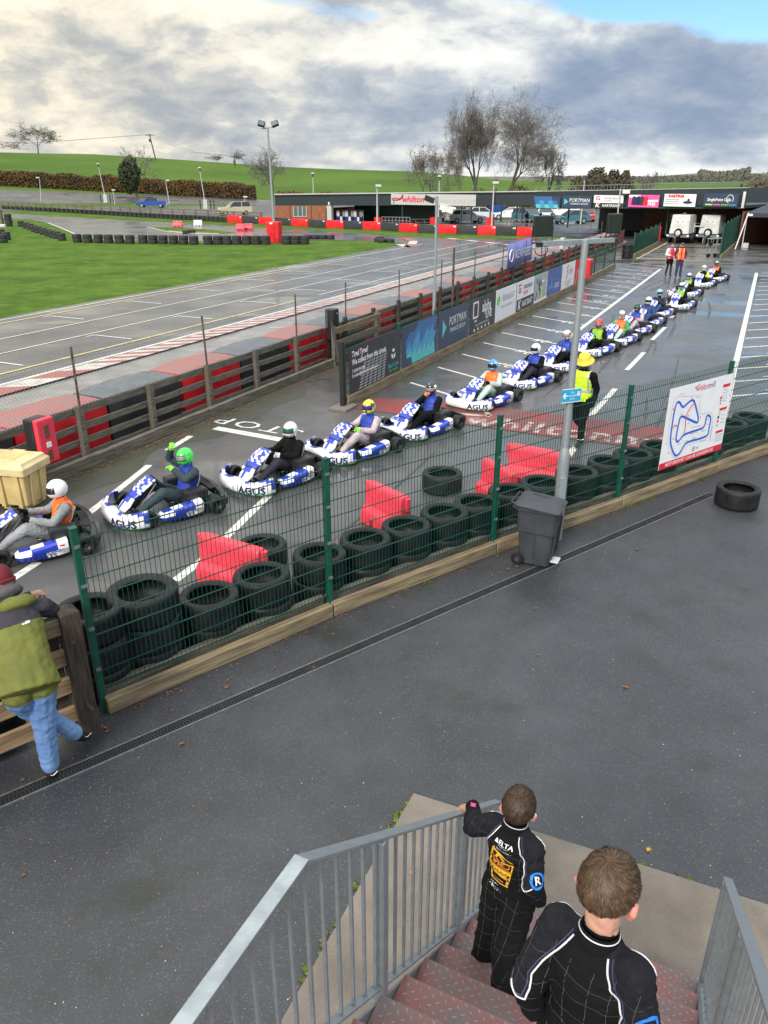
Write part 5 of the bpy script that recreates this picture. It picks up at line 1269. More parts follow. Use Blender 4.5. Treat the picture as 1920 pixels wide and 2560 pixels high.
def make_kart():
    t = thing('racing_kart', '', 'kart')
    # nose fairing wrapping round the front
    mb = MB(); n = len(PLAN); rings = []
    secs = [(-.03, .035), (.004, .068), (.012, .12), (-.002, .185), (-.075, .212), (-.17, .225)]
    for j, (x, y) in enumerate(PLAN):
        v = abs(y)/.61; nx, ny = (.3*1, y/.61); L_ = math.hypot(1-v*.8, v); nx, ny = (1-v*.8)/L_, (1 if y > 0 else -1)*v/L_
        up = .07*max(0, v-.72)/.28+.03*(1-v)
        rings.append([Vector((x+nx*o_*(1-.35*v), y+ny*o_*(1-.5*v), z+(up if z > .15 else 0))) for o_, z in secs])
    m_ = len(secs)
    for j in range(n-1):
        for k in range(m_-1):
            mi = 2 if k == 0 else (1 if (j in (0, 15) and k in (2, 3)) or (j in (1, 14) and k in (3, 4)) or (j in (5, 10, 9) and k == 4) or (j in (2, 13) and k == 4) or (j in (12,) and k in (1, 2, 3)) else 0)
            mb.add([rings[j][k], rings[j+1][k], rings[j+1][k+1], rings[j][k+1]], [(0, 1, 2, 3)], mi)
    o = mb.build('front_fairing', ['kart_white', 'blue', 'kart_green'], t, smooth=2); bm = bmesh.new(); bm.from_mesh(o.data); bmesh.ops.remove_doubles(bm, verts=bm.verts, dist=.0005); bmesh.ops.recalc_face_normals(bm, faces=bm.faces); bm.to_mesh(o.data); bm.free()
    o.modifiers.new('thickness', 'SOLIDIFY').thickness = .008; ff = o
    def wrap(s_, size, m, s0, z0, sxx, par, flip=1):
        tx = text(s_, size, m, par, Matrix.Identity(4), sx=sxx, bold=size*.03, align='LEFT')
        bm = bmesh.new(); bm.from_mesh(tx.data); bmesh.ops.subdivide_edges(bm, edges=[e for e in bm.edges if e.calc_length() > .05], cuts=3); bm.to_mesh(tx.data); bm.free()
        for v in tx.data.vertices:
            # seen from outside, left side: reading direction runs from the nose towards the wheel
            q = s0-v.co.x*flip if flip > 0 else s0+v.co.x
            x, y, nx, ny = plan_at(q)
            v.co = Vector((x+abs(nx)*.012+.004, y+(1 if y > 0 else -1)*abs(ny)*.012, z0+v.co.y))
        return tx
    wrap('AGUS', .165, 'navy', .66, .128, 1.12, ff, 1)
    # front number panel
    mb = MB(); NT, NV = 24, 10
    for i in range(NT):
        for j in range(NV):
            t0, t1 = i/NT, (i+1)/NT; v0, v1 = -1+2*j/NV, -1+2*(j+1)/NV; tc, vc = (t0+t1)/2, (v0+v1)/2
            if tc < .42: mi = 1 if abs(vc) < .12 and tc > .08 or abs(tc-.36) < .05 and abs(vc) < .55 else 0
            elif tc < .56: mi = 1
            else: mi = 1 if ((i//3)+((j+i//2)//2)) % 2 == 0 or abs(vc) < .3 and tc > .8 else 0
            mb.add([panel_pt(t0, v0), panel_pt(t0, v1), panel_pt(t1, v1), panel_pt(t1, v0)], [(0, 1, 2, 3)], mi)
    o = mb.build('front_panel', ['kart_white', 'blue'], t, smooth=2); bm = bmesh.new(); bm.from_mesh(o.data); bmesh.ops.remove_doubles(bm, verts=bm.verts, dist=.0005); bmesh.ops.recalc_face_normals(bm, faces=bm.faces); bm.to_mesh(o.data); bm.free()
    o.modifiers.new('thickness', 'SOLIDIFY').thickness = .006; fp_ = o
    mb = MB(); mb.tube([panel_pt(.42, v/6)+Vector((.012, 0, .012)) for v in range(-6, 7)], .008, 5); mb.build('panel_ridge', 'navy', fp_)
    # frame, tray
    mb = MB()
    for sy in (-1, 1):
        mb.tube([(.88, sy*.12, .07), (.60, sy*.20, .06), (.50, sy*.28, .06), (.1, sy*.34, .06), (-.4, sy*.33, .06), (-.62, sy*.30, .08)], .015, 6)
        mb.tube([(.55, sy*.30, .075), (.52, sy*.46, .12)], .016, 6); mb.tube([(.35, sy*.34, .1), (.35, sy*.52, .1), (-.3, sy*.52, .1), (-.3, sy*.34, .1)], .010, 6)
        mb.tube([(.60, sy*.10, .09), (.3, sy*.10, .48)], .008, 5)
    mb.tube([(.50, -.28, .06), (.50, .28, .06)], .015, 6); mb.tube([(-.1, -.34, .06), (-.1, .34, .06)], .015, 6)
    mb.tube([(-.53, -.62, .14), (-.53, .62, .14)], .02, 8); mb.build('frame', 'kart_frame', t)
    mb = MB(); mb.prism([(-.05, -.30), (.5, -.26), (.8, -.12), (.8, .12), (.5, .26), (-.05, .30)], .035, .045); mb.build('floor_tray', 'galv_dark', t)
    # side pods
    for sy, nm in ((1, 'left'), (-1, 'right')):
        t_ = MB()
        def sec(x, z0, z1, y0, y1): return [Vector((x, sy*y0, z0)), Vector((x, sy*y1, z0)), Vector((x, sy*(y1+.012), (z0+z1)/2)), Vector((x, sy*y1, z1-.02)), Vector((x, sy*(y1-.05), z1)), Vector((x, sy*y0, z1-.01))]
        S_ = [sec(.36, .08, .15, .42, .50), sec(.30, .065, .185, .40, .58), sec(.15, .06, .205, .40, .605), sec(-.02, .06, .225, .40, .61), sec(-.18, .065, .25, .40, .615), sec(-.32, .08, .27, .40, .60)]
        for i in range(5):
            for k in range(6):
                mi = 1 if (i == 2 and k in (1, 2, 3)) or (i == 3 and k in (2, 3)) or (k == 4 and i in (1, 3)) or (i == 0 and k in (1,)) or (i == 1 and k == 1) else 0
                t_.add([S_[i][k], S_[i+1][k], S_[i+1][(k+1) % 6], S_[i][(k+1) % 6]], [(0, 1, 2, 3)], mi)
        t_.add(S_[0], [(0, 1, 2, 3, 4, 5)], 1); t_.add(S_[-1], [(0, 1, 2, 3, 4, 5)], 0)
        o = t_.build('side_pod', ['kart_white', 'blue'], t, bevel=.006); bm = bmesh.new(); bm.from_mesh(o.data); bmesh.ops.remove_doubles(bm, verts=bm.verts, dist=.0005); bmesh.ops.recalc_face_normals(bm, faces=bm.faces); bm.to_mesh(o.data); bm.free()
        if sy > 0:
            fx = frame((-.05, .628, .145), (-1, 0, 0), (0, 0, 1)); text('KARTING LEAGUE', .052, 'navy', o, fx, bold=.001)
            fx = frame((.06, .622, .082), (-1, 0, 0), (0, 0, 1)); text('RTKARTS', .085, 'navy', o, fx, bold=.002, sx=1.2)
            mb = MB(); mb.box((-.24, .616, .205), (.06, .004, .022), 0); mb.box((-.25, .626, .14), (.075, .004, .05), 1); mb.build('sticker', ['text_red', 'map_grey'], o)
    # rear bumper
    mb = MB(); rings = []
    for y in (-.66, -.60, -.45, -.2, 0, .2, .45, .60, .66):
        e = abs(y)/.66; x = -.76+.10*e**3; rings.append([Vector((x, y, .10)), Vector((x-.05, y, .14)), Vector((x-.05, y, .23)), Vector((x, y, .27+.04*(1-e))), Vector((x+.07, y, .28+.05*(1-e))), Vector((x+.05, y, .12))])
    mb.loft(rings)
    for y in (-.3, .3): mb.box((-.64, y, .17), (.2, .04, .04))
    mb.build('rear_bumper', 'black_plastic', t, smooth=True, bevel=.01)
    mb = MB(); mb.box((-.66, 0, .29), (.16, .6, .03)); mb.box((-.52, .05, .22), (.1, .3, .1)); mb.box((-.52, -.42, .20), (.16, .1, .12)); mb.build('axle_cover', 'black_matt', t, bevel=.012)
    # power boxes beside the seat
    for y, l_ in ((.32, .36), (-.33, .34)):
        mb = MB(); mb.box((-.30, y+(.04 if y>0 else -.04), .26), (l_, .20, .22)); mb.box((-.30, y+(.04 if y>0 else -.04), .375), (l_*.9, .17, .02)); b_ = mb.build('power_box', 'black_plastic', t, bevel=.012)
        mb = MB()
        for k in range(4): mb.box((-.38+k*.07, y+(.142 if y > 0 else -.142), .27), (.02, .006, .13))
        mb.build('cooling_rib', 'kart_frame', b_)
    # seat
    mb = MB(); rings = []
    for x, z, w_, hgt_ in ((.02, .10, .13, .05), (-.12, .065, .17, .10), (-.28, .07, .19, .16), (-.42, .18, .19, .10), (-.50, .34, .18, .05), (-.55, .48, .15, .02)):
        rings.append([Vector((x+(.04 if i in (0, 6) else 0)*(1 if z > .1 else 0), w_*math.cos(PI*(1-i/6)), z+hgt_*(1-math.sin(PI*i/6)))) for i in range(7)])
    mb.loft(rings, cap=False, closed=False); o = mb.build('seat', 'black_plastic', t, smooth=2); o.modifiers.new('thickness', 'SOLIDIFY').thickness = .012
    mb = MB(); mb.tube([r_[0] for r_ in rings]+[r_[3] for r_ in rings[-1:]]+[r_[6] for r_ in reversed(rings)], .008, 5); mb.build('seat_rim', 'white_dirty', o)
    # steering wheel
    c = Vector((.13, 0, .495)); nx = Vector((-.80, 0, .60)); e1 = Vector((0, 1, 0)); e2 = nx.cross(e1)
    mb = MB(); mb.tube([c+e1*(.155*math.cos(a))+e2*(.135*math.sin(a)) for a in [2*PI*k/20 for k in range(20)]], .014, 6, closed=True)
    mb.tube([c-e1*.14, c-nx*.03, c+e1*.14], .012, 6); mb.box(c-nx*.02, (.03, .09, .07)); sw = mb.build('steering_wheel', 'black_matt', t, smooth=2)
    mb = MB(); mb.tube([c-nx*.02, (.46, 0, .14)], .010, 6); mb.build('steering_column', 'chrome', sw)
    mb = MB(); mb.tube([(.60, .16, .06), (.63, .16, .17)], .008, 5); mb.tube([(.60, -.16, .06), (.63, -.16, .17)], .008, 5); mb.build('pedal', 'chrome', t)
    # wheels
    for x, y, r_, w_ in ((.52, .50, .128, .13), (.52, -.50, .128, .13), (-.53, .58, .14, .20), (-.53, -.58, .14, .20)):
        mb = MB(); k = w_/2
        mb.lathe([(.062, -k+.02), (.075, -k+.01), (r_-.02, -k), (r_-.004, -k+.018), (r_, -k+.04), (r_, k-.04), (r_-.004, k-.018), (r_-.02, k), (.075, k-.01), (.062, k-.02), (.06, 0)], 24, axis='y', closedprof=True)
        wv = mb.build('wheel', 'tyre', t, smooth=2, mat=Matrix.Translation((x, y, r_)))
        mb = MB(); mb.lathe([(.066, -k+.025), (.05, -k+.05), (.03, -k+.055), (.03, k-.055), (.05, k-.05), (.066, k-.025)], 16, axis='y', closedprof=True); mb.lathe([(.001, -k+.03), (.022, -k+.03), (.022, k-.03), (.001, k-.03)], 10, axis='y')
        for a in range(3): mb.box((0, 0, 0), (.1, .02, .02), mat=Matrix.Rotation(a*PI/3, 3, 'Y'))
        mb.build('rim', 'rim', wv, smooth=True)
    return t
kart0 = make_kart()
# ---------------- drivers ----------------
def helmet(parent, m, vis, M_, up=False):
    mb = MB(); rings = []
    nu, nv = 28, 18
    def hp(a, ph, k=1.0):
        # a: azimuth from the front, ph: elevation
        x, y, z = math.cos(ph)*math.cos(a), math.cos(ph)*math.sin(a), math.sin(ph)
        rx = .142 if x > 0 else .150
        q = Vector((rx*x*k, .122*y*k, .140*z*k))
        if z < 0:
            q.x += .030*(-z)*max(0, x); q.z *= .98; q.x *= 1-.10*(-z) if x < 0 else 1; q.y *= 1-.06*(-z)
        return q
    for i in range(nv+1):
        ph = -.95+(PI/2+.95)*i/nv; rings.append([hp(2*PI*j/nu, ph) for j in range(nu)])
    mb.loft(rings, cap=True); h_ = mb.build('helmet', m, parent, smooth=2, mat=M_)
    lo, hi = ((-.12, .38) if not up else (-.16, .36)); mb = MB(); rings = []
    for i in range(7):
        ph = lo+(hi-lo)*i/6; rings.append([hp(-1.15+2.3*j/16, ph, 1.025+.012*math.sin(PI*i/6)) for j in range(17)])
    mb.loft(rings, cap=False, closed=False); o = mb.build('visor', vis, h_, smooth=2); o.modifiers.new('thickness', 'SOLIDIFY').thickness = .003
    mb = MB(); mb.tube([hp(-1.15+2.3*j/16, -.16, 1.02) for j in range(17)], .006, 5); mb.tube([hp(-1.15+2.3*j/16, .42, 1.02) for j in range(17)], .005, 5); mb.build('visor_seal', 'black_matt', h_)
    mb = MB(); [mb.box(hp(0, -.55, 1.0)+Vector((0, y, 0)), (.01, .02, .012)) for y in (-.025, .025)]; mb.build('chin_vent', 'black_matt', h_)
    return h_
POSES = {}
def driver_mesh(pose):
    b = Body(); lean = {'normal': 0, 'raised': .02, 'chin': .02, 'lookleft': 0}[pose]
    b.trunk('torso', [(-.30, 0, .13), (-.33, 0, .26), (-.375, 0, .40), (-.40, 0, .50), (-.41, 0, .575)], [.175, .165, .178, .19, .14], [.135, .125, .13, .125, .10])
    b.limb('neck', [(-.405, 0, .58), (-.385, 0, .68)], [.062, .055]); b.ball('neck', (-.37, 0, .76), .085)
    arms = {'normal': [((-.40, .175, .555), (-.20, .27, .40), (.06, .165, .475)), ((-.40, -.175, .555), (-.20, -.27, .40), (.06, -.165, .475))],
            'raised': [((-.40, .175, .555), (-.22, .26, .52), (-.10, .10, .66)), ((-.40, -.175, .575), (-.22, -.30, .72), (-.20, -.14, .92))],
            'chin': [((-.40, .175, .555), (-.17, .25, .36), (.02, .12, .36)), ((-.40, -.175, .555), (-.17, -.23, .46), (-.22, -.05, .66))],
            'lookleft': [((-.40, .175, .555), (-.26, .29, .34), (-.06, .20, .34)), ((-.40, -.175, .555), (-.20, -.27, .40), (.06, -.165, .475))]}[pose]
    for sh, el, wr in arms:
        sh, el, wr = Vector(sh), Vector(el), Vector(wr); d = (wr-el).normalized(); hd_ = wr+d*.055
        b.limb('sleeve', [sh*.9+Vector((-.40, 0, .54))*.1, sh, (sh+el)/2, el, (el+wr)/2, wr], [.082, .076, .068, .062, .054, .044])
        b.limb('glove', [wr-d*.02, wr+d*.02, hd_], [.043, .043, .040])
        sd = Vector((0, 0, 1)) if pose == 'normal' else Vector((0, 1, 0)); sd = (sd-d*sd.dot(d)).normalized(); cu = d.cross(sd)*(1 if sh.y < 0 else -1)
        b.fingers('glove', wr, hd_, cu, sd, r=.0115, ln=.08)
    for sy in (1, -1):
        b.limb('leg', [(-.27, sy*.09, .15), (-.08, sy*.15, .25), (.15, sy*.20, .37), (.34, sy*.18, .26), (.50, sy*.15, .14)], [.115, .10, .082, .070, .052])
        b.limb('shoe', [(.50, sy*.15, .115), (.53, sy*.15, .09), (.585, sy*.155, .15), (.62, sy*.155, .20)], [.048, .048, .044, .034])
    o = b.build('person', .0125, ['suit_black', 's_grey', 'suit_black', 'shoe_black'], {'torso': 0, 'sleeve': 0, 'leg': 1, 'glove': 2, 'shoe': 3, 'neck': 2}, wrinkle=.006, wscale=12, smooth=5)
    return o, b.tags
for ps in ('normal', 'raised', 'chin', 'lookleft'):
    o, tg = driver_mesh(ps); POSES[ps] = (o.data, tg); bpy.data.objects.remove(o)
class Src: pass
first_k = [True]
KL = []
def place_kart(ax_, ay_, bx_, by_, num, klabel, dlabel, suit, legs, glove, shoe, bib, hm, vis, pose='normal', yaw=0, tilt=0, center=None, head=None):
    if center is None:
        a, b = at(ax_, ay_), at(bx_, by_); h_ = (a-b).normalized(); L_ = Vector((-h_.y, h_.x, 0)); c = (a+b)/2-L_*.56; ang = math.atan2(h_.y, h_.x)
    else: c, ang = center, head
    k = kart0 if first_k[0] else copy_tree(kart0); first_k[0] = False
    k.location = (c.x, c.y, .006); k.rotation_euler = (0, 0, ang); tag(k, klabel, 'kart', 'karts queueing in the paddock lane')
    KL.append((k, num))
    ps = POSES[pose]; me = ps[0].copy(); ix = [0]*len(me.polygons); me.polygons.foreach_get('material_index', ix); me.materials.clear()
    for m in (suit, legs, glove, shoe): me.materials.append(MATS[m])
    me.polygons.foreach_set('material_index', ix)
    p = bpy.data.objects.new('person', me); sc.collection.objects.link(p); p.location = (c.x, c.y, .006); p.rotation_euler = (0, 0, ang)
    tag(p, dlabel, 'person', 'kart drivers')
    if bib: overlay(p, ps[1], 'bib', bib, p, lambda q, t_: (t_ == 'torso' and q.z > .22) or (t_ in ('sleeve', 'neck') and abs(q.y) < .165 and .42 < q.z < .615 and -.56 < q.x < -.27), .009)
    M_ = Matrix.Translation((-.355, 0, .80)) @ Matrix.Rotation(R(yaw), 4, 'Z') @ Matrix.Rotation(R(tilt), 4, 'Y')
    hh = helmet(p, hm, vis, M_)
    return k, p, hh
KD = [
 ((376, 1324, 542, 1279), '5', 'kart number five with its nose almost touching the nearest kart', 'driver in a bright green helmet raising both gloved hands to the head', 's_teal', 's_teal', 'glove_lime', 'shoe_black', 'bib_blue', 'helm_green', 'visor_clear', 'raised', 10, 8),
 ((689, 1237, 803, 1195), '18', 'kart number eighteen driven by the plain white helmet in black overalls', 'driver in a plain white helmet and black racing overalls without a bib', 'suit_black', 's_navyblk', 'white_dirty', 'suit_black', None, 'helm_white', 'visor_green', 'normal', 12, 4),
 ((891, 1161, 988, 1129), '7', 'kart number seven with the driver in pale pink overalls', 'driver in a fluorescent yellow helmet and pale pink overalls with a blue bib', 's_pink', 's_pink', 'glove_lime', 'shoe_black', 'bib_blue', 'helm_yellow', 'visor_purple', 'normal', 14, 4),
 ((1064, 1102, 1144, 1070), '1', 'kart right behind number seven at the end of the banner fence', 'driver in a black and white helmet resting an orange glove on the chin', 'suit_black', 'suit_black', 'logo_orange', 'shoe_black', 'bib_blue', 'helm_black', 'visor_clear', 'chin', 10, 12),
 ((1230, 1027, 1289, 1003), '17', 'kart number seventeen standing on the red ground paint', 'driver in a blue helmet with an orange bib over mint overalls', 's_mint', 's_mint', 'suit_black', 'navy', 'orange', 'helm_blue', 'visor', 'normal', 6, 4),
 ((1339, 974, 1389, 955), '11', 'kart number eleven whose driver wears a white helmet and blue bib', 'driver in a white helmet with a black streak and a blue bib', 'suit_black', 's_navyblk', 'suit_black', 'shoe_black', 'bib_blue', 'helm_white', 'visor', 'normal', -8, 6),
 ((1413, 934, 1471, 911), '3', 'kart number three half hidden by the grey lamp post', 'driver in a white and orange helmet half hidden by the grey lamp post', 's_blue', 'suit_black', 'white_dirty', 'shoe_black', 'bib_blue', 'helm_mixed', 'visor_clear', 'normal', 0, 4),
 ((1503, 893, 1538, 880), '8', 'kart with the red helmeted driver just right of the lamp post', 'driver in a red helmet and green bib looking down to the side', 'suit_black', 'suit_black', 'suit_black', 'shoe_black', 'hi_green', 'helm_red', 'visor_clear', 'lookleft', 0, 14),
 ((1564, 867, 1595, 853), '23', 'kart whose driver has green sleeves and an orange bib', 'driver in a white helmet with a red stripe, orange bib and green sleeves', 's_green', 's_mint', 's_green', 'shoe_black', 'orange', 'helm_mixed', 'visor_clear', 'lookleft', 16, 2),
 ((1600, 842, 1629, 832), '24', 'kart with the black helmeted driver in a blue bib and pink legs', 'driver in a dark helmet with a green visor and pink overalls', 's_pink', 's_pink', 'text_red', 'shoe_black', 'bib_blue', 'helm_black', 'visor_green', 'normal', 8, 4),
 ((1635, 822, 1657, 811), '6', 'kart in front of the light blue helmeted driver', 'driver in a plain cream white helmet and dark blue overalls', 's_blue', 's_blue', 'suit_black', 'shoe_black', 's_blue', 'helm_white', 'visor', 'lookleft', 0, 6),
 ((1661, 797, 1682, 788), '9', 'kart behind the cream white helmet near the long white line', 'driver in a light blue helmet', 's_navyblk', 's_blue', 'suit_black', 'shoe_black', None, 'helm_skyblue', 'visor', 'normal', 30, 2),
 ((1719, 777, 1735, 767), '12', 'kart number twelve pulled out to the right of the queue', 'driver in a green and white helmet with lime sleeves', 'suit_black', 'suit_black', 'glove_lime', 'shoe_black', 'hi_green', 'helm_wgreen', 'visor', 'normal', 10, 4),
 ((1735, 745, 1751, 738), '15', 'kart fourth from the back of the queue behind number twelve', 'driver in a blue and white helmet with green at the chest', 'suit_black', 'suit_black', 'suit_black', 'shoe_black', 'hi_green', 'helm_wblue', 'visor', 'normal', 8, 4),
 ((1774, 720, 1786, 714), '4', 'second last kart of the queue', 'driver in a white helmet with a lime chest and sleeves', 'hi_yellow', 'suit_black', 'suit_black', 'shoe_black', 'suit_black', 'helm_white', 'visor_clear', 'normal', 18, 4),
 ((1801, 706, 1816, 701), '10', 'last kart at the far end of the queue', 'last driver of the queue in a silver helmet and orange bib', 'suit_black', 'suit_black', 'suit_black', 'shoe_black', 'orange', 'helm_silver', 'visor', 'normal', 10, 4)]
hd1 = R(-150); c1_ = at(217, 1385); L1 = Vector((-math.sin(hd1), math.cos(hd1), 0)); f1 = Vector((math.cos(hd1), math.sin(hd1), 0))
place_kart(0, 0, 0, 0, '2', 'nearest kart at the left edge with its nose out of the picture', 'driver in a white helmet with an orange bib over grey overalls at the left edge', 's_grey', 's_grey', 'suit_black', 'shoe_black', 'orange', 'helm_white', 'visor', 'normal', 6, 6, center=c1_+f1*.53-L1*.60, head=hd1)
MEAN_H = None
for q, num, kl, dl, su, lg, gl, sh, bi, hm, vi, po, yw, tl in KD:
    a, b = at(*q[:2]), at(*q[2:]); h_ = (a-b); ang = math.atan2(h_.y, h_.x)
    L_ = Vector((-math.sin(ang), math.cos(ang), 0)); f_ = Vector((math.cos(ang), math.sin(ang), 0)); c = (a+b)/2-L_*.56
    place_kart(0, 0, 0, 0, num, kl, dl, su, lg, gl, sh, bi, hm, vi, po, yw, tl, center=c, head=ang)
for k, num in KL:
    c = panel_pt(.80, 0); d = (panel_pt(.86, 0)-panel_pt(.74, 0)).normalized(); n_ = Vector((0, 1, 0)).cross(d)
    text(num, .15, 'text_white', k, frame(c+n_*.006, (0, 1, 0), d), name='race_number', bold=.006)
# ---------------- surface helpers ----------------
def bvh(o): return BVHTree.FromPolygons([v.co for v in o.data.vertices], [tuple(p.vertices) for p in o.data.polygons])
def hug(tree, pts, d, start=.6, off=.002):
    "drop points onto the cloth along direction d; None where they miss"
    d = Vector(d).normalized(); out = []
    for p in pts:
        h_ = tree.ray_cast(Vector(p)-d*start, d, start*2)
        out.append(h_[0]-d*off if h_[0] is not None else None)
    return out
def hug_tube(mb, tree, pts, d, r, n=4, mi=0, sub=6, jump=.04, off=.001):
    P = []
    for a, b in zip(pts, pts[1:]):
        for i in range(sub): P.append(Vector(a).lerp(Vector(b), i/sub))
    P.append(Vector(pts[-1])); H = hug(tree, P, d, off=off); run = []
    for h_ in H+[None]:
        if h_ is not None and (not run or (h_-run[-1]).length < jump): run.append(h_)
        else:
            if len(run) > 2: mb.tube(run, r, n, mi)
            run = [h_] if h_ is not None else []
def hug_text(s, size, m, parent, tree, o, ex, ey, d, off=.0022, **k):
    t = text(s, size, m, parent, Matrix.Identity(4), **k); bm = bmesh.new(); bm.from_mesh(t.data)
    bmesh.ops.triangulate(bm, faces=bm.faces)
    for _ in range(2): bmesh.ops.subdivide_edges(bm, edges=[e for e in bm.edges if e.calc_length() > .012], cuts=1, use_grid_fill=False); bmesh.ops.triangulate(bm, faces=bm.faces)
    bm.to_mesh(t.data); bm.free(); ex, ey = Vector(ex), Vector(ey); o = Vector(o)
    P = [o+ex*v.co.x+ey*v.co.y for v in t.data.vertices]; H = hug(tree, P, d, off=off); last = H[0]
    for v, h_, p in zip(t.data.vertices, H, P): v.co = h_ if h_ is not None else p
    return t
def hug_poly(mb, tree, poly, o, ex, ey, d, mi=0, off=.0016, n=7):
    ex, ey, o = Vector(ex), Vector(ey), Vector(o)
    a, b, c, e = [Vector((p[0], p[1], 0)) for p in poly]; V = []
    for i in range(n+1):
        for j in range(n+1): q = a.lerp(b, i/n).lerp(e.lerp(c, i/n), j/n); V.append(o+ex*q.x+ey*q.y)
    H = hug(tree, V, d, off=off)
    if any(h_ is None for h_ in H): return
    mb.add(H, [(i*(n+1)+j, i*(n+1)+j+1, (i+1)*(n+1)+j+1, (i+1)*(n+1)+j) for i in range(n) for j in range(n)], mi)
def inpoly(x, y, P):
    c = False; j = len(P)-1
    for i in range(len(P)):
        if (P[i][1] > y) != (P[j][1] > y) and x < (P[j][0]-P[i][0])*(y-P[i][1])/(P[j][1]-P[i][1])+P[i][0]: c = not c
        j = i
    return c
def head_shape(b, c, M_, k=1.0):
    c = Vector(c); q = lambda v: c+M_ @ (Vector(v)*k)
    b.ball('skin', q((-.008, 0, .02)), (.094*k, .074*k, .092*k), M_); b.ball('skin', q((.028, 0, -.045)), (.062*k, .055*k, .06*k), M_)
    b.ball('skin', q((.060, 0, -.072)), (.026*k, .03*k, .024*k), M_)
    b.limb('skin', [q((.084, 0, .0)), q((.102, 0, -.03))], [.008*k, .013*k])
    for sy in (-1, 1):
        Me = M_ @ Matrix.Rotation(R(-26*sy), 3, 'Z')
        b.ball('ear', q((-.008, sy*.086, -.018)), (.022*k, .009*k, .034*k), Me); b.ball('ear', q((-.004, sy*.080, -.040)), (.013*k, .009*k, .014*k), Me)
def face_parts(parent, c, M_, k=1.0):
    c = Vector(c)
    for sy in (-1, 1):
        mb = MB(); mb.ball(c+M_ @ Vector((.080*k, sy*.030*k, .008*k)), .011*k, 10, 6, 0); mb.ball(c+M_ @ Vector((.089*k, sy*.030*k, .008*k)), .005*k, 8, 5, 1); mb.build('eye', ['white', 'hair'], parent, smooth=2)
        mb = MB(); mb.tube([c+M_ @ (Vector((.083, sy*y, z))*k) for y, z in ((.014, .026), (.030, .032), (.046, .027))], .004*k, 5); mb.build('eyebrow', 'hair', parent)
    mb = MB(); mb.tube([c+M_ @ (Vector((x, y, -.055))*k) for x, y in ((.083, -.022), (.092, 0), (.083, .022))], .004*k, 5); mb.build('mouth', 'ear_pink', parent)
def hair_cap(parent, c, M_, k, mats, n=13000, crown=(-.038, .004), short=1.0, swirl=.5, name='hair', seed=3):
    rs = random.Random(seed); c = Vector(c); e0 = Vector((-.012, 0, .022)); rad = Vector((.100, .0815, .099)); mb = MB()
    def keep(u):       # hairline: high at the forehead, over the ears, down to the nape
        x, y, z = u
        lim = .30 if x > .45 else (-.02+.7*max(0, x) if x > -.15 else -.30-.42*min(1, (-x-.15)/.7))
        side = abs(y) > .80 and -.5 < x < .35
        return z > max(lim, -.12) if side else z > lim
    rings = []; NU, NV = 40, 26; V = {}; vs = []; fs = []
    def sp(i, j): ph = -PI/2+PI*i/NV; a = 2*PI*j/NU; return Vector((math.cos(ph)*math.cos(a), math.cos(ph)*math.sin(a), math.sin(ph)))
    for i in range(NV):
        for j in range(NU):
            um = (sp(i, j)+sp(i+1, j+1)).normalized()
            if not keep(um): continue
            f = []
            for ii, jj in ((i, j), (i, j+1), (i+1, j+1), (i+1, j)):
                key = (ii, jj % NU)
                if key not in V: V[key] = len(vs); u = sp(*key); vs.append(c+M_ @ ((e0+Vector((u.x*rad.x, u.y*rad.y, u.z*rad.z)))*k))
                f.append(V[key])
            fs.append(f)
    mb.add(vs, fs, 0)
    cr = Vector((crown[0]/rad.x, crown[1]/rad.y, 0)); cr.z = math.sqrt(max(.05, 1-cr.x**2-cr.y**2)); cr.normalize()
    for i in range(n):
        while 1:
            u = Vector((rs.gauss(0, 1), rs.gauss(0, 1), rs.gauss(0, 1))).normalized()
            if keep(u): break
        away = (u-cr*u.dot(cr)); dd = (u-cr).length
        if away.length < 1e-3: continue
        away.normalize(); tan = (away-u*away.dot(u)).normalized(); sw = u.cross(tan)
        cl = noise.noise(u*5+Vector((seed, 0, 0))); cl2 = noise.noise(u*13)
        t_ = (tan+sw*(swirl*math.exp(-dd*2.2)+.95*cl+.5*cl2)+Vector((rs.gauss(0, .10), rs.gauss(0, .10), rs.gauss(0, .10)))).normalized()
        ln = rs.uniform(.028, .052)*short*(.75 if u.z < -.1 else 1.1); lift = rs.uniform(.003, .0095)+.010*max(0, cl)+.005*max(0, cl2)
        p0 = e0+Vector((u.x*rad.x, u.y*rad.y, u.z*rad.z)); w_ = u.cross(t_).normalized()*rs.uniform(.0006, .0013)
        pts = []
        for q in (0, .35, .7, 1):
            pu = (u+t_*(ln*q/.09)).normalized(); pp = e0+Vector((pu.x*rad.x, pu.y*rad.y, pu.z*rad.z))+pu*(lift*math.sin(PI*min(1, q*.75+.05)))
            pts += [pp-w_*(1-q*.8), pp+w_*(1-q*.8)]
        mb.add([c+M_ @ (p*k) for p in pts], [(0, 1, 3, 2), (2, 3, 5, 4), (4, 5, 7, 6)], rs.choices(range(len(mats)), (6, 4, 2)[:len(mats)])[0])
    o = mb.build(name, mats, parent, smooth=2); return o
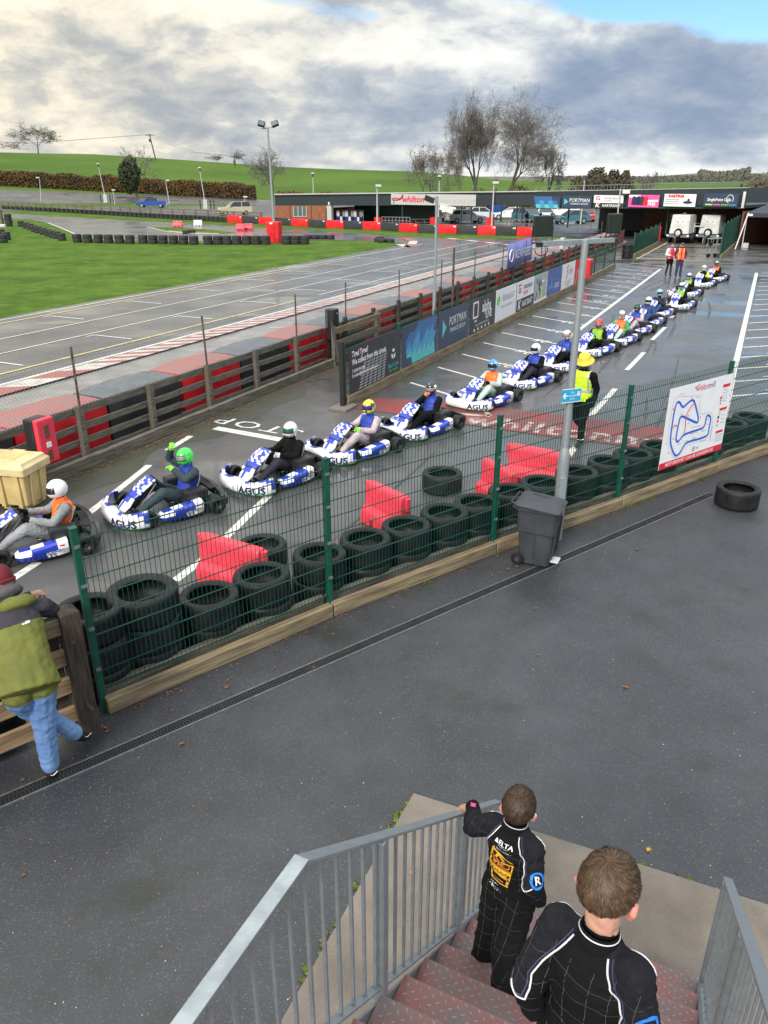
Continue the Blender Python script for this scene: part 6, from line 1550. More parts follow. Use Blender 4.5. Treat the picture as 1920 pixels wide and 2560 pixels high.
# ---------------- the two boys on the stairs ----------------
M('hair_a', (.062, .036, .021), .55, var=.2, scale=60, spec=.35); M('hair_b', (.100, .061, .036), .5, var=.2, scale=60, spec=.35); M('hair_c', (.150, .098, .060), .5, var=.2, scale=60, spec=.35)
M('hair_d', (.040, .026, .018), .5, var=.2, scale=60, spec=.35)
YK = [(.050, 1.20), (.060, 1.06), (.090, 1.00), (.122, .945), (.140, .895), (.132, .85), (.137, .805), (.165, .80), (.20, .835), (.30, .87), (.34, 1.02), (.2, 1.20)]
def boy(fx, fy, fz, face, hz, label, left_arm, right_arm, legs, hyaw, hpitch, hmats, prints, vox=.0065, seed=1, sc_=1.0):
    b = Body(); k = sc_
    b.trunk('torso', [(.0, 0, .56), (.0, 0, .66), (-.005, 0, .76), (-.01, 0, .87), (-.012, 0, .96), (-.005, 0, 1.02), (.0, 0, 1.055)], [.138, .136, .130, .138, .148, .126, .080], [.112, .108, .100, .106, .104, .088, .062])
    b.limb('neck', [(.0, 0, 1.02), (.008, 0, 1.10), (.012, 0, 1.16)], [.052, .050, .05])
    Mh = (Matrix.Rotation(R(hyaw), 3, 'Z') @ Matrix.Rotation(R(hpitch), 3, 'Y')); hc = Vector((.020, 0, hz)); head_shape(b, hc, Mh)
    for arm, sy in ((left_arm, 1), (right_arm, -1)):
        sh, el, wr, hd_, curl, side = [Vector(v) for v in arm]
        b.limb('sleeve', [Vector((-.005, sy*.085, 1.0)), sh, sh.lerp(el, .5), el, el.lerp(wr, .5), wr], [.060, .061, .057, .055, .048, .038])
        d = (hd_-wr).normalized(); hd_ = wr+d*.085; b.limb('hand', [wr, wr+d*.04, hd_], [.026, .029, .029]); b.ball('hand', wr.lerp(hd_, .75)+side.normalized()*.010, .022); b.ball('hand', wr.lerp(hd_, .75)-side.normalized()*.010, .022)
        b.fingers('hand', wr, hd_, curl, side, r=.0082, ln=.062, thumb=-1 if sy > 0 else 1)
    for lg, sy in zip(legs, (1, -1)):
        hp_, kn, an, toe = [Vector(v) for v in lg]
        b.limb('leg', [hp_, hp_.lerp(kn, .5), kn, kn.lerp(an, .45), an+(kn-an)*.12], [.098, .088, .078, .074, .064])
        b.limb('shoe', [an, an+Vector((.01, 0, -.03)), an.lerp(toe, .55), toe], [.040, .040, .038, .030])
    def ov(c_, tg, t):
        if (tg in ('torso', 'sleeve') or tg == 'neck' and c_.z < 1.06) and c_.z > .78 and inpoly(abs(c_.y), c_.z, YK) and (c_.x < .09): return 1
        if tg == 'neck' and c_.z < 1.065: return 0
        if tg == 'leg' and c_.z < .10: return None
    o = b.build('person', vox, ['suit_black', 'suit_yoke', 'skin', 'ear_pink', 'purple'], {'torso': 0, 'sleeve': 0, 'leg': 0, 'neck': 2, 'skin': 2, 'ear': 3, 'hand': 2, 'shoe': 4}, wrinkle=.0075, wscale=9, smooth=4, override=ov, fm=2)
    o.location = (fx, fy, fz); o.rotation_euler = (0, 0, face); o.scale = (k, k, k); tag(o, label, 'person')
    tr = bvh(o); face_parts(o, hc, Mh); hair_cap(o, hc, Mh, 1.0, hmats, seed=seed)
    mb = MB(); mbd = MB(); inner = YK[1:10]
    for sy in (-1, 1):
        hug_tube(mb, tr, [(0, sy*y, z) for y, z in inner], (1, 0, 0), .0034, 6, off=.001, jump=.035)
        hug_tube(mb, tr, [(.035, sy*.058, 1.0), (.035, sy*.11, 1.0), (.03, sy*.17, .98), (.02, sy*.215, .95)], (0, 0, -1), .0030, 6, off=.001, jump=.03)
        hug_tube(mbd, tr, [(0, sy*(y+.012), z-(.0 if i < 4 else -.012)) for i, (y, z) in enumerate(inner)], (1, 0, 0), .0022, 4, off=.001, jump=.035)
    mb.build('piping', 'piping', o, smooth=2); mbd.build('inner_piping', 'piping_dark', o)
    # stand-up collar with a white edge
    mb = MB(); rings = []; e = []
    for i in range(29):
        a = 2*PI*i/28; ca, sa = math.cos(a), math.sin(a); zt = 1.098-.018*ca; q = 1.0
        rings.append([Vector((-.004+.070*ca*1.04, .066*sa*1.06, 1.028)), Vector((.0+.064*ca, .062*sa, zt)), Vector((.0+.057*ca, .055*sa, zt)), Vector((-.0+.060*ca, .058*sa, 1.02))]); e.append(Vector((-.0005+.0648*ca, .0628*sa, zt-.008)))
    mb.loft(rings, cap=False); cl = mb.build('collar', 'suit_black', o, smooth=2)
    mb = MB(); mb.tube(e[:-1], .0024, 6, closed=True); mb.build('collar_piping', 'piping', cl, smooth=2)
    # quilting
    mb = MB(); rs = random.Random(seed)
    for y in (-.24, -.18, -.105, -.045, .035, .10, .18, .24):
        hug_tube(mb, tr, [(0, y+.006*math.sin(z*9), z) for z in [1.02-.04*i for i in range(25)]], (1, 0, 0), .0009, 3, off=.0002, sub=3)
    for j, z in enumerate((.96, .88, .80, .72, .60, .48, .36, .24, .13)):
        hug_tube(mb, tr, [(0, y, z+.010*math.sin(y*22+j*2)+.04*y*(-1)**j) for y in [-.28+.02*i for i in range(29)]], (1, 0, 0), .0009, 3, off=.0002, sub=3)
    mb.build('quilting', 'stitch', o)
    # elastic waist
    mb = MB()
    for i in range(5): mb.tube([(.0+(.104)*math.cos(a)-.004, .142*math.sin(a), .655+i*.014) for a in [2*PI*q/32 for q in range(32)]], .007, 5, closed=True)
    mb.build('waistband', 'suit_black', o, smooth=2)
    # sleeve badge on the right upper arm
    sh, el = Vector(right_arm[0]), Vector(right_arm[1]); c_ = sh.lerp(el, .62); d = Vector((.50, .86, .0)).normalized(); ex = Vector((.86, -.50, 0)); ez = Vector((0, 0, 1)); mb = MB(); N_ = 20
    c_ = Vector((c_.x, c_.y, c_.z))
    for i in range(N_):
        a0, a1 = 2*PI*i/N_, 2*PI*(i+1)/N_
        H = hug(tr, [c_+ex*(r_*math.cos(a))+ez*(r_*1.15*math.sin(a)) for a, r_ in ((a0, .030), (a1, .030), (a1, .042), (a0, .042))], d, start=.12, off=.002)
        if all(h_ is not None for h_ in H): mb.add(H, [(0, 1, 2, 3)])
    if mb.v: bd_ = mb.build('sleeve_badge', 'logo_blue', o)
    hug_text('R', .062, 'text_white', o, tr, c_, ex, ez, d, name='sleeve_letter', bold=.001) if mb.v else None
    if prints:
        X, Z = Vector((0, -1, 0)), Vector((0, 0, 1)); D = (1, 0, 0); c0 = Vector((0, .015, 0))
        tt = lambda s_, sz, m, y, z, **kw: hug_text(s_, sz, m, o, tr, (0, y, z), X, Z, D, name='back_print', **kw)
        tt('\u0394ELTA', .034, 'text_white', .0, 1.005, sx=1.15, bold=.0006); tt('KARTING', .010, 'text_white', .0, .984, spacing=1.5); tt('\u2022 IDRIS ELBA \u2022', .013, 'text_white', .0, .965, spacing=1.3)
        mb = MB(); P = lambda q, mi=0, off=.0016: hug_poly(mb, tr, [(x*1.18+.005, (z-.84)*1.12+.835) for x, z in q], (0, .012, 0), X, Z, D, mi, off)
        for q in (((-.058, .90), (-.046, .90), (-.034, .952), (-.046, .952)), ((-.046, .952), (-.044, .942), (.064, .905), (.064, .918)), ((-.03, .90), (-.018, .90), (-.006, .925), (-.016, .932)), ((-.016, .932), (-.012, .920), (.018, .903), (.03, .903))): P(q)
        P(((-.066, .842), (.062, .842), (.068, .898), (-.060, .898))); P(((-.060, .849), (.056, .849), (.061, .892), (-.055, .892)), 1, .0021)
        P(((-.070, .785), (.054, .785), (.060, .838), (-.066, .838)))
        for q in (((-.050, .735), (-.038, .735), (-.046, .780), (-.058, .780)), ((.032, .735), (.044, .735), (.052, .780), (.040, .780)), ((-.050, .728), (.046, .728), (.046, .738), (-.050, .738)), ((-.030, .752), (.022, .752), (.024, .762), (-.032, .762))): P(q)
        mb.build('back_emblem', ['logo_yellow', 'suit_black'], o)
        tt('SPEED', .052, 'logo_orange', .005, .870, sx=.82, bold=.0016, shear=.15); tt('ACADEMY', .047, 'suit_black', .014, .804, sx=.62)
        tt('TOTAL', .030, 'text_white', .050, .700, bold=.0008); tt('KARTING', .030, 'text_white', .030, .672, bold=.0008)
        mb = MB(); hug_poly(mb, tr, ((-.02, .672), (.0, .672), (.0, .680), (-.02, .680)), (0, .03, 0), X, Z, D, 0); hug_poly(mb, tr, ((.005, .664), (.04, .664), (.04, .673), (.005, .673)), (0, .03, 0), X, Z, D, 1); mb.build('back_flash', ['logo_green', 'sky_sign'], o)
        mb = MB(); w_ = Vector(left_arm[2])
        e_ = (Vector(left_arm[1])-w_).normalized(); mb.tube([w_+e_*a+Vector((0, b_, .046)) for a, b_ in ((.02, -.02), (.035, .015), (.045, -.015), (.06, .02))], .004, 5); mb.build('cuff_logo', 'pink', o)
    return o
def locf(bx_, by_, bz_, fa_, k_):
    def f(wx, wy, wz):
        d = Vector((wx-bx_, wy-by_, 0)); c_, s_ = math.cos(fa_), math.sin(fa_); return tuple(Vector((d.x*c_+d.y*s_, -d.x*s_+d.y*c_, wz-bz_))/k_)
    return f
# boy in front: feet on two treads, left hand on the railing
F1 = R(90-44); b1 = (.645, 2.845, .930); L1_ = locf(*b1, F1, .90)
boy(*b1, F1, 1.18, 'boy in black racing overalls with a yellow shield on the back holding the railing',
    ((-.005, .125, 1.00), L1_(.458, 2.985, 1.735), L1_(.478, 3.155, 1.705), L1_(.433, 3.180, 1.665), (.2, .3, -1), (.85, -.5, -.1)),
    ((-.01, -.128, .99), (-.06, -.175, .80), (.03, -.175, .62), (.065, -.17, .575), (.6, .3, -.6), (1, 0, 0)),
    (((.0, .07, .58), L1_(.575, 2.90, 1.15), L1_(.525, 2.86, .86), L1_(.565, 2.965, .79)), ((-.01, -.07, .58), L1_(.625, 2.69, 1.21), L1_(.585, 2.50, 1.03), L1_(.695, 2.555, .985))), 20, 8, ['hair_d', 'hair_a', 'hair_b'], True, seed=2, sc_=.90)
F2 = R(90-44); b2 = (.625, 1.56, 1.80); L2_ = locf(*b2, F2, .92)
boy(*b2, F2, 1.255, 'boy in plain black overalls with white piping nearest the camera on the stairs',
    ((-.01, .132, 1.015), L2_(.438, 1.585, 2.55), L2_(.475, 1.61, 2.385), L2_(.495, 1.635, 2.325), (.8, -.2, -.4), (1, 0, 0)),
    ((-.01, -.132, 1.015), (-.02, -.190, .82), (.05, -.19, .64), (.07, -.18, .59), (.8, .2, -.4), (1, 0, 0)),
    (((.0, .07, .58), (.03, .08, .28), (.0, .08, -.02), (.12, .09, -.065)), ((.0, -.07, .58), (.03, -.08, .28), (-.01, -.08, -.02), (.11, -.09, -.065))), 2, 14, ['hair_a', 'hair_b', 'hair_c'], False, seed=5, sc_=.92)
# ---------------- man leaning on the rail ----------------
def man_left():
    B0 = Vector((-2.88, 5.25, 0)); v = lambda x, y, z: Vector((x, y, z))-B0; b = Body()
    fw = Vector((-.659, .752, 0)); lf = Vector((-.752, -.659, 0))
    b.trunk('jacket', [v(-2.90, 5.19, .95), v(-2.925, 5.235, 1.02), v(-2.96, 5.30, 1.10), v(-3.03, 5.42, 1.24), v(-3.10, 5.54, 1.35), v(-3.17, 5.67, 1.42)], [.25, .235, .215, .215, .225, .17], [.20, .185, .16, .145, .135, .11], side=lf)
    b.limb('neck', [v(-3.18, 5.68, 1.43), v(-3.27, 5.82, 1.50)], [.08, .07])
    hc = v(-3.33, 5.90, 1.575); Mh = Matrix.Rotation(math.atan2(fw.y, fw.x), 3, 'Z') @ Matrix.Rotation(R(18), 3, 'Y'); head_shape(b, hc, Mh, 1.12)
    b.limb('arm', [v(-3.08, 5.72, 1.39), v(-2.97, 5.80, 1.375), v(-2.93, 5.85, 1.31), v(-3.08, 5.93, 1.31), v(-3.22, 5.98, 1.32)], [.085, .088, .070, .055, .048])
    b.limb('arm', [v(-3.27, 5.58, 1.39), v(-3.38, 5.58, 1.36), v(-3.42, 5.66, 1.32), v(-3.30, 5.85, 1.32), v(-3.18, 6.0, 1.36)], [.085, .088, .070, .055, .048])
    for w_, h_ in ((v(-3.22, 5.98, 1.32), v(-3.30, 6.0, 1.32)), (v(-3.18, 6.0, 1.36), v(-3.10, 6.04, 1.37))):
        b.limb('hand', [w_, h_], [.035, .038]); b.fingers('hand', w_, h_, (0, 0, -1), fw, r=.0095, ln=.08)
    b.limb('leg', [v(-2.85, 5.285, .90), v(-2.87, 5.26, .72), v(-2.875, 5.235, .50), v(-2.88, 5.225, .30), v(-2.885, 5.22, .155)], [.125, .108, .088, .080, .076])
    b.limb('leg', [v(-2.99, 5.17, .90), v(-2.98, 5.27, .72), v(-2.94, 5.41, .52), v(-2.87, 5.50, .34), v(-2.80, 5.575, .20)], [.125, .108, .088, .076, .072])
    b.limb('shoe', [v(-2.885, 5.21, .075), v(-2.89, 5.23, .05), v(-2.93, 5.30, .045), v(-2.97, 5.37, .04)], [.052, .052, .048, .038])
    b.limb('shoe', [v(-2.79, 5.585, .17), v(-2.775, 5.60, .14), v(-2.765, 5.66, .08), v(-2.76, 5.70, .045)], [.052, .052, .048, .038])
    def ov(c, tg, t):
        q = c+B0
        if tg == 'arm': return 1
        if tg == 'jacket' and c.z < .875: return 2
        if tg == 'jacket':
            s_ = (q-Vector((-3.03, 5.42, 1.24))); up = s_.z*.72+s_.dot(fw)*.69; return 1 if up > .135+.05*abs(s_.dot(lf)) else 0
        if tg == 'neck': return 1
        if tg == 'leg' and c.z < -9: return None
        if tg == 'shoe' and c.z < .025 and q.y < 5.5: return 6
    o = b.build('person', .009, ['jacket_olive', 'jacket_dark', 'denim', 'shoe_black', 'skin', 'ear_pink', 'shoe_sole'], {'jacket': 0, 'arm': 1, 'neck': 1, 'leg': 2, 'shoe': 3, 'skin': 4, 'ear': 5, 'hand': 4}, wrinkle=.0065, wscale=6.0, smooth=8, override=ov, fm=4)
    o.location = B0+Vector((0, 0, .012)); tag(o, 'man in an olive green jacket and jeans leaning on the rail at the left edge', 'person'); face_parts(o, hc, Mh, 1.12)
    tr = bvh(o)
    mb = MB(); e0 = hc+Mh @ Vector((-.012, 0, .035)); rings = []
    for i in range(12):
        ph = -.25+(PI/2+.25)*i/11; rings.append([e0+Mh @ Vector((.118*math.cos(ph)*math.cos(a), .098*math.cos(ph)*math.sin(a), .118*math.sin(ph))) for a in [2*PI*j/24 for j in range(24)]])
    mb.loft(rings); hat = mb.build('beanie', 'maroon', o, smooth=2); mb = MB(); mb.tube([e0+Mh @ Vector((.116*math.cos(a), .097*math.sin(a), -.03)) for a in [2*PI*j/24 for j in range(24)]], .017, 6, closed=True); mb.build('beanie_cuff', 'maroon', hat, smooth=2)
    # hoods: grey sweatshirt hood over the olive one
    def hood(name, m, c, r, sq, n=.012, sd=1):
        mb = MB(); mb.ball((0, 0, 0), 1, 30, 20); hm = mb.build(name, m, o, smooth=2)
        Mx = Matrix.Rotation(math.atan2(fw.y, fw.x), 3, 'Z') @ Matrix.Rotation(R(38), 3, 'Y')
        for q in hm.data.vertices:
            u = q.co.normalized(); f = 1+.10*noise.noise(u*2.2+Vector((sd, 0, 0)))-.12*abs(noise.noise(Vector((u.x*2, u.y*2, u.z*7+sd))))
            q.co = c+Mx @ Vector((u.x*r[0]*f, u.y*r[1]*f, u.z*r[2]*f))
        return hm
    hood('jacket_hood', 'jacket_olive', v(-3.12, 5.66, 1.475), (.12, .17, .075), 0, sd=2)
    hood('sweatshirt_hood', 'hood_grey', v(-3.21, 5.765, 1.545), (.085, .115, .06), 0, sd=5)
    mb = MB(); cc = v(-2.99, 5.56, 1.36); X = (-lf).normalized(); Z = Vector((0, 0, 1)); D = Vector((-.2, .75, -.45)).normalized()
    for q in (((-.03, -.008), (.03, -.008), (.03, .004), (-.03, .004)), ((-.005, .004), (.03, .004), (.03, .018), (-.005, .018))): hug_poly(mb, tr, q, cc, X, Z, D, 0, .002, 3)
    mb.build('shoulder_logo', 'text_white', o)
    mb = MB(); hug_tube(mb, tr, [tuple(v(-2.95+t*-.0, 5.1, .90-.0)+X*t) for t in (-.2, -.1, 0, .1, .2)], (0, 1, 0), .003, 4); mb.build('hem_stitch', 'jacket_dark', o)
    for q, dr in ((v(-2.86, 5.15, .09), 1), (v(-2.72, 5.60, .13), 1)):
        mb = MB(); flat = [(0, 0, 0), (.02, 0, -.012), (.06, .01, .012)]; mb.tube([q+X*a+Vector((0, 0, c)) for a, _, c in flat], .004, 5); mb.build('shoe_flash', 'text_white', o)
man_left()
# ---------------- standing and walking adults ----------------
def adult(loc, face, label, mats, legs='stand', arms='down', vox=.013, vest=None, group=None, skirt=False, sc_=1.0, hp=0, hyaw=0, wr=.008, lean=0):
    "mats: top, trousers, hands, shoes"
    b = Body(); L_ = lean
    b.trunk('top', [(0, 0, .86), (0, 0, .98), (L_*.3, 0, 1.12), (L_*.6, 0, 1.28), (L_, 0, 1.40), (L_*1.2, 0, 1.47)], [.185, .175, .17, .195, .20, .11], [.135, .13, .12, .13, .12, .08])
    b.limb('neck', [(L_, 0, 1.45), (L_+.02, 0, 1.56)], [.06, .055]); Mh = Matrix.Rotation(R(hyaw), 3, 'Z') @ Matrix.Rotation(R(hp), 3, 'Y'); hc = Vector((L_+.03, 0, 1.645)); head_shape(b, hc, Mh, 1.1)
    for sy in (-1, 1):
        A = {'down': [(L_, sy*.19, 1.39), (-.02, sy*.26, 1.15), (.04, sy*.25, .90)], 'pocket': [(L_, sy*.19, 1.39), (-.08, sy*.29, 1.15), (.06, sy*.21, .95)],
             'phone': [(L_, sy*.17, 1.39), (-.02, sy*.24, 1.14), (.20, sy*.13, 1.12) if sy < 0 else (.05, .22, .90)]}[arms]
        A = [Vector(a) for a in A]; b.limb('sleeve', [Vector((L_, sy*.1, 1.38)), A[0], A[0].lerp(A[1], .5), A[1], A[2]], [.075, .075, .066, .058, .045]); d = (A[2]-A[1]).normalized(); h_ = A[2]+d*.07
        b.limb('hand', [A[2], h_], [.034, .036]); cu = Vector((0, -sy, 0)) if arms == 'down' else Vector((1, 0, -.3)); b.fingers('hand', A[2], h_, cu, Vector((1, 0, 0)) if arms != 'phone' else Vector((0, 1, 0)), r=.010, ln=.08, thumb=sy)
    LG = {'stand': (((0, .09, .88), (.02, .10, .48), (-.01, .11, .09), (.15, .13, .04)), ((0, -.09, .88), (.02, -.10, .48), (-.01, -.11, .09), (.15, -.13, .04))),
          'walk': (((0, .09, .88), (.10, .09, .48), (.10, .09, .10), (.28, .10, .045)), ((0, -.09, .88), (-.06, -.09, .47), (-.42, -.09, .24), (-.36, -.10, .05))),
          'step': (((0, .09, .88), (.08, .08, .48), (.12, .07, .09), (.28, .07, .05)), ((0, -.09, .88), (.0, -.08, .48), (-.16, -.07, .12), (-.02, -.08, .04)))}[legs]
    for hp_, kn, an, toe in LG:
        hp_, kn, an, toe = map(Vector, (hp_, kn, an, toe)); k = .78 if skirt else 1
        b.limb('leg', [hp_, hp_.lerp(kn, .5), kn, kn.lerp(an, .5), an], [.105*k+.01, .092*k, .072*k, .066*k, .056*k]); b.limb('shoe', [an+Vector((0, 0, -.02)), an.lerp(toe, .5), toe], [.048, .045, .036])
    if skirt: b.trunk('skirt', [(0, 0, .70), (0, 0, .85), (0, 0, 1.0), (0, 0, 1.12)], [.20, .19, .165, .155], [.15, .145, .125, .115])
    o = b.build('person', vox, [mats[0], mats[1], mats[2], mats[3], 'skin', 'ear_pink', mats[-1]], {'top': 0, 'sleeve': 0, 'leg': 1, 'hand': 2, 'shoe': 3, 'skin': 4, 'neck': 4, 'ear': 5, 'skirt': 6}, wrinkle=wr, wscale=8, fm=2)
    o.location = loc; o.rotation_euler = (0, 0, face); o.scale = (sc_,)*3; tag(o, label, 'person', group)
    if vest:
        overlay(o, b.tags, 'vest', vest, o, lambda q, t_: t_ == 'top' and .90 < q.z < 1.47 and not (abs(q.y) < .02 and q.x > 0 and vest == 'orange'), .012, 'reflective', lambda q: (1.06 < q.z < 1.12) or (.12 < abs(q.y) < .15 and q.z > 1.12) if vest == 'hi_yellow' else abs(abs(q.y)-.12) < .012)
    face_parts(o, hc, Mh, 1.1); return o, hc, Mh
mp = at(1432, 1113); fa = math.atan2(-.80, -.60)
o, hc, Mh = adult((mp.x+.10, mp.y+.05, .005), fa, 'marshal in a yellow hat and fluorescent yellow vest walking behind the grey lamp post', ['suit_black', 'suit_black', 'suit_black', 'shoe_black', 'suit_black'], 'walk', 'down', vest='hi_yellow', vox=.011, hp=22, lean=.04)
mb = MB(); prof = [(.001, .125), (.05, .122), (.095, .10), (.112, .05), (.118, .01), (.175, -.035), (.178, -.042), (.118, -.004), (.105, .05)]
mb.lathe(prof, 28); mb.build('bucket_hat', 'bucket_yellow', o, smooth=2, mat=Matrix.Translation(hc+Vector((0, 0, .045))) @ Mh.to_4x4())
mb = MB(); mb.tube([hc+Vector((.06*math.cos(a)-.02, .065*math.sin(a), -.115)) for a in [2*PI*i/16 for i in range(16)]], .028, 8, closed=True); mb.build('neck_warmer', 'navy', o, smooth=2)
for q in ((.10, .09, .15), (-.40, -.09, .27)): mb = MB(); mb.tube([Vector(q)+Vector((.055*math.cos(a), .055*math.sin(a), 0)) for a in [2*PI*i/12 for i in range(12)]], .012, 5, closed=True); mb.build('sock', 'white', o)
p1_, p2_ = at(1669, 691), at(1694, 693)
o, hc, Mh = adult((p2_.x, p2_.y, .005), R(-98), 'man in an orange vest, black cap and dark jeans walking beside the woman', ['maroon', 'denim_dark', 'skin', 'shoe_black', 'suit_black'], 'stand', 'pocket', vest='orange', sc_=.99, hp=10)
mb = MB(); rings = [[hc+Mh @ Vector((.108*math.cos(ph)*math.cos(a)-.01, .09*math.cos(ph)*math.sin(a), .035+.095*math.sin(ph))) for a in [2*PI*j/18 for j in range(18)]] for ph in [PI/2*i/6 for i in range(7)]]
mb.loft(rings); mb.prism([(hc.x+.07, -.07), (hc.x+.16, -.05), (hc.x+.175, 0), (hc.x+.16, .05), (hc.x+.07, .07)], hc.z+.025, hc.z+.035); cp_ = mb.build('cap', 'black_matt', o, smooth=True)
mb = MB(); mb.ball(hc+Vector((.095, 0, .075)), (.006, .02, .02), 8, 5); mb.build('cap_badge', 'white', cp_)
o, hc, Mh = adult((p1_.x, p1_.y, .005), R(-84), 'woman in a white top, black skirt and purple scarf walking beside the man in orange', ['white', 's_navyblk', 'skin', 'shoe_black', 'suit_black'], 'step', 'phone', skirt=True, sc_=.97, hyaw=25, vest='text_red')
mb = MB(); mb.tube([hc+Vector((.055*math.cos(a)-.02, .07*math.sin(a), -.125)) for a in [2*PI*i/16 for i in range(16)]], .032, 8, closed=True); mb.tube([hc+Vector((.05, .02, -.14)), hc+Vector((.12, .03, -.27))], .03, 8); mb.build('scarf', 'purple', o, smooth=2)
hair_cap(o, hc, Mh, 1.12, ['hair_d', 'hair_a'], n=500, short=1.6)
for i, (px, py, lab, m) in enumerate(((1052+3, 557, 'furthest left dark figure standing under the covered area', 's_navyblk'), (1316, 565, 'dark figure sitting or standing left of the silver cars', 's_navyblk'), (1350, 563, 'dark figure beside the railings left of the blue car', 'suit_black'), (1378, 562, 'dark figure nearest the blue car under the covered area', 's_blue'))):
    q = at(px, py); adult(tuple(q), R(-90+i*30), lab, [m, 's_navyblk', 'skin', 'shoe_black', m], 'stand', 'pocket', vox=.03, sc_=.9, wr=0)
# ---------------- background ----------------
def zr(py, Y):
    y = (py-1280)/F; return CH-Y*(math.sin(PITCH)+y*math.cos(PITCH))/(math.cos(PITCH)-y*math.sin(PITCH))
def gx(px, Y, z=0.0): return Vector(((px-960)/F*(Y*math.cos(PITCH)+(CH-z)*math.sin(PITCH)), Y, z))
def gat(px, py):
    "ground point under a pixel, on the sloping ground"
    Y = 90.0
    for _ in range(60):
        p = gx(px, Y, 0); z = terr(p.x, Y); zz = zr(py, Y)
        Y += (zz-z)*12 if abs(zz-z) < 1 else (2 if zz > z else -2)
        Y = max(60, min(400, Y))
    p = gx(px, Y, z); p.z = z; return p
def wall(mb, a, b, z0a, z1a, z0b, z1b, th=.2, mi=0):
    a, b = Vector(a), Vector(b); d = (b-a); d.z = 0; q = Vector((-d.y, d.x, 0)).normalized()*th
    P = lambda p, z, k: Vector((p.x, p.y, z))+q*k
    mb.hexa([P(a, z0a, 0), P(b, z0b, 0), P(b, z0b, 1), P(a, z0a, 1)], [P(a, z1a, 0), P(b, z1b, 0), P(b, z1b, 1), P(a, z1a, 1)], mi)
A0, A1 = gx(690, 100), gx(1346, 82); B0, B1 = gx(1334, 76.5), gx(1846, 63.5)
def onl(P, Q, px):
    lo, hi = 0.0, 1.0
    for _ in range(40):
        m = (lo+hi)/2
        if pxx(P.lerp(Q, m)) < px: lo = m
        else: hi = m
    return P.lerp(Q, lo)
bld = thing('pit_building', 'long low dark clad building with a brick end beyond the red and black wall', 'building', tuple(A0))
iA = Matrix.Translation(-A0)
def bpart(name, m, fn, par=None, **k):
    mb = MB(); fn(mb); o = mb.build(name, m, par or bld, mat=iA if par is None else Matrix.Identity(4), **k); return o
def seg(px0, px1, r0, r1, off=0.0, th=.2, m='clad', name='fascia', P=A0, Q=A1, r2=None, r3=None):
    "panel between two image columns on the facade line, rows r0 (top) to r1 (foot), pushed toward the camera by off"
    a, b = onl(P, Q, px0), onl(P, Q, px1); d = (Q-P).normalized(); nn = Vector((d.y, -d.x, 0))*off
    mb = MB(); wall(mb, a+nn, b+nn, zr(r1, a.y), zr(r0, a.y), zr(r3 or r1, b.y), zr(r2 or r0, b.y), th); return mb.build(name, m, bld, mat=iA)
seg(690, 1346, 487, 514, th=.3, r2=479, r3=513)
o = seg(690, 1346, 484.5, 487.5, .06, .5, 'roof_edge', 'roof_edge', r2=476.5, r3=479.5)
mb = MB(); d = (A1-A0).normalized(); bk = Vector((-d.y, d.x, 0)); zA, zB = zr(488, A0.y), zr(480, A1.y)
mb.hexa([A0+Vector((0, 0, zA-.2)), A1+Vector((0, 0, zB-.2)), A1+bk*7+Vector((0, 0, zB-.2)), A0+bk*7+Vector((0, 0, zA-.2))], [A0+Vector((0, 0, zA-.02)), A1+Vector((0, 0, zB-.02)), A1+bk*7+Vector((0, 0, zB-.02)), A0+bk*7+Vector((0, 0, zA-.02))]); mb.build('roof', 'clad', bld, mat=iA)
mb = MB(); a, b = A0, onl(A0, A1, 818); wall(mb, a, b, 0, zr(513, a.y), 0, zr(513.5, b.y), .3); wall(mb, b, b+bk*6, 0, 1.7, 0, 1.7, .2); wall(mb, a+bk*6.8, a+bk*.2, 0, 1.7, 0, 1.7, .2); mb.build('brick_wall', 'brick', bld, mat=iA)
w_ = seg(735, 768, 516, 541, .02, .05, 'glass_lit', 'window')
for x in (735, 746, 757, 766.5): seg(x, x+1.5, 515.5, 541.5, .06, .05, 'wood_pale' if 0 else 'sign_grey', 'window_bar')
seg(734, 769, 540.5, 542, .07, .06, 'sign_grey', 'sill')
for x in (726, 779): seg(x, x+1, 514, 552, .05, .05, 'clad', 'downpipe')
seg(818, 829, 514, 552, .0, .4, 'sign_grey', 'pillar'); seg(823, 826, 505, 512, .1, .1, 'white', 'wall_lamp')
mb = MB(); a, b = onl(A0, A1, 826)+bk*5, onl(A0, A1, 1030)+bk*5; wall(mb, a, b, 0, 2.2, 0, 2.2, .2); mb.build('back_wall', 'green_coat', bld, mat=iA)
for x in (946, 1005, 1151, 1176, 1223, 1250, 1288, 1303): seg(x-1.2, x+1.2, 512, 556, .0, .15, 'green_post' if x in (946, 1250) else 'clad', 'roof_post')
for x in (946, 1085, 1225): o = seg(x-7, x+7, 543, 566, .3, .6, 'pvc_red', 'post_pad')
def sign_on(par, P, Q, px0, px1, r0, r1, m, off, lab=None):
    a, b = onl(P, Q, px0), onl(P, Q, px1); d = (b-a).normalized(); nn = Vector((d.y, -d.x, 0)); z1 = (zr(r0, a.y)+zr(r0, b.y))/2; z0 = (zr(r1, a.y)+zr(r1, b.y))/2
    t = thing('fascia_sign', lab, 'sign', tuple(a+nn*off)); W_, H_ = (b-a).length, z1-z0
    mm = frame((0, 0, z0), d, (0, 0, 1)); mb = MB(); mb.box((W_/2, H_/2, -.03), (W_, H_, .04)); mb.build('panel', m, t, mat=mm); return t, mm, W_, H_
t, mm, W_, H_ = sign_on(bld, A0, A1, 979, 1188, 485.5, 513, 'sign_grey', .15, 'long grey name sign of the kart circuit on the dark building front')
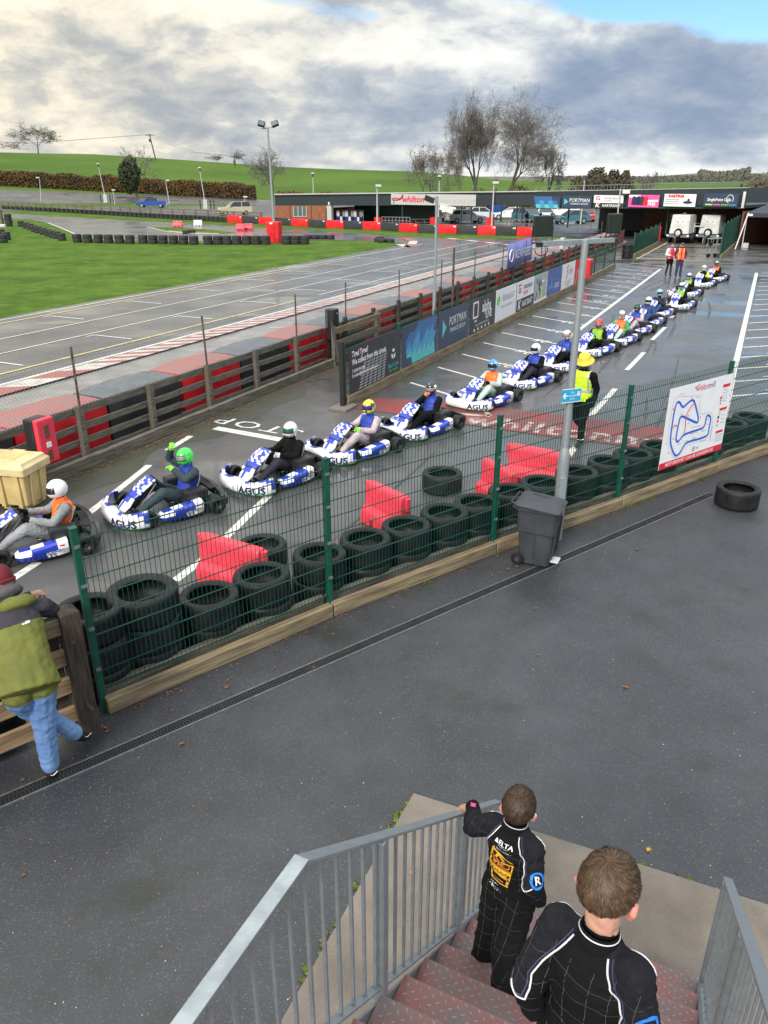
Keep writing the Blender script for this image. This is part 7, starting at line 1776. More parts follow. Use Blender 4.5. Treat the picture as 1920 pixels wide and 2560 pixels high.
text('whilton', H_*.80, 'text_red', t, TM(mm, W_*.270, H_*.5, .01), shear=.18, bold=.02, sx=1.05); text('mill', H_*.80, 'text_dark', t, TM(mm, W_*.505, H_*.5, .01), shear=.18, sx=1.05)
text('KART CIRCUIT', H_*.36, 'map_grey', t, TM(mm, W_*.775, H_*.36, .01), sx=1.45, spacing=1.25)
mb = MB(); flat_path(mb, [(W_*.01, H_*.5), (W_*.05, H_*.62), (W_*.11, H_*.5), (W_*.15, H_*.9)], H_*.13, .01, 0); flat_path(mb, [(W_*.02, H_*.42), (W_*.10, H_*.40), (W_*.155, H_*.72), (W_*.14, H_*.98)], H_*.08, .012, 1); flat_path(mb, [(W_*.03, H_*.40), (W_*.04, H_*.1)], H_*.08, .011, 1, sm=0); mb.build('swoosh', ['text_red', 'text_dark'], t, mat=mm)
# right hand part with the deck
b2 = thing('deck_building', 'brick building under a dark banner fronted viewing deck at the right', 'building', tuple(B0)); iB = Matrix.Translation(-B0); dB = (B1-B0).normalized(); bkB = Vector((-dB.y, dB.x, 0))
def seg2(px0, px1, r0, r1, off=0.0, th=.2, m='clad', name='fascia', r2=None, r3=None, back=0):
    a, b = onl(B0, B1, px0), onl(B0, B1, px1); nn = Vector((dB.y, -dB.x, 0))*off+bkB*back
    mb = MB(); wall(mb, a+nn, b+nn, zr(r1, a.y), zr(r0, a.y), zr(r3 or r1, b.y), zr(r2 or r0, b.y), th); return mb.build(name, m, b2, mat=iB)
seg2(1334, 1844, 479, 520, th=.25, r2=470); seg2(1334, 1844, 477.5, 479, .05, .5, 'roof_edge', 'roof_edge', r2=468.5, r3=470)
seg2(1334, 1844, 517, 521.5, .05, .3, 'green_post', 'deck_beam')
seg2(1837, 1843, 479, 520, .08, .1, 'white_dirty', 'end_trim', r2=479)
mb = MB(); za, zb = zr(520, B0.y), zr(520, B1.y)
mb.hexa([B0+Vector((0, 0, za)), B1+Vector((0, 0, zb)), B1+bkB*12+Vector((0, 0, zb)), B0+bkB*12+Vector((0, 0, za))], [B0+Vector((0, 0, za+.2)), B1+Vector((0, 0, zb+.2)), B1+bkB*12+Vector((0, 0, zb+.2)), B0+bkB*12+Vector((0, 0, za+.2))]); mb.build('deck', 'clad', b2, mat=iB)
mb = MB(); za2, zb2 = zr(480, B0.y), zr(471, B1.y); wall(mb, B0+bkB*12, B1+bkB*12, 0, za2, 0, zb2, .2); mb.build('rear_wall', 'clad', b2, mat=iB)
mb = MB(); a, b = onl(B0, B1, 1500)+bkB*8, B1+bkB*8; wall(mb, a, b, 0, 2.6, 0, 2.6, .2); wall(mb, B1+bkB*.1, B1+bkB*8, 0, 2.5, 0, 2.5, .15); mb.build('brick_wall', 'brick_dark', b2, mat=iB)
seg2(1569, 1587, 540, 560, 0, .1, 'glass_lit', 'window', back=7.7); seg2(1567, 1589, 538, 562, 0, .1, 'wood_old', 'window_frame', back=7.8)
seg2(1640, 1643, 520, 590, 0, .15, 'green_post', 'deck_post', back=1.5); seg2(1500, 1503, 520, 585, 0, .15, 'clad', 'deck_post', back=1); seg2(1400, 1402, 520, 570, 0, .15, 'green_post', 'deck_post', back=1)
mb = MB()
for i in range(58):
    p = B0.lerp(B1, .05+i*.0163); z = zr(479, B0.y)*(1-i/60)+zr(470, B1.y)*i/60; mb.box((p.x, p.y, z+.22), (.03, .03, .44))
mb.tube([onl(B0, B1, 1350)+Vector((0, 0, zr(479, B0.y)+.44)), B1+Vector((0, 0, zr(470, B1.y)+.42))], .03, 5); mb.build('deck_railing', 'galv_dark', b2, mat=iB)
t, mm, W_, H_ = sign_on(b2, B0, B1, 1333, 1398, 490, 520, 'sign_navy', .3, 'small turquoise and blue diamond banner at the left end of the deck front')
mb = MB(); rs = random.Random(2)
for i in range(5):
    for j in range(3):
        x0, y0 = .02+i*.17+.04*(2-j), j*.32
        if j == 2 and i > 3: continue
        mb.prism([(x0*W_, y0*H_), ((x0+.17)*W_, y0*H_), ((x0+.13)*W_, (y0+.31)*H_), ((x0-.04)*W_, (y0+.31)*H_)], .001, .01, min(2, (j+(i+j) % 2)))
mb.build('pattern', ['cyan', 'cyan_mid', 'cyan_deep'], t, mat=mm)
t, mm, W_, H_ = sign_on(b2, B0, B1, 1402, 1474, 489, 520, 'sign_navy', .3, 'small navy finance group banner on the deck front')
text('PORTMAN', H_*.42, 'text_white', t, TM(mm, W_*.6, H_*.62, .01), sx=1.0); text('FINANCE GROUP', H_*.22, 'text_white', t, TM(mm, W_*.6, H_*.34, .01)); mb = MB(); mb.prism([(W_*.08, H_*.25), (W_*.22, H_*.5), (W_*.08, H_*.75)], .001, .01); mb.build('triangle', 'cyan', t, mat=mm)
t, mm, W_, H_ = sign_on(b2, B0, B1, 1479, 1551, 488, 520, 'sign_white', .3, 'white over black game and karting banner on the deck front'); mg_banner(t, mm, W_, H_)
t, mm, W_, H_ = sign_on(b2, B0, B1, 1564, 1638, 487, 518, 'pink', .3, 'pink banner with dark shirts on the deck front')
mb = MB(); rs = random.Random(9)
for i in range(4): mb.prism([(x*W_, y*H_) for x, y in ((.10+.13*i, .2), (.24+.13*i, .15), (.26+.13*i, .75), (.2+.13*i, .9), (.12+.13*i, .8))], .001, .008+i*.001, (0, 1, 0, 2)[i])
mb.build('picture', ['text_dark', 'navy', 'sign_red'], t, mat=mm); text('PMS', H_*.4, 'text_white', t, TM(mm, W_*.77, H_*.25, .012), bold=.01, shear=.15); mb = MB(); mb.prism([(.0, .8*H_), (.2*W_, H_*.7), (.4*W_, H_*.98), (0, H_*.98)], .001, .006); mb.prism([(.62*W_, .45*H_), (.98*W_, H_*.45), (.98*W_, H_*.62), (.6*W_, H_*.6)], .001, .006); mb.build('stripe', 'text_white', t, mat=mm)
t, mm, W_, H_ = sign_on(b2, B0, B1, 1650, 1727, 485, 516, 'sign_white', .3, 'white banner with a small kart picture and red heading on the deck front')
text('KARTING', H_*.28, 'text_red', t, TM(mm, W_*.38, H_*.82, .01), bold=.02, sx=1.15); mb = MB(); [mb.box((W_*.27, H_*(.56-.17*i), .004), (W_*.44, H_*.07, .006), 0) for i in range(3)]; mb.ball((W_*.76, H_*.34, 0), (W_*.15, H_*.12, .01), 10, 6, 1); mb.ball((W_*.78, H_*.52, 0), (W_*.04, H_*.14, .012), 10, 6, 1); mb.build('picture', ['map_grey', 'text_dark'], t, mat=mm)
t, mm, W_, H_ = sign_on(b2, B0, B1, 1747, 1830, 483, 517, 'sign_navy', .3, 'dark call centre banner with a rainbow stripe at the right end of the deck front')
text('SinglePoint Calls', H_*.30, 'text_white', t, TM(mm, W_*.45, H_*.52, .01), sx=.95, bold=.006); mb = MB(); [mb.box((W_*(.16+.23*i), H_*.16, .004), (W_*.21, H_*.08, .006), i) for i in range(4)]; mb.tube([(W_*.76+H_*.26*math.cos(a), H_*.56+H_*.30*math.sin(a), .004) for a in [i*.5 for i in range(11)]], .03, 4, 4) if 0 else None; mb.build('stripe', ['hi_yellow', 'pink', 'hi_green', 'cyan_mid'], t, mat=mm)
mb = MB(); mb.tube([(W_*.76+H_*.26*math.cos(a), H_*.58+H_*.30*math.sin(a), .004) for a in [-.6+i*.5 for i in range(11)]], .025, 4); mb.build('swirl', 'text_white', t, mat=mm)
rp = thing('red_post_cover', 'tall red padded post cover under the viewing deck', 'post', tuple(gx(1640.5, 67.5)))
mb = MB(); mb.box((0, 0, .6), (.42, .42, 1.2)); mb.build('pad', 'pvc_red', rp, bevel=.03); mb = MB(); mb.box((0, 0, 1.22), (.38, .38, .04)); mb.build('cap', 'black_matt', rp)
# ---------------- vehicles ----------------
def car(kind, paint, loc, face, lab, grp, L_=4.3, W_=1.78, H_=1.48):
    t = thing({'van': 'parked_van', 'pickup': 'pickup_truck', 'suv': 'parked_car', 'hatch': 'parked_car'}[kind], lab, {'van': 'van', 'pickup': 'pickup', 'suv': 'car', 'hatch': 'car'}[kind], loc, face, grp)
    prof = {'hatch': ([(-.5, .30), (-.5, .62), (-.47, .68), (.18, .64), (.40, .56), (.49, .44), (.5, .28), (.47, .2), (-.47, .2)], [(-.46, .66), (-.36, .97), (-.25, 1.0), (.02, 1.0), (.22, .64)]),
            'suv': ([(-.5, .3), (-.5, .60), (-.49, .66), (.20, .64), (.46, .58), (.5, .45), (.5, .26), (.46, .2), (-.47, .2)], [(-.48, .64), (-.44, .97), (-.3, 1.0), (.06, 1.0), (.22, .63)]),
            'van': ([(-.5, .2), (-.5, .55), (-.49, .57), (.30, .55), (.46, .47), (.5, .36), (.5, .2), (.46, .15), (-.47, .15)], [(-.49, .55), (-.48, .97), (-.4, 1.0), (.10, 1.0), (.30, .54)]),
            'pickup': ([(-.5, .30), (-.5, .58), (-.48, .62), (.16, .62), (.42, .56), (.5, .48), (.5, .28), (.46, .2), (-.47, .2)], [(-.14, .6), (-.11, .96), (-.04, 1.0), (.10, 1.0), (.24, .61)])}[kind]
    mb = MB(); P = [(x*L_, z*H_) for x, z in prof[0]]; n = len(P)
    mb.loft([[Vector((x, y*W_/2*(1 if abs(y) < 1 else .97), z)) for x, z in P] for y in (-1, -.94, .94, 1)]); mb.build('body', paint, t, bevel=.05, smooth=True)
    P = [(x*L_, z*H_) for x, z in prof[1]]; mb = MB(); k = .80
    rings = []
    for y in (-1, 1): rings.append([Vector((x, y*W_/2*(.96 if z < .75*H_ else k), z)) for x, z in P])
    mb.loft(rings); cb = mb.build('cabin', 'glass', t, bevel=.03)
    mb = MB(); x0, x1 = P[2][0], P[3][0]; mb.box(((x0+x1)/2, 0, H_+.01), (x1-x0+.12, W_*.80, .05))
    for sy in (-1, 1):
        for (a, b) in ((P[0], P[1]), (P[3], P[4]), (((P[1][0]+P[3][0])/2, P[2][1]), ((P[1][0]+P[3][0])/2+.02, P[0][1]))):
            top = max(a, b, key=lambda q: q[1]); bot = min(a, b, key=lambda q: q[1]); mb.tube([(top[0], sy*W_/2*k*1.01, top[1]), (bot[0], sy*W_/2*.965, bot[1])], .045, 5)
        if kind == 'van': mb.box((-.2*L_, sy*W_/2*.90, .78*H_), (.52*L_, .06, .40*H_), mat=Matrix.Rotation(sy*.16, 3, 'X'))
    mb.build('roof', paint, t, smooth=True)
    for sx2 in (-.31, .32):
        for sy in (-1, 1):
            mb = MB(); r_ = .33 if kind != 'pickup' else .38; mb.lathe([(.001, -.11), (r_*.6, -.11), (r_, -.09), (r_, .09), (r_*.6, .11), (.001, .11)], 16, axis='y'); wv = mb.build('wheel', 'tyre', t, smooth=True, mat=Matrix.Translation((sx2*L_, sy*(W_/2-.10), r_)))
            mb = MB(); mb.lathe([(.001, .115*sy), (r_*.58, .115*sy), (r_*.62, .105*sy)], 12, axis='y'); mb.build('rim', 'galv', wv)
    for sy in (-1, 1):
        mb = MB(); mb.box((.485*L_, sy*W_*.36, .47*H_), (.12, .30, .12)); mb.build('headlight', 'glass_lit', t, bevel=.02)
        mb = MB(); mb.box((-.498*L_, sy*W_*.42, .52*H_), (.06, .16, .20)); mb.build('tail_light', 'lamp_red', t, bevel=.01)
        mb = MB(); mb.ball((.16*L_, sy*W_*.54, .67*H_), (.08, .11, .07), 8, 5); mb.build('mirror', paint, t, smooth=2)
    mb = MB(); mb.box((.503*L_, 0, .38*H_), (.03, W_*.5, .16)); mb.build('grille', 'black_matt', t); mb = MB(); mb.box((.512*L_, 0, .27*H_), (.02, .5, .11)); mb.build('number_plate', 'white', t)
    if kind == 'pickup': mb = MB(); mb.box((-.32*L_, 0, .625*H_), (.30*L_, W_*.82, .02)); mb.build('load_bed', 'black_matt', t)
    return t
GC = 'cars parked beyond the covered area'
def pc(px, py): return tuple(gat(px, py))
car('pickup', 'car_blue', pc(381, 519), R(185), 'blue double cab pickup truck alone in the far car park', None, 5.3, 1.9, 1.8)
car('suv', 'car_gold', pc(588, 538), R(200), 'pale gold off-road car parked near the end of the wooden rail fence', None, 4.7, 1.95, 1.8)
car('van', 'car_white', pc(1042, 550), R(-70), 'white van parked behind the left part of the covered area', GC, 4.4, 1.8, 1.85)
car('suv', 'car_dark', pc(1129, 553), R(75), 'dark people carrier left of the silver estate car', GC, 4.5, 1.85, 1.75)
car('hatch', 'car_silver', pc(1164, 558), R(15), 'silver estate car seen under the roof of the pit building', GC, 4.6, 1.8, 1.5)
car('hatch', 'car_white', pc(1203, 549), R(20), 'white car just right of the silver estate car', GC)
car('van', 'car_blue', pc(1215, 537), R(5), 'long dark blue van at the back of the car park', GC, 5.6, 2.0, 2.5)
car('hatch', 'car_white', pc(1275, 549), R(165), 'white hatchback behind the roof posts', GC)
car('suv', 'car_teal', pc(1320, 556), R(-60), 'pale blue car left of the white estate under the deck', GC, 4.3, 1.8, 1.6)
car('hatch', 'car_white', pc(1362, 549), R(-100), 'white car behind the people at the railings', GC, 4.4, 1.8, 1.5)
car('suv', 'car_white', pc(1412, 545), R(160), 'white off-road car behind the small dark blue car', GC, 4.6, 1.9, 1.75)
car('hatch', 'car_teal', pc(1426, 559), R(-170), 'small dark blue car with its lights facing left under the deck', GC, 4.1, 1.75, 1.42)
car('hatch', 'car_red', pc(1466, 553), R(-100), 'bright red car at the right of the parked row', GC, 4.1, 1.75, 1.5)
# generator trailers
def trailer(px, lab):
    p = gx(px, 66.5); t = thing('generator_trailer', lab, 'trailer', (p.x, p.y, 0), R(-30)-.1, 'white generator trailers'); w_ = 1.55
    mb = MB(); mb.hexa([(-w_/2, -.9, .72), (w_/2, -.9, .72), (w_/2, 1.1, .72), (-w_/2, 1.1, .72)], [(-w_/2+.08, -.78, 2.15), (w_/2-.08, -.78, 2.15), (w_/2-.08, 1.05, 2.15), (-w_/2+.08, 1.05, 2.15)]); bo = mb.build('cabinet', 'white_dirty', t, bevel=.05)
    for x in (-.2, .2): mb = MB(); mb.box((x, -.815, 1.62), (.16, .02, .07)); mb.build('catch', 'black_matt', bo)
    mb = MB(); mb.tube([(-.1, 0, 2.12), (-.1, 0, 2.25), (.1, 0, 2.25), (.1, 0, 2.12)], .025, 6); mb.build('lifting_eye', 'galv', bo)
    mb = MB(); mb.box((0, .05, .60), (1.5, 1.9, .16)); mb.box((-.55, -1.0, .56), (.7, .08, .18)); mb.box((.55, -1.0, .56), (.7, .08, .18)); mb.tube([(0, -.8, .55), (0, -2.0, .50)], .06, 6); mb.tube([(.05, -1.8, .62), (.05, -1.8, .1)], .03, 6); mb.build('chassis', 'galv_dark', t)
    mb = MB(); mb.lathe([(.001, -1.10), (.17, -1.10), (.30, -1.12), (.33, -1.05), (.30, -.98), (.001, -.98)], 20, axis='y', c=(0, 0, .82)); sw_ = mb.build('spare_wheel', 'tyre', t, smooth=True)
    mb = MB(); mb.lathe([(.001, -1.14), (.05, -1.13), (.16, -1.11), (.19, -1.125)], 16, axis='y', c=(0, 0, .82)); mb.build('rim', 'white_dirty', sw_)
    for sx2 in (-1, 1):
        mb = MB(); mb.lathe([(.001, -.1), (.2, -.1), (.33, -.08), (.33, .08), (.2, .1), (.001, .1)], 18, axis='x', c=(sx2*.88, .1, .33)); mb.build('wheel', 'tyre', t, smooth=True)
        mb = MB(); mb.tube([(sx2*.88, .1+.42*math.cos(a), .33+.42*math.sin(a)) for a in [PI*i/8 for i in range(9)]], .11, 5); mb.build('mudguard', 'black_plastic', t, smooth=True)
        mb = MB(); mb.box((sx2*.80, -1.06, .60), (.16, .05, .12)); mb.build('lamp', 'white', t)
trailer(1701, 'left of the two white generator trailers under the deck'); trailer(1774, 'right of the two white generator trailers under the deck')
t = thing('pedestrian_gate', 'low white framed gate between the two generator trailers', 'gate', tuple(gx(1738, 66))); mb = MB(); mb.tube([(-.3, 0, 0), (-.3, 0, 1.5), (.6, 0, 1.5), (.6, 0, 0)], .03, 6); mb.build('frame', 'white_dirty', t); mb = MB(); mb.box((.15, 0, 1.3), (.8, .04, .08)); mb.build('bar', 'white_dirty', t)
# kart trolleys
t = thing('kart_trolley', 'folded silver kart trolleys parked by the tall green fence', 'trolley', tuple(gx(1780, 54)), .2); mb = MB()
for z in (.25, .75, 1.15): mb.tube([(-.42, -.25, z), (.42, -.25, z+.05), (.42, .25, z+.05), (-.42, .25, z)], .025, 5, closed=True)
for x in (-.35, .05, .38): mb.tube([(x, -.25, .1), (x+.05, -.1, 1.2)], .022, 5); mb.tube([(x, .25, .1), (x-.05, .1, 1.2)], .022, 5)
mb.build('frame', 'galv', t)
for x, z in ((-.5, .13), (.0, .13), (.35, .13), (-.45, .85)): mb = MB(); mb.lathe([(.001, -.05), (.13, -.05), (.13, .05), (.001, .05)], 12, axis='y', c=(x, -.3, z)); mb.build('wheel', 'tyre', t)
# green mesh fences by the trailers
def side_fence(a, b, h0, h1, lab, dense=True):
    t = thing('mesh_fence', lab, 'fence', tuple(a)); m = line_frame(Vector((0, 0, 0)), Vector(b)-Vector(a)); L_ = (Vector(b)-Vector(a)).length; n = max(1, int(L_/2.5))
    for i in range(n+1):
        mb = MB(); mb.box((i*L_/n, 0, (h0+.25)/2), (.07, .07, h0+.25)); mb.build('fence_post', 'green_post', t, mat=m)
    for i in range(n): mesh_panel(L_/n, .25, h0+.1, .1 if not dense else .07, .2, .006, parent=t, mat=m @ Matrix.Translation((i*L_/n, 0, 0)))
    mb = MB(); mb.box((L_/2, -.05, .12), (L_, .12, .24)); mb.build('base_timber', 'wood_tan', t, mat=m)
side_fence(T(47.6, 7.75), T(64, 8.1), 2.0, 2.0, 'tall green mesh fence between the trailers and the dark marquee')
side_fence(T(46.4, 2.5), T(59, 2.45), 1.35, 1.35, 'shorter green mesh fence leading to the covered deck')
rows(tyA, T(46.0, 2.2), 3, 'the small stack at the corner of the shorter green fence', 'tyres at the far fence corner', .28, 1.0)
# marquee
M0 = T(58.5, 8.6); t = thing('marquee', 'large black pop up marquee with an open dark front at the right edge', 'tent', tuple(M0), PI/2-UA); ez = 2.45
mb = MB(); w_, d_ = 14.0, 9.0     # local x back along the lane, local -y to the right
A_ = [(0, 0), (w_, 0), (w_, -d_), (0, -d_)]
for x0 in (0.0,):
    pk = [(w_*.5, -d_/2, ez+2.2)]
    rings = []
    for k, (f, z) in enumerate(((0, 0), (.25, .42), (.5, .95), (.75, 1.55), (1, 2.3))):
        rings.append([Vector((x+(w_/2-x)*f*.9, y+(-d_/2-y)*f*.98, ez+z)) for x, y in ((0, 0), (w_/2, .0), (w_, 0), (w_, -d_/2), (w_, -d_), (w_/2, -d_), (0, -d_), (0, -d_/2))])
    mb.loft(rings, cap=False)
cn = mb.build('canopy', 'canopy', t); cn.modifiers.new('thickness', 'SOLIDIFY').thickness = .02
mb = MB()
for a, b in zip(A_, A_[1:]+A_[:1]): wall(mb, (a[0], a[1], 0), (b[0], b[1], 0), ez-.28, ez, ez-.28, ez, .02)
mb.build('valance', 'canopy', t)
mb = MB(); wall(mb, (w_-.1, 0, 0), (w_-.1, -d_, 0), 0, ez, 0, ez, .02); wall(mb, (.6, -.05, 0), (w_, -.05, 0), 0, ez-.25, 0, ez-.25, .02); wall(mb, (0, -d_, 0), (w_, -d_, 0), 0, ez, 0, ez, .02); mb.build('side_curtain', 'canopy', t)
for x, y in ((.05, -.05), (.05, -d_/2), (.05, -d_+.05)): mb = MB(); mb.box((x, y, ez/2), (.06, .06, ez)); mb.build('leg', 'white_dirty' if y > -1 else 'black_matt', t)
mb = MB(); mb.tube([(.0, -.1, ez), (-2.6, .30, .05)], .045, 6); mb.build('guy_pole', 'white_dirty', t); mb = MB(); mb.box((-.2, -.3, .18), (.5, .4, .34)); mb.build('leg_weight', 'sign_grey', t, bevel=.02)
mb = MB(); mb.box((-.02, -.25, ez-.12), (.03, .35, .14)); mb.build('maker_tab', 'white', t)
# clothes rack
q = onl(A0, A1, 860)+bk*1.2; t = thing('overalls_rack', 'rack of white, blue and black race overalls under the building roof', 'clothes rack', tuple(q), math.atan2(d.y, d.x)); mb = MB(); mb.tube([(-1.9, 0, 1.5), (1.9, 0, 1.5)], .03, 5); [mb.tube([(x, 0, 0), (x, 0, 1.5)], .03, 5) for x in (-1.9, 0, 1.9)]; mb.build('rail', 'galv', t)
for i in range(9):
    mb = MB(); x = -1.6+i*.4; mb.hexa([(x-.16, -.08, .75), (x+.16, -.08, .75), (x+.16, .08, .75), (x-.16, .08, .75)], [(x-.22, -.09, 1.42), (x+.22, -.09, 1.42), (x+.22, .09, 1.42), (x-.22, .09, 1.42)]); mb.box((x-.21, 0, 1.1), (.09, .1, .5)); mb.box((x+.21, 0, 1.1), (.09, .1, .5)); u_ = mb.build('overall_top', ['white_dirty', 's_navyblk', 's_grey'][i % 3], t, bevel=.03)
    mb = MB(); mb.box((x-.08, 0, .45), (.13, .13, .6)); mb.box((x+.08, 0, .45), (.13, .13, .6)); mb.build('overall_legs', ['blue', 's_navyblk', 'kart_white'][(i*2) % 3], u_, bevel=.03)
# railings and benches in front of the cars
for (x0, x1, r_, lab) in ((955, 1025, 562, 'grey steel railings left of the parked white van'), (1255, 1345, 570, 'dark timber railings right of the last roof post')):
    a, b = at(x0, r_+6), at(x1, r_+8); t = thing('railings', lab, 'railing', tuple(a)); m = line_frame(Vector((0, 0, 0)), b-a); L_ = (b-a).length; n = 8
    mb = MB(); [mb.box((L_/2, 0, z), (L_, .06, .07)) for z in (.35, .7, 1.05)]; mb.build('rail', 'galv_dark' if x0 < 1000 else 'wood_old', t, mat=m); mb = MB(); [mb.box((L_*i/n, 0, .52), (.08, .08, 1.05)) for i in range(n+1)]; mb.build('uprights', 'galv_dark' if x0 < 1000 else 'wood_old', t, mat=m)
for i, x in enumerate((1046, 1068)):
    p = at(x, 566); t = thing('picnic_bench', 'dark wooden picnic bench under the roof, the %s one' % ('left', 'right')[i], 'bench', tuple(p), .5); mb = MB(); mb.box((0, 0, .74), (1.5, .7, .05)); mb.build('table_top', 'wood_old', t); mb = MB(); [mb.box((0, y, .45), (1.5, .26, .05)) for y in (-.65, .65)]; mb.build('seat', 'wood_old', t); mb = MB(); [mb.tube([(x2, -.7, 0), (x2, -.2, .73)], .04, 4) or mb.tube([(x2, .7, 0), (x2, .2, .73)], .04, 4) for x2 in (-.55, .55)]; mb.build('leg', 'wood_old', t)
# tall floodlight mast and its red cabinet
p = at(687, 607); t = thing('red_cabinet', 'tall red padded cabinet round the foot of the floodlight mast on the infield', 'cabinet', (p.x, p.y+.3, 0), -.25)
mb = MB(); mb.hexa([(-.48, -.4, 0), (.48, -.4, 0), (.48, .4, 0), (-.48, .4, 0)], [(-.56, -.45, 1.58), (.52, -.45, 1.62), (.52, .45, 1.62), (-.56, .45, 1.58)]); c_ = mb.build('pad', 'pvc_red', t, bevel=.03); mb = MB(); mb.box((-.1, -.46, 1.5), (.25, .02, .12)); mb.build('label_patch', 'white', c_); mb = MB(); mb.box((.12, -.44, .8), (.02, .03, 1.55)); mb.build('seam', 'brick_dark', c_)
zt = zr(318, p.y+.6); t = thing('floodlight_mast', 'tall slim floodlight mast with two lamp heads rising from the red cabinet', 'floodlight', (p.x-.1, p.y+.9, 0)); mb = MB(); mb.tube([(0, 0, 0), (-.1, 0, zt)], [.13, .07], 10); mb.tube([(-.6, 0, zt-.1), (.45, 0, zt+.05)], .04, 6); mb.build('mast', 'galv', t, smooth=True)
for x, tl in ((-.55, .25), (.5, -.35)): mb = MB(); mb.box((0, 0, 0), (.55, .25, .42)); h_ = mb.build('lamp_head', 'black_plastic', t, mat=Matrix.Translation((x, -.1, zt+.25)) @ Matrix.Rotation(tl, 4, 'Y') @ Matrix.Rotation(-.5, 4, 'X'), bevel=.03); mb = MB(); mb.box((0, -.13, 0), (.45, .02, .32)); mb.build('lens', 'glass_lit', h_)
# car park lamps
def plamp(px, py0, py1, lab, head='lantern', Y=None, lean=0, box=False):
    p = gat(px, py1) if Y is None else gx(px, Y, 0); zt = zr(py0, p.y)-p.z; t = thing('street_lamp', lab, 'street lamp', tuple(p), 0, 'lamps round the car park')
    mb = MB(); mb.tube([(0, 0, 0), (lean, 0, zt-.5)], [.09, .06], 8); mb.build('pole', 'sign_grey', t)
    if head == 'lantern':
        mb = MB(); mb.lathe([(.001, zt-.5), (.12, zt-.5), (.26, zt-.05), (.24, zt-.02), (.001, zt-.02)], 8, c=(lean, 0, 0)); mb.build('lantern', 'glass_lit', t); mb = MB(); mb.lathe([(.32, zt-.02), (.2, zt+.1), (.001, zt+.16)], 10, c=(lean, 0, 0)); mb.build('cap', 'sign_grey', t)
    else:
        mb = MB(); mb.box((.15, -.1, zt-.35), (.6, .3, .2)); mb.build('camera_head', 'white_dirty', t, bevel=.02)
    if box:
        mb = MB(); mb.box((.0, -.2, .75), (.7, .4, 1.5)); mb.build('cabinet', 'sign_grey', t, bevel=.02)
        for x in (-.9, .9, 1.5): mb = MB(); mb.box((x, -.2, .7), (.14, .14, 1.4)); mb.build('bollard', 'black_matt', t)
plamp(103, 439, 504, 'short white topped pole at the left of the far car park', 'cam', lean=.4); plamp(266, 410, 507, 'lantern post with a grey cabinet left of the dark ivy tree', lean=-.6, box=True); plamp(424, 446, 512, 'white topped pole right above the blue pickup', 'cam', lean=-.3)
plamp(515, 420, 522, 'lantern post with a grey cabinet left of the gold off-road car', lean=-.5, box=True); plamp(785, 434, 500, 'lantern post behind the brick end of the building', Y=135); plamp(1096, 441, 500, 'lantern post above the grey name sign', Y=112); plamp(1451, 438, 500, 'lantern post above the karting banner on the deck', Y=95)
plamp(943, 455, 556, 'dark thin lantern post in front of the building at the green roof post', 'cam', Y=88); plamp(1229, 447, 556, 'thin lantern post right of the grey name sign', 'cam', Y=84); plamp(287, 470, 512, 'short thin post between the cabinet and the pickup', 'cam'); plamp(614, 486, 530, 'short thin post just behind the gold off-road car', 'cam')
p = gx(1537, 70); t = thing('camera_mast', 'slim mast with a pale security camera in front of the karting banner', 'pole', tuple(p)); zt = zr(473, 70); mb = MB(); mb.tube([(0, 0, 0), (0, 0, zt)], .05, 8); mb.build('mast', 'sign_grey', t); mb = MB(); mb.box((.45, -.2, zt-.2), (.6, .25, .3)); mb.build('camera_head', 'barrier_white', t, bevel=.03)
# far wooden fence
f0, f1 = at(-60, 519), at(652, 560); f0.y += .9; f1.y += .9; t = thing('rail_fence', 'long dark wooden three rail fence in front of the far car park', 'fence', tuple(f0)); L_ = (f1-f0).length; m = line_frame(Vector((0, 0, 0)), f1-f0); n = int(L_/2.6)
for i in range(n+1): mb = MB(); mb.box((i*L_/n, 0, .62), (.16, .14, 1.24)); mb.build('post', 'wood_old', t, mat=m)
for z in (.45, .80, 1.15): mb = MB(); mb.box((L_/2, -.09, z), (L_, .05, .15)); mb.build('rail', 'wood_old', t, mat=m)
# utility poles and wire
def upole(px, py0, py1, lean, lab):
    p = gat(px, py1+6); p = gx(px, 300); p.z = terr(p.x, 300)-.5; zt = zr(py0, 300)-p.z; t = thing('utility_pole', lab, 'utility pole', tuple(p)); mb = MB(); mb.tube([(0, 0, 0), (lean, 0, zt)], [.26, .18], 6); mb.build('pole', 'bark', t)
    mb = MB(); mb.box((lean, 0, zt-.5), (3.0, .25, .22)); mb.box((lean*.9, -.3, zt-2.2), (.8, .6, 1.0)); mb.build('cross_arm', 'bark', t); return p+Vector((lean, 0, zt-.3))
w0 = upole(399, 334, 402, -1.4, 'leaning wooden utility pole standing on the green hill'); w1 = upole(592, 388, 407, 0, 'distant small utility pole on the hill near the far bushes')
t = MB(); 
for k in (-1, 1): t.tube([w0+Vector((k, 0, 0)), w0.lerp(w1, .5)+Vector((k, 0, -2.2)), w1+Vector((k, 0, 0))], .035, 3); t.tube([w0+Vector((k, 0, 0)), w0+Vector((-45+k, 8, -2.4)), w0+Vector((-100+k, 18, -.5))], .035, 3)
tag(t.build('power_line', 'black_matt'), 'thin sagging power line running from the leaning pole across the hill', 'power line')
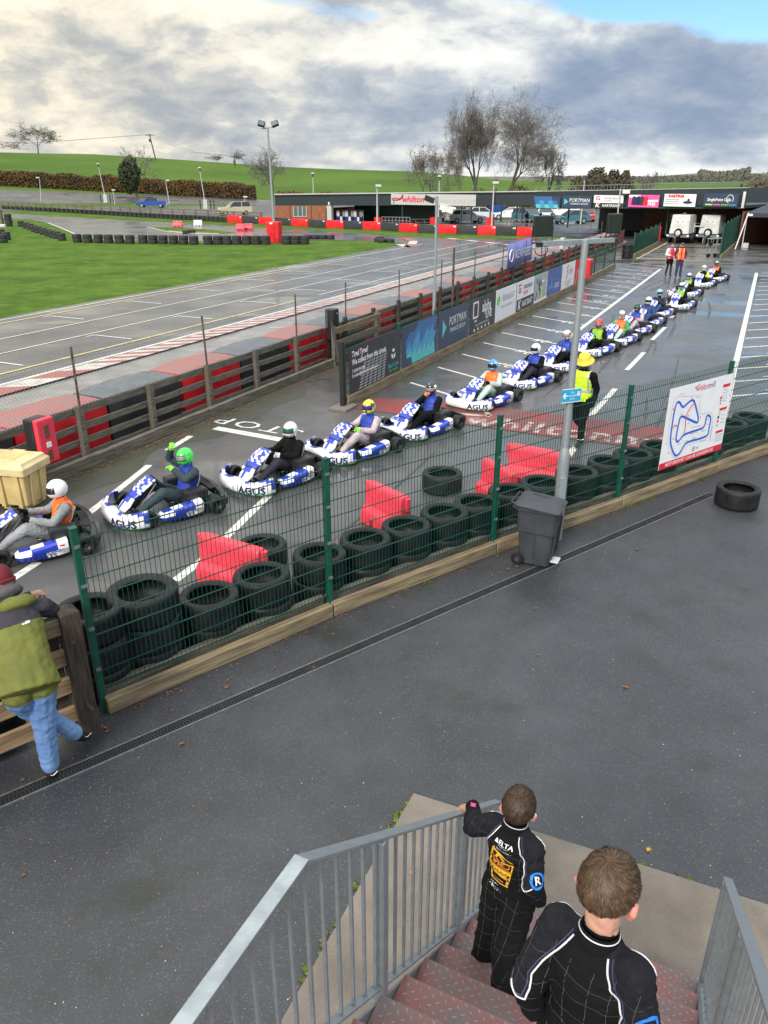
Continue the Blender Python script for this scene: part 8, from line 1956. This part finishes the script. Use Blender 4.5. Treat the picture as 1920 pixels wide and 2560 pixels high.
# ---------------- trees ----------------
def bare_tree(base, H_, W_, lab, seed, levels=6, leaves=0, trunk_h=.18, lm='leaf_autumn', grp=None, twig=.02, spread=.62, ivy=0, name='bare_tree'):
    rs = random.Random(seed); segs = []; tips = []
    def grow(p, d, L_, r_, lv):
        n = 3 if lv > 1 else 2; q = p
        for i in range(n):
            d = (d+Vector((rs.gauss(0, .13), rs.gauss(0, .13), rs.gauss(.015, .08)))).normalized(); q2 = q+d*L_/n; r2 = r_*(1-.12)
            segs.append((q, q2, r_, r2, lv)); q = q2; r_ = r2
            if lv < levels-1 and i == 1 and rs.random() < .75: side(q, d, L_*.62, r_*.55, lv+1)
        if lv >= levels: tips.append(q); return
        for k in range(2 if rs.random() < .6 or lv == 0 else 3): side(q, d, L_*rs.uniform(.70, .92), r_*(.74 if k == 0 else .6), lv+1, .7 if k == 0 else 1.1)
    def side(q, d, L_, r_, lv, f=1.1):
        a = rs.uniform(0, 2*PI); u_ = d.orthogonal().normalized(); v_ = d.cross(u_); s_ = spread*f*rs.uniform(.6, 1.25)*(1+.09*lv)
        grow(q, (d*math.cos(s_)+(u_*math.cos(a)+v_*math.sin(a))*math.sin(s_)+Vector((0, 0, .10 if lv < 3 else -.02))).normalized(), L_, r_, lv)
    grow(Vector((0, 0, 0)), Vector((rs.gauss(0, .05), 0, 1)), trunk_h*1.5, .03, 0)
    mz = sorted(s_[1].z for s_ in segs)[int(len(segs)*.995)]; mx = sorted(abs(s_[1].x) for s_ in segs)[int(len(segs)*.97)]
    sx2, sz = W_/2/mx, H_/mz; S_ = lambda p: Vector((p.x*sx2, p.y*sx2, p.z*sz)); k = H_
    t = thing(name, lab, 'tree', tuple(base), rs.uniform(0, .3), grp); a, b = MB(), MB()
    for p, q, r0, r1, lv in segs: (a if lv <= 2 else b).tube([S_(p), S_(q)], [max(r0*k*.8, twig), max(r1*k*.8, twig)], 5 if lv <= 2 else 3, cap=False)
    a.build('trunk', 'bark', t, smooth=2)
    for q in tips:                 # fine twigs
        for _ in range(3):
            dd = Vector((rs.gauss(0, 1), rs.gauss(0, 1), rs.gauss(.5, .8))).normalized()*rs.uniform(.02, .045)*k; o_ = S_(q); b.tube([o_, o_+dd], [twig*.55, twig*.3], 3, cap=False)
    b.build('crown', 'twig', t)
    if leaves:
        mb = MB()
        for i in range(leaves):
            q = S_(rs.choice(tips))+Vector((rs.gauss(0, .02*k), rs.gauss(0, .02*k), rs.gauss(0, .02*k))); s_ = rs.uniform(.05, .13); n1 = Vector((rs.gauss(0, 1), rs.gauss(0, 1), rs.gauss(0, 1))).normalized(); u_ = n1.orthogonal().normalized()*s_; v_ = n1.cross(u_)
            mb.add([q-u_, q-v_, q+u_, q+v_], [(0, 1, 2, 3)])
        mb.build('foliage', lm, t)
        tag(t.children[-1], kind='stuff')
    return t
def bush(name, lab, cat, base, rx, ry, rz, m, n, s0, seed, fill=True, mats=None, lumps=7):
    rs = random.Random(seed); L = [(Vector((rs.uniform(-.6, .6)*rx, rs.uniform(-.5, .5)*ry, rs.uniform(.25, .62)*rz)), rs.uniform(.35, .62)) for _ in range(lumps)]
    mb = MB()
    for i in range(n):
        c, k = rs.choice(L); u_ = Vector((rs.gauss(0, 1), rs.gauss(0, 1), rs.gauss(0, 1))).normalized(); f = rs.uniform(.55, 1.0)**.5*(1+.18*noise.noise(u_*3+c))
        q = c+Vector((u_.x*rx*k*f, u_.y*ry*k*f, u_.z*rz*k*f*.9)); 
        if q.z < 0: q.z = rs.uniform(0, .3)
        s_ = s0*rs.uniform(.6, 1.3); n1 = (u_+Vector((rs.gauss(0, .7), rs.gauss(0, .7), rs.gauss(0, .7)))).normalized(); e1 = n1.orthogonal().normalized()*s_; e2 = n1.cross(e1)*.6; mb.add([q-e1, q-e2, q+e1, q+e2], [(0, 1, 2, 3)])
    t = thing(name, lab, cat, tuple(base)); mb.build('crown', m, t)
    mb = MB(); [mb.tube([(x*rx*.3, 0, 0), (x*rx*.5, 0, rz*.5)], [.12, .05], 5) for x in (-1, 0, 1)]; mb.build('trunk', 'bark', t); return t
def tb(px, Y, z=None): p = gx(px, Y); p.z = terr(p.x, Y)-.2 if z is None else z; return p
Hh = lambda row, Y, p: zr(row, Y)-p.z
p = tb(1190, 122); bare_tree(p, Hh(252, 122, p), 8.4, 'left one of the two tall bare trees rising behind the building', 11, 8, 250, .11, twig=.0105, spread=.52)
p = tb(1288, 126); bare_tree(p, Hh(236, 126, p), 11.0, 'right and taller one of the two big bare trees behind the building', 24, 8, 120, .10, twig=.0105, spread=.55)
p = tb(1085, 118); bare_tree(p, Hh(365, 118, p), 7, 'smaller tree with sparse orange leaves left of the two tall trees', 5, 7, 500, .12, twig=.014, spread=.6)
p = tb(1360, 130); bare_tree(p, Hh(365, 130, p), 5, 'low bare tree leaning out right of the tallest tree', 8, 6, 100, .15, twig=.02)
p = tb(683, 165); bare_tree(p, Hh(372, 165, p), 8, 'round bare tree behind the floodlight mast', 9, 6, 0, .2, twig=.022, spread=.6)
p = tb(112, 318); bare_tree(p, Hh(310, 318, p), 18, 'spreading bare tree alone on the left skyline of the hill', 31, 6, 0, .16, twig=.045, spread=.62)
p = tb(-15, 318); bare_tree(p, Hh(345, 318, p), 12, 'bare tree cut off by the left edge on the hill skyline', 32, 5, 0, .16, twig=.045)
p = tb(618, 325); bare_tree(p, Hh(376, 325, p), 8, 'small bare tree on the skyline left of the mast', 33, 5, 0, .2, twig=.04); p = tb(552, 325); bare_tree(p, Hh(391, 325, p)+.5, 9, 'low scrubby bare bush on the skyline right of the leaning pole', 34, 5, 0, .1, twig=.04)
p = tb(1645, 150, 0); bare_tree(p, Hh(432, 150, p), 7, 'small bare tree above the deck roof on the right', 35, 6, 0, .1, twig=.025, spread=.7)
p = tb(1925, 95, 0); bare_tree(p, Hh(395, 95, p), 6, 'brown bare tree cut off by the right edge above the marquee', 36, 6, 300, .1, twig=.025)
p = tb(345, 172); t = bare_tree(p, Hh(368, 172, p), 8.0, 'ivy clad dark tree standing in the hedge', 12, 5, 0, .2, twig=.03); 
bb_ = MB(); rs = random.Random(4)
for i in range(5200):
    u_ = Vector((rs.gauss(0, 1), rs.gauss(0, 1), rs.gauss(0, 1))).normalized(); f = rs.random()**.4; q = Vector((-1.0+u_.x*2.2*f*(1+.4*noise.noise(u_*2)), u_.y*2.2*f, 4.6+u_.z*3.4*f*(1+.3*noise.noise(u_*2+Vector((3, 0, 0)))))); s_ = rs.uniform(.12, .25); e1 = Vector((rs.gauss(0, 1), rs.gauss(0, 1), rs.gauss(0, 1))).normalized()*s_; e2 = e1.orthogonal().normalized()*s_*.7; bb_.add([q-e1, q-e2, q+e1, q+e2], [(0, 1, 2, 3)])
bb_.build('ivy', 'leaf_dark', t)
bush('shrub', 'wide dark bush behind the deck building left of the brown one', 'bush', tb(1468, 150, 0), 3.4, 2.5, 6.6, 'bush_dark', 6000, .28, 41); bush('shrub', 'round brown bush behind the deck building', 'bush', tb(1545, 152, 0), 2.9, 2.5, 6.9, 'bush_dark', 6000, .28, 42)
for i, (x, Y, rx, rz, lab) in enumerate(((1180, 118, 2.6, 5.2, 'brown undergrowth below the left tall tree'), (1300, 118, 3.2, 5.6, 'brown undergrowth below the right tall tree'), (1100, 116, 2.6, 4.8, 'brown thicket left of the undergrowth below the tall trees'), (1370, 122, 2.0, 5.0, 'brown thicket right of the tallest tree'), (1240, 122, 2.4, 4.8, 'brown thicket between the trunks of the tall trees'))):
    bush('undergrowth', lab, 'bush', tb(x, Y), rx, 1.5, rz*.72, 'hedge_a', 2600, .16, 50+i)
bush('shrub', 'brown thicket at the right edge beyond the marquee', 'bush', tb(1900, 120, 0), 5, 3, 4.9, 'bush_dark', 5000, .25, 61)
# hedge along the car park
def hedge(pts, n, h_fn, m, lab, w_=1.6, s0=.20, seed=70):
    rs = random.Random(seed); mb = MB()
    for i in range(n):
        f = rs.random()*(len(pts)-1); k = int(f); p = pts[k].lerp(pts[k+1], f-k); H_ = h_fn(p)*(1+.22*noise.noise(Vector((p.x*.22, p.y*.22, 0)))+.10*noise.noise(Vector((p.x*.9, 0, 2)))); z = H_*rs.random()**.8; y = (rs.random()-.5)*w_*2*(1-.3*z/H_)
        q = Vector((p.x+rs.gauss(0, .1), p.y+y, terr(p.x, p.y)+z)); s_ = s0*rs.uniform(.6, 1.4); e1 = Vector((rs.gauss(0, 1), rs.gauss(0, 1), rs.gauss(0, 1.4))).normalized()*s_; e2 = e1.orthogonal().normalized()*s_*.6; mb.add([q-e1, q-e2, q+e1, q+e2], [(0, 1, 2, 3)])
    for i in range(len(pts)-1):
        a, b = pts[i], pts[i+1]; za, zb = terr(a.x, a.y), terr(b.x, b.y); wall(mb, a, b, za, za+h_fn(a)*.72, zb, zb+h_fn(b)*.72, .8)
    return tag(mb.build('hedge', m), lab, 'hedge')
hp = [tb(px, 186) for px in range(-80, 680, 40)]
for q in hp: q.z = 0
hedge(hp, 30000, lambda p: 3.1, 'hedge_a', 'long brown and rust coloured hedge at the foot of the green hill')
hp = [tb(px, 182) for px in range(690, 1230, 40)]; hedge(hp, 6000, lambda p: 1.9, 'hedge_a', 'low reddish hedge just above the roof of the dark building', seed=71)
# woods on the horizon
mb = MB(); rs = random.Random(77)
for i in range(30000):
    px = rs.uniform(1380, 2700); Y = rs.uniform(560, 760); p = gx(px, Y); H_ = (4.8+(.5+.5*noise.noise(Vector((px*.012, 3, 0))))*7)*(1 if px < 1740 or px > 1870 else 1.5)
    q = Vector((p.x, Y, rs.random()**.7*H_-2.0)); s_ = rs.uniform(.5, 1.3); e1 = Vector((rs.gauss(0, 1), 0, rs.gauss(0, 1))).normalized()*s_; e2 = Vector((-e1.z, .5, e1.x))*.7; mb.add([q-e1, q-e2, q+e1, q+e2], [(0, 1, 2, 3)])
tag(mb.build('far_wood', 'far_wood'), 'hazy line of distant woods along the horizon on the right', 'woods', kind='stuff')
mb = MB(); hv = []
for i in range(41):
    px = -1500+i*130; hv.append((px, 9+10*max(0, noise.noise(Vector((i*.23, 1, 0))))+(8 if px > 1700 else 0)))
vs = []; 
for px, h_ in hv:
    for Y, k in ((2400, -.3), (2600, .7), (2800, 1.0), (3300, .6)): p = gx(px, Y); vs.append((p.x, p.y, h_*k*1.3))
mb.add(vs, [(i*4+j, i*4+j+1, i*4+j+5, i*4+j+4) for i in range(40) for j in range(3)]); tag(mb.build('distant_hills', 'far_wood', smooth=2), kind='structure')
# small timber post cluster at the far left of the infield
q = at(4, 566); t = thing('marker_post', 'weathered timber post at the left edge above the infield tyres', 'post', tuple(q)); mb = MB(); mb.box((0, 0, .85), (.5, .4, 1.7)); mb.build('post', 'wood_old', t, bevel=.03); mb = MB(); mb.box((.2, -.3, .1), (.8, .4, .3)); mb.build('base', 'white_dirty', t, bevel=.03)
# ---------------- separate marks ----------------
for o in list(bpy.data.objects):
    if o.type == 'MESH' and o.parent and o.name.split('.')[0] in ('key_patch', 'small_print', 'clip', 'emblem', 'arrow', 'chin_vent', 'panel_ridge', 'inner_piping') and len(o.data.polygons) < 4000 and o.name.split('.')[0] != 'chin_vent' and o.name.split('.')[0] != 'panel_ridge':
        explode(o)
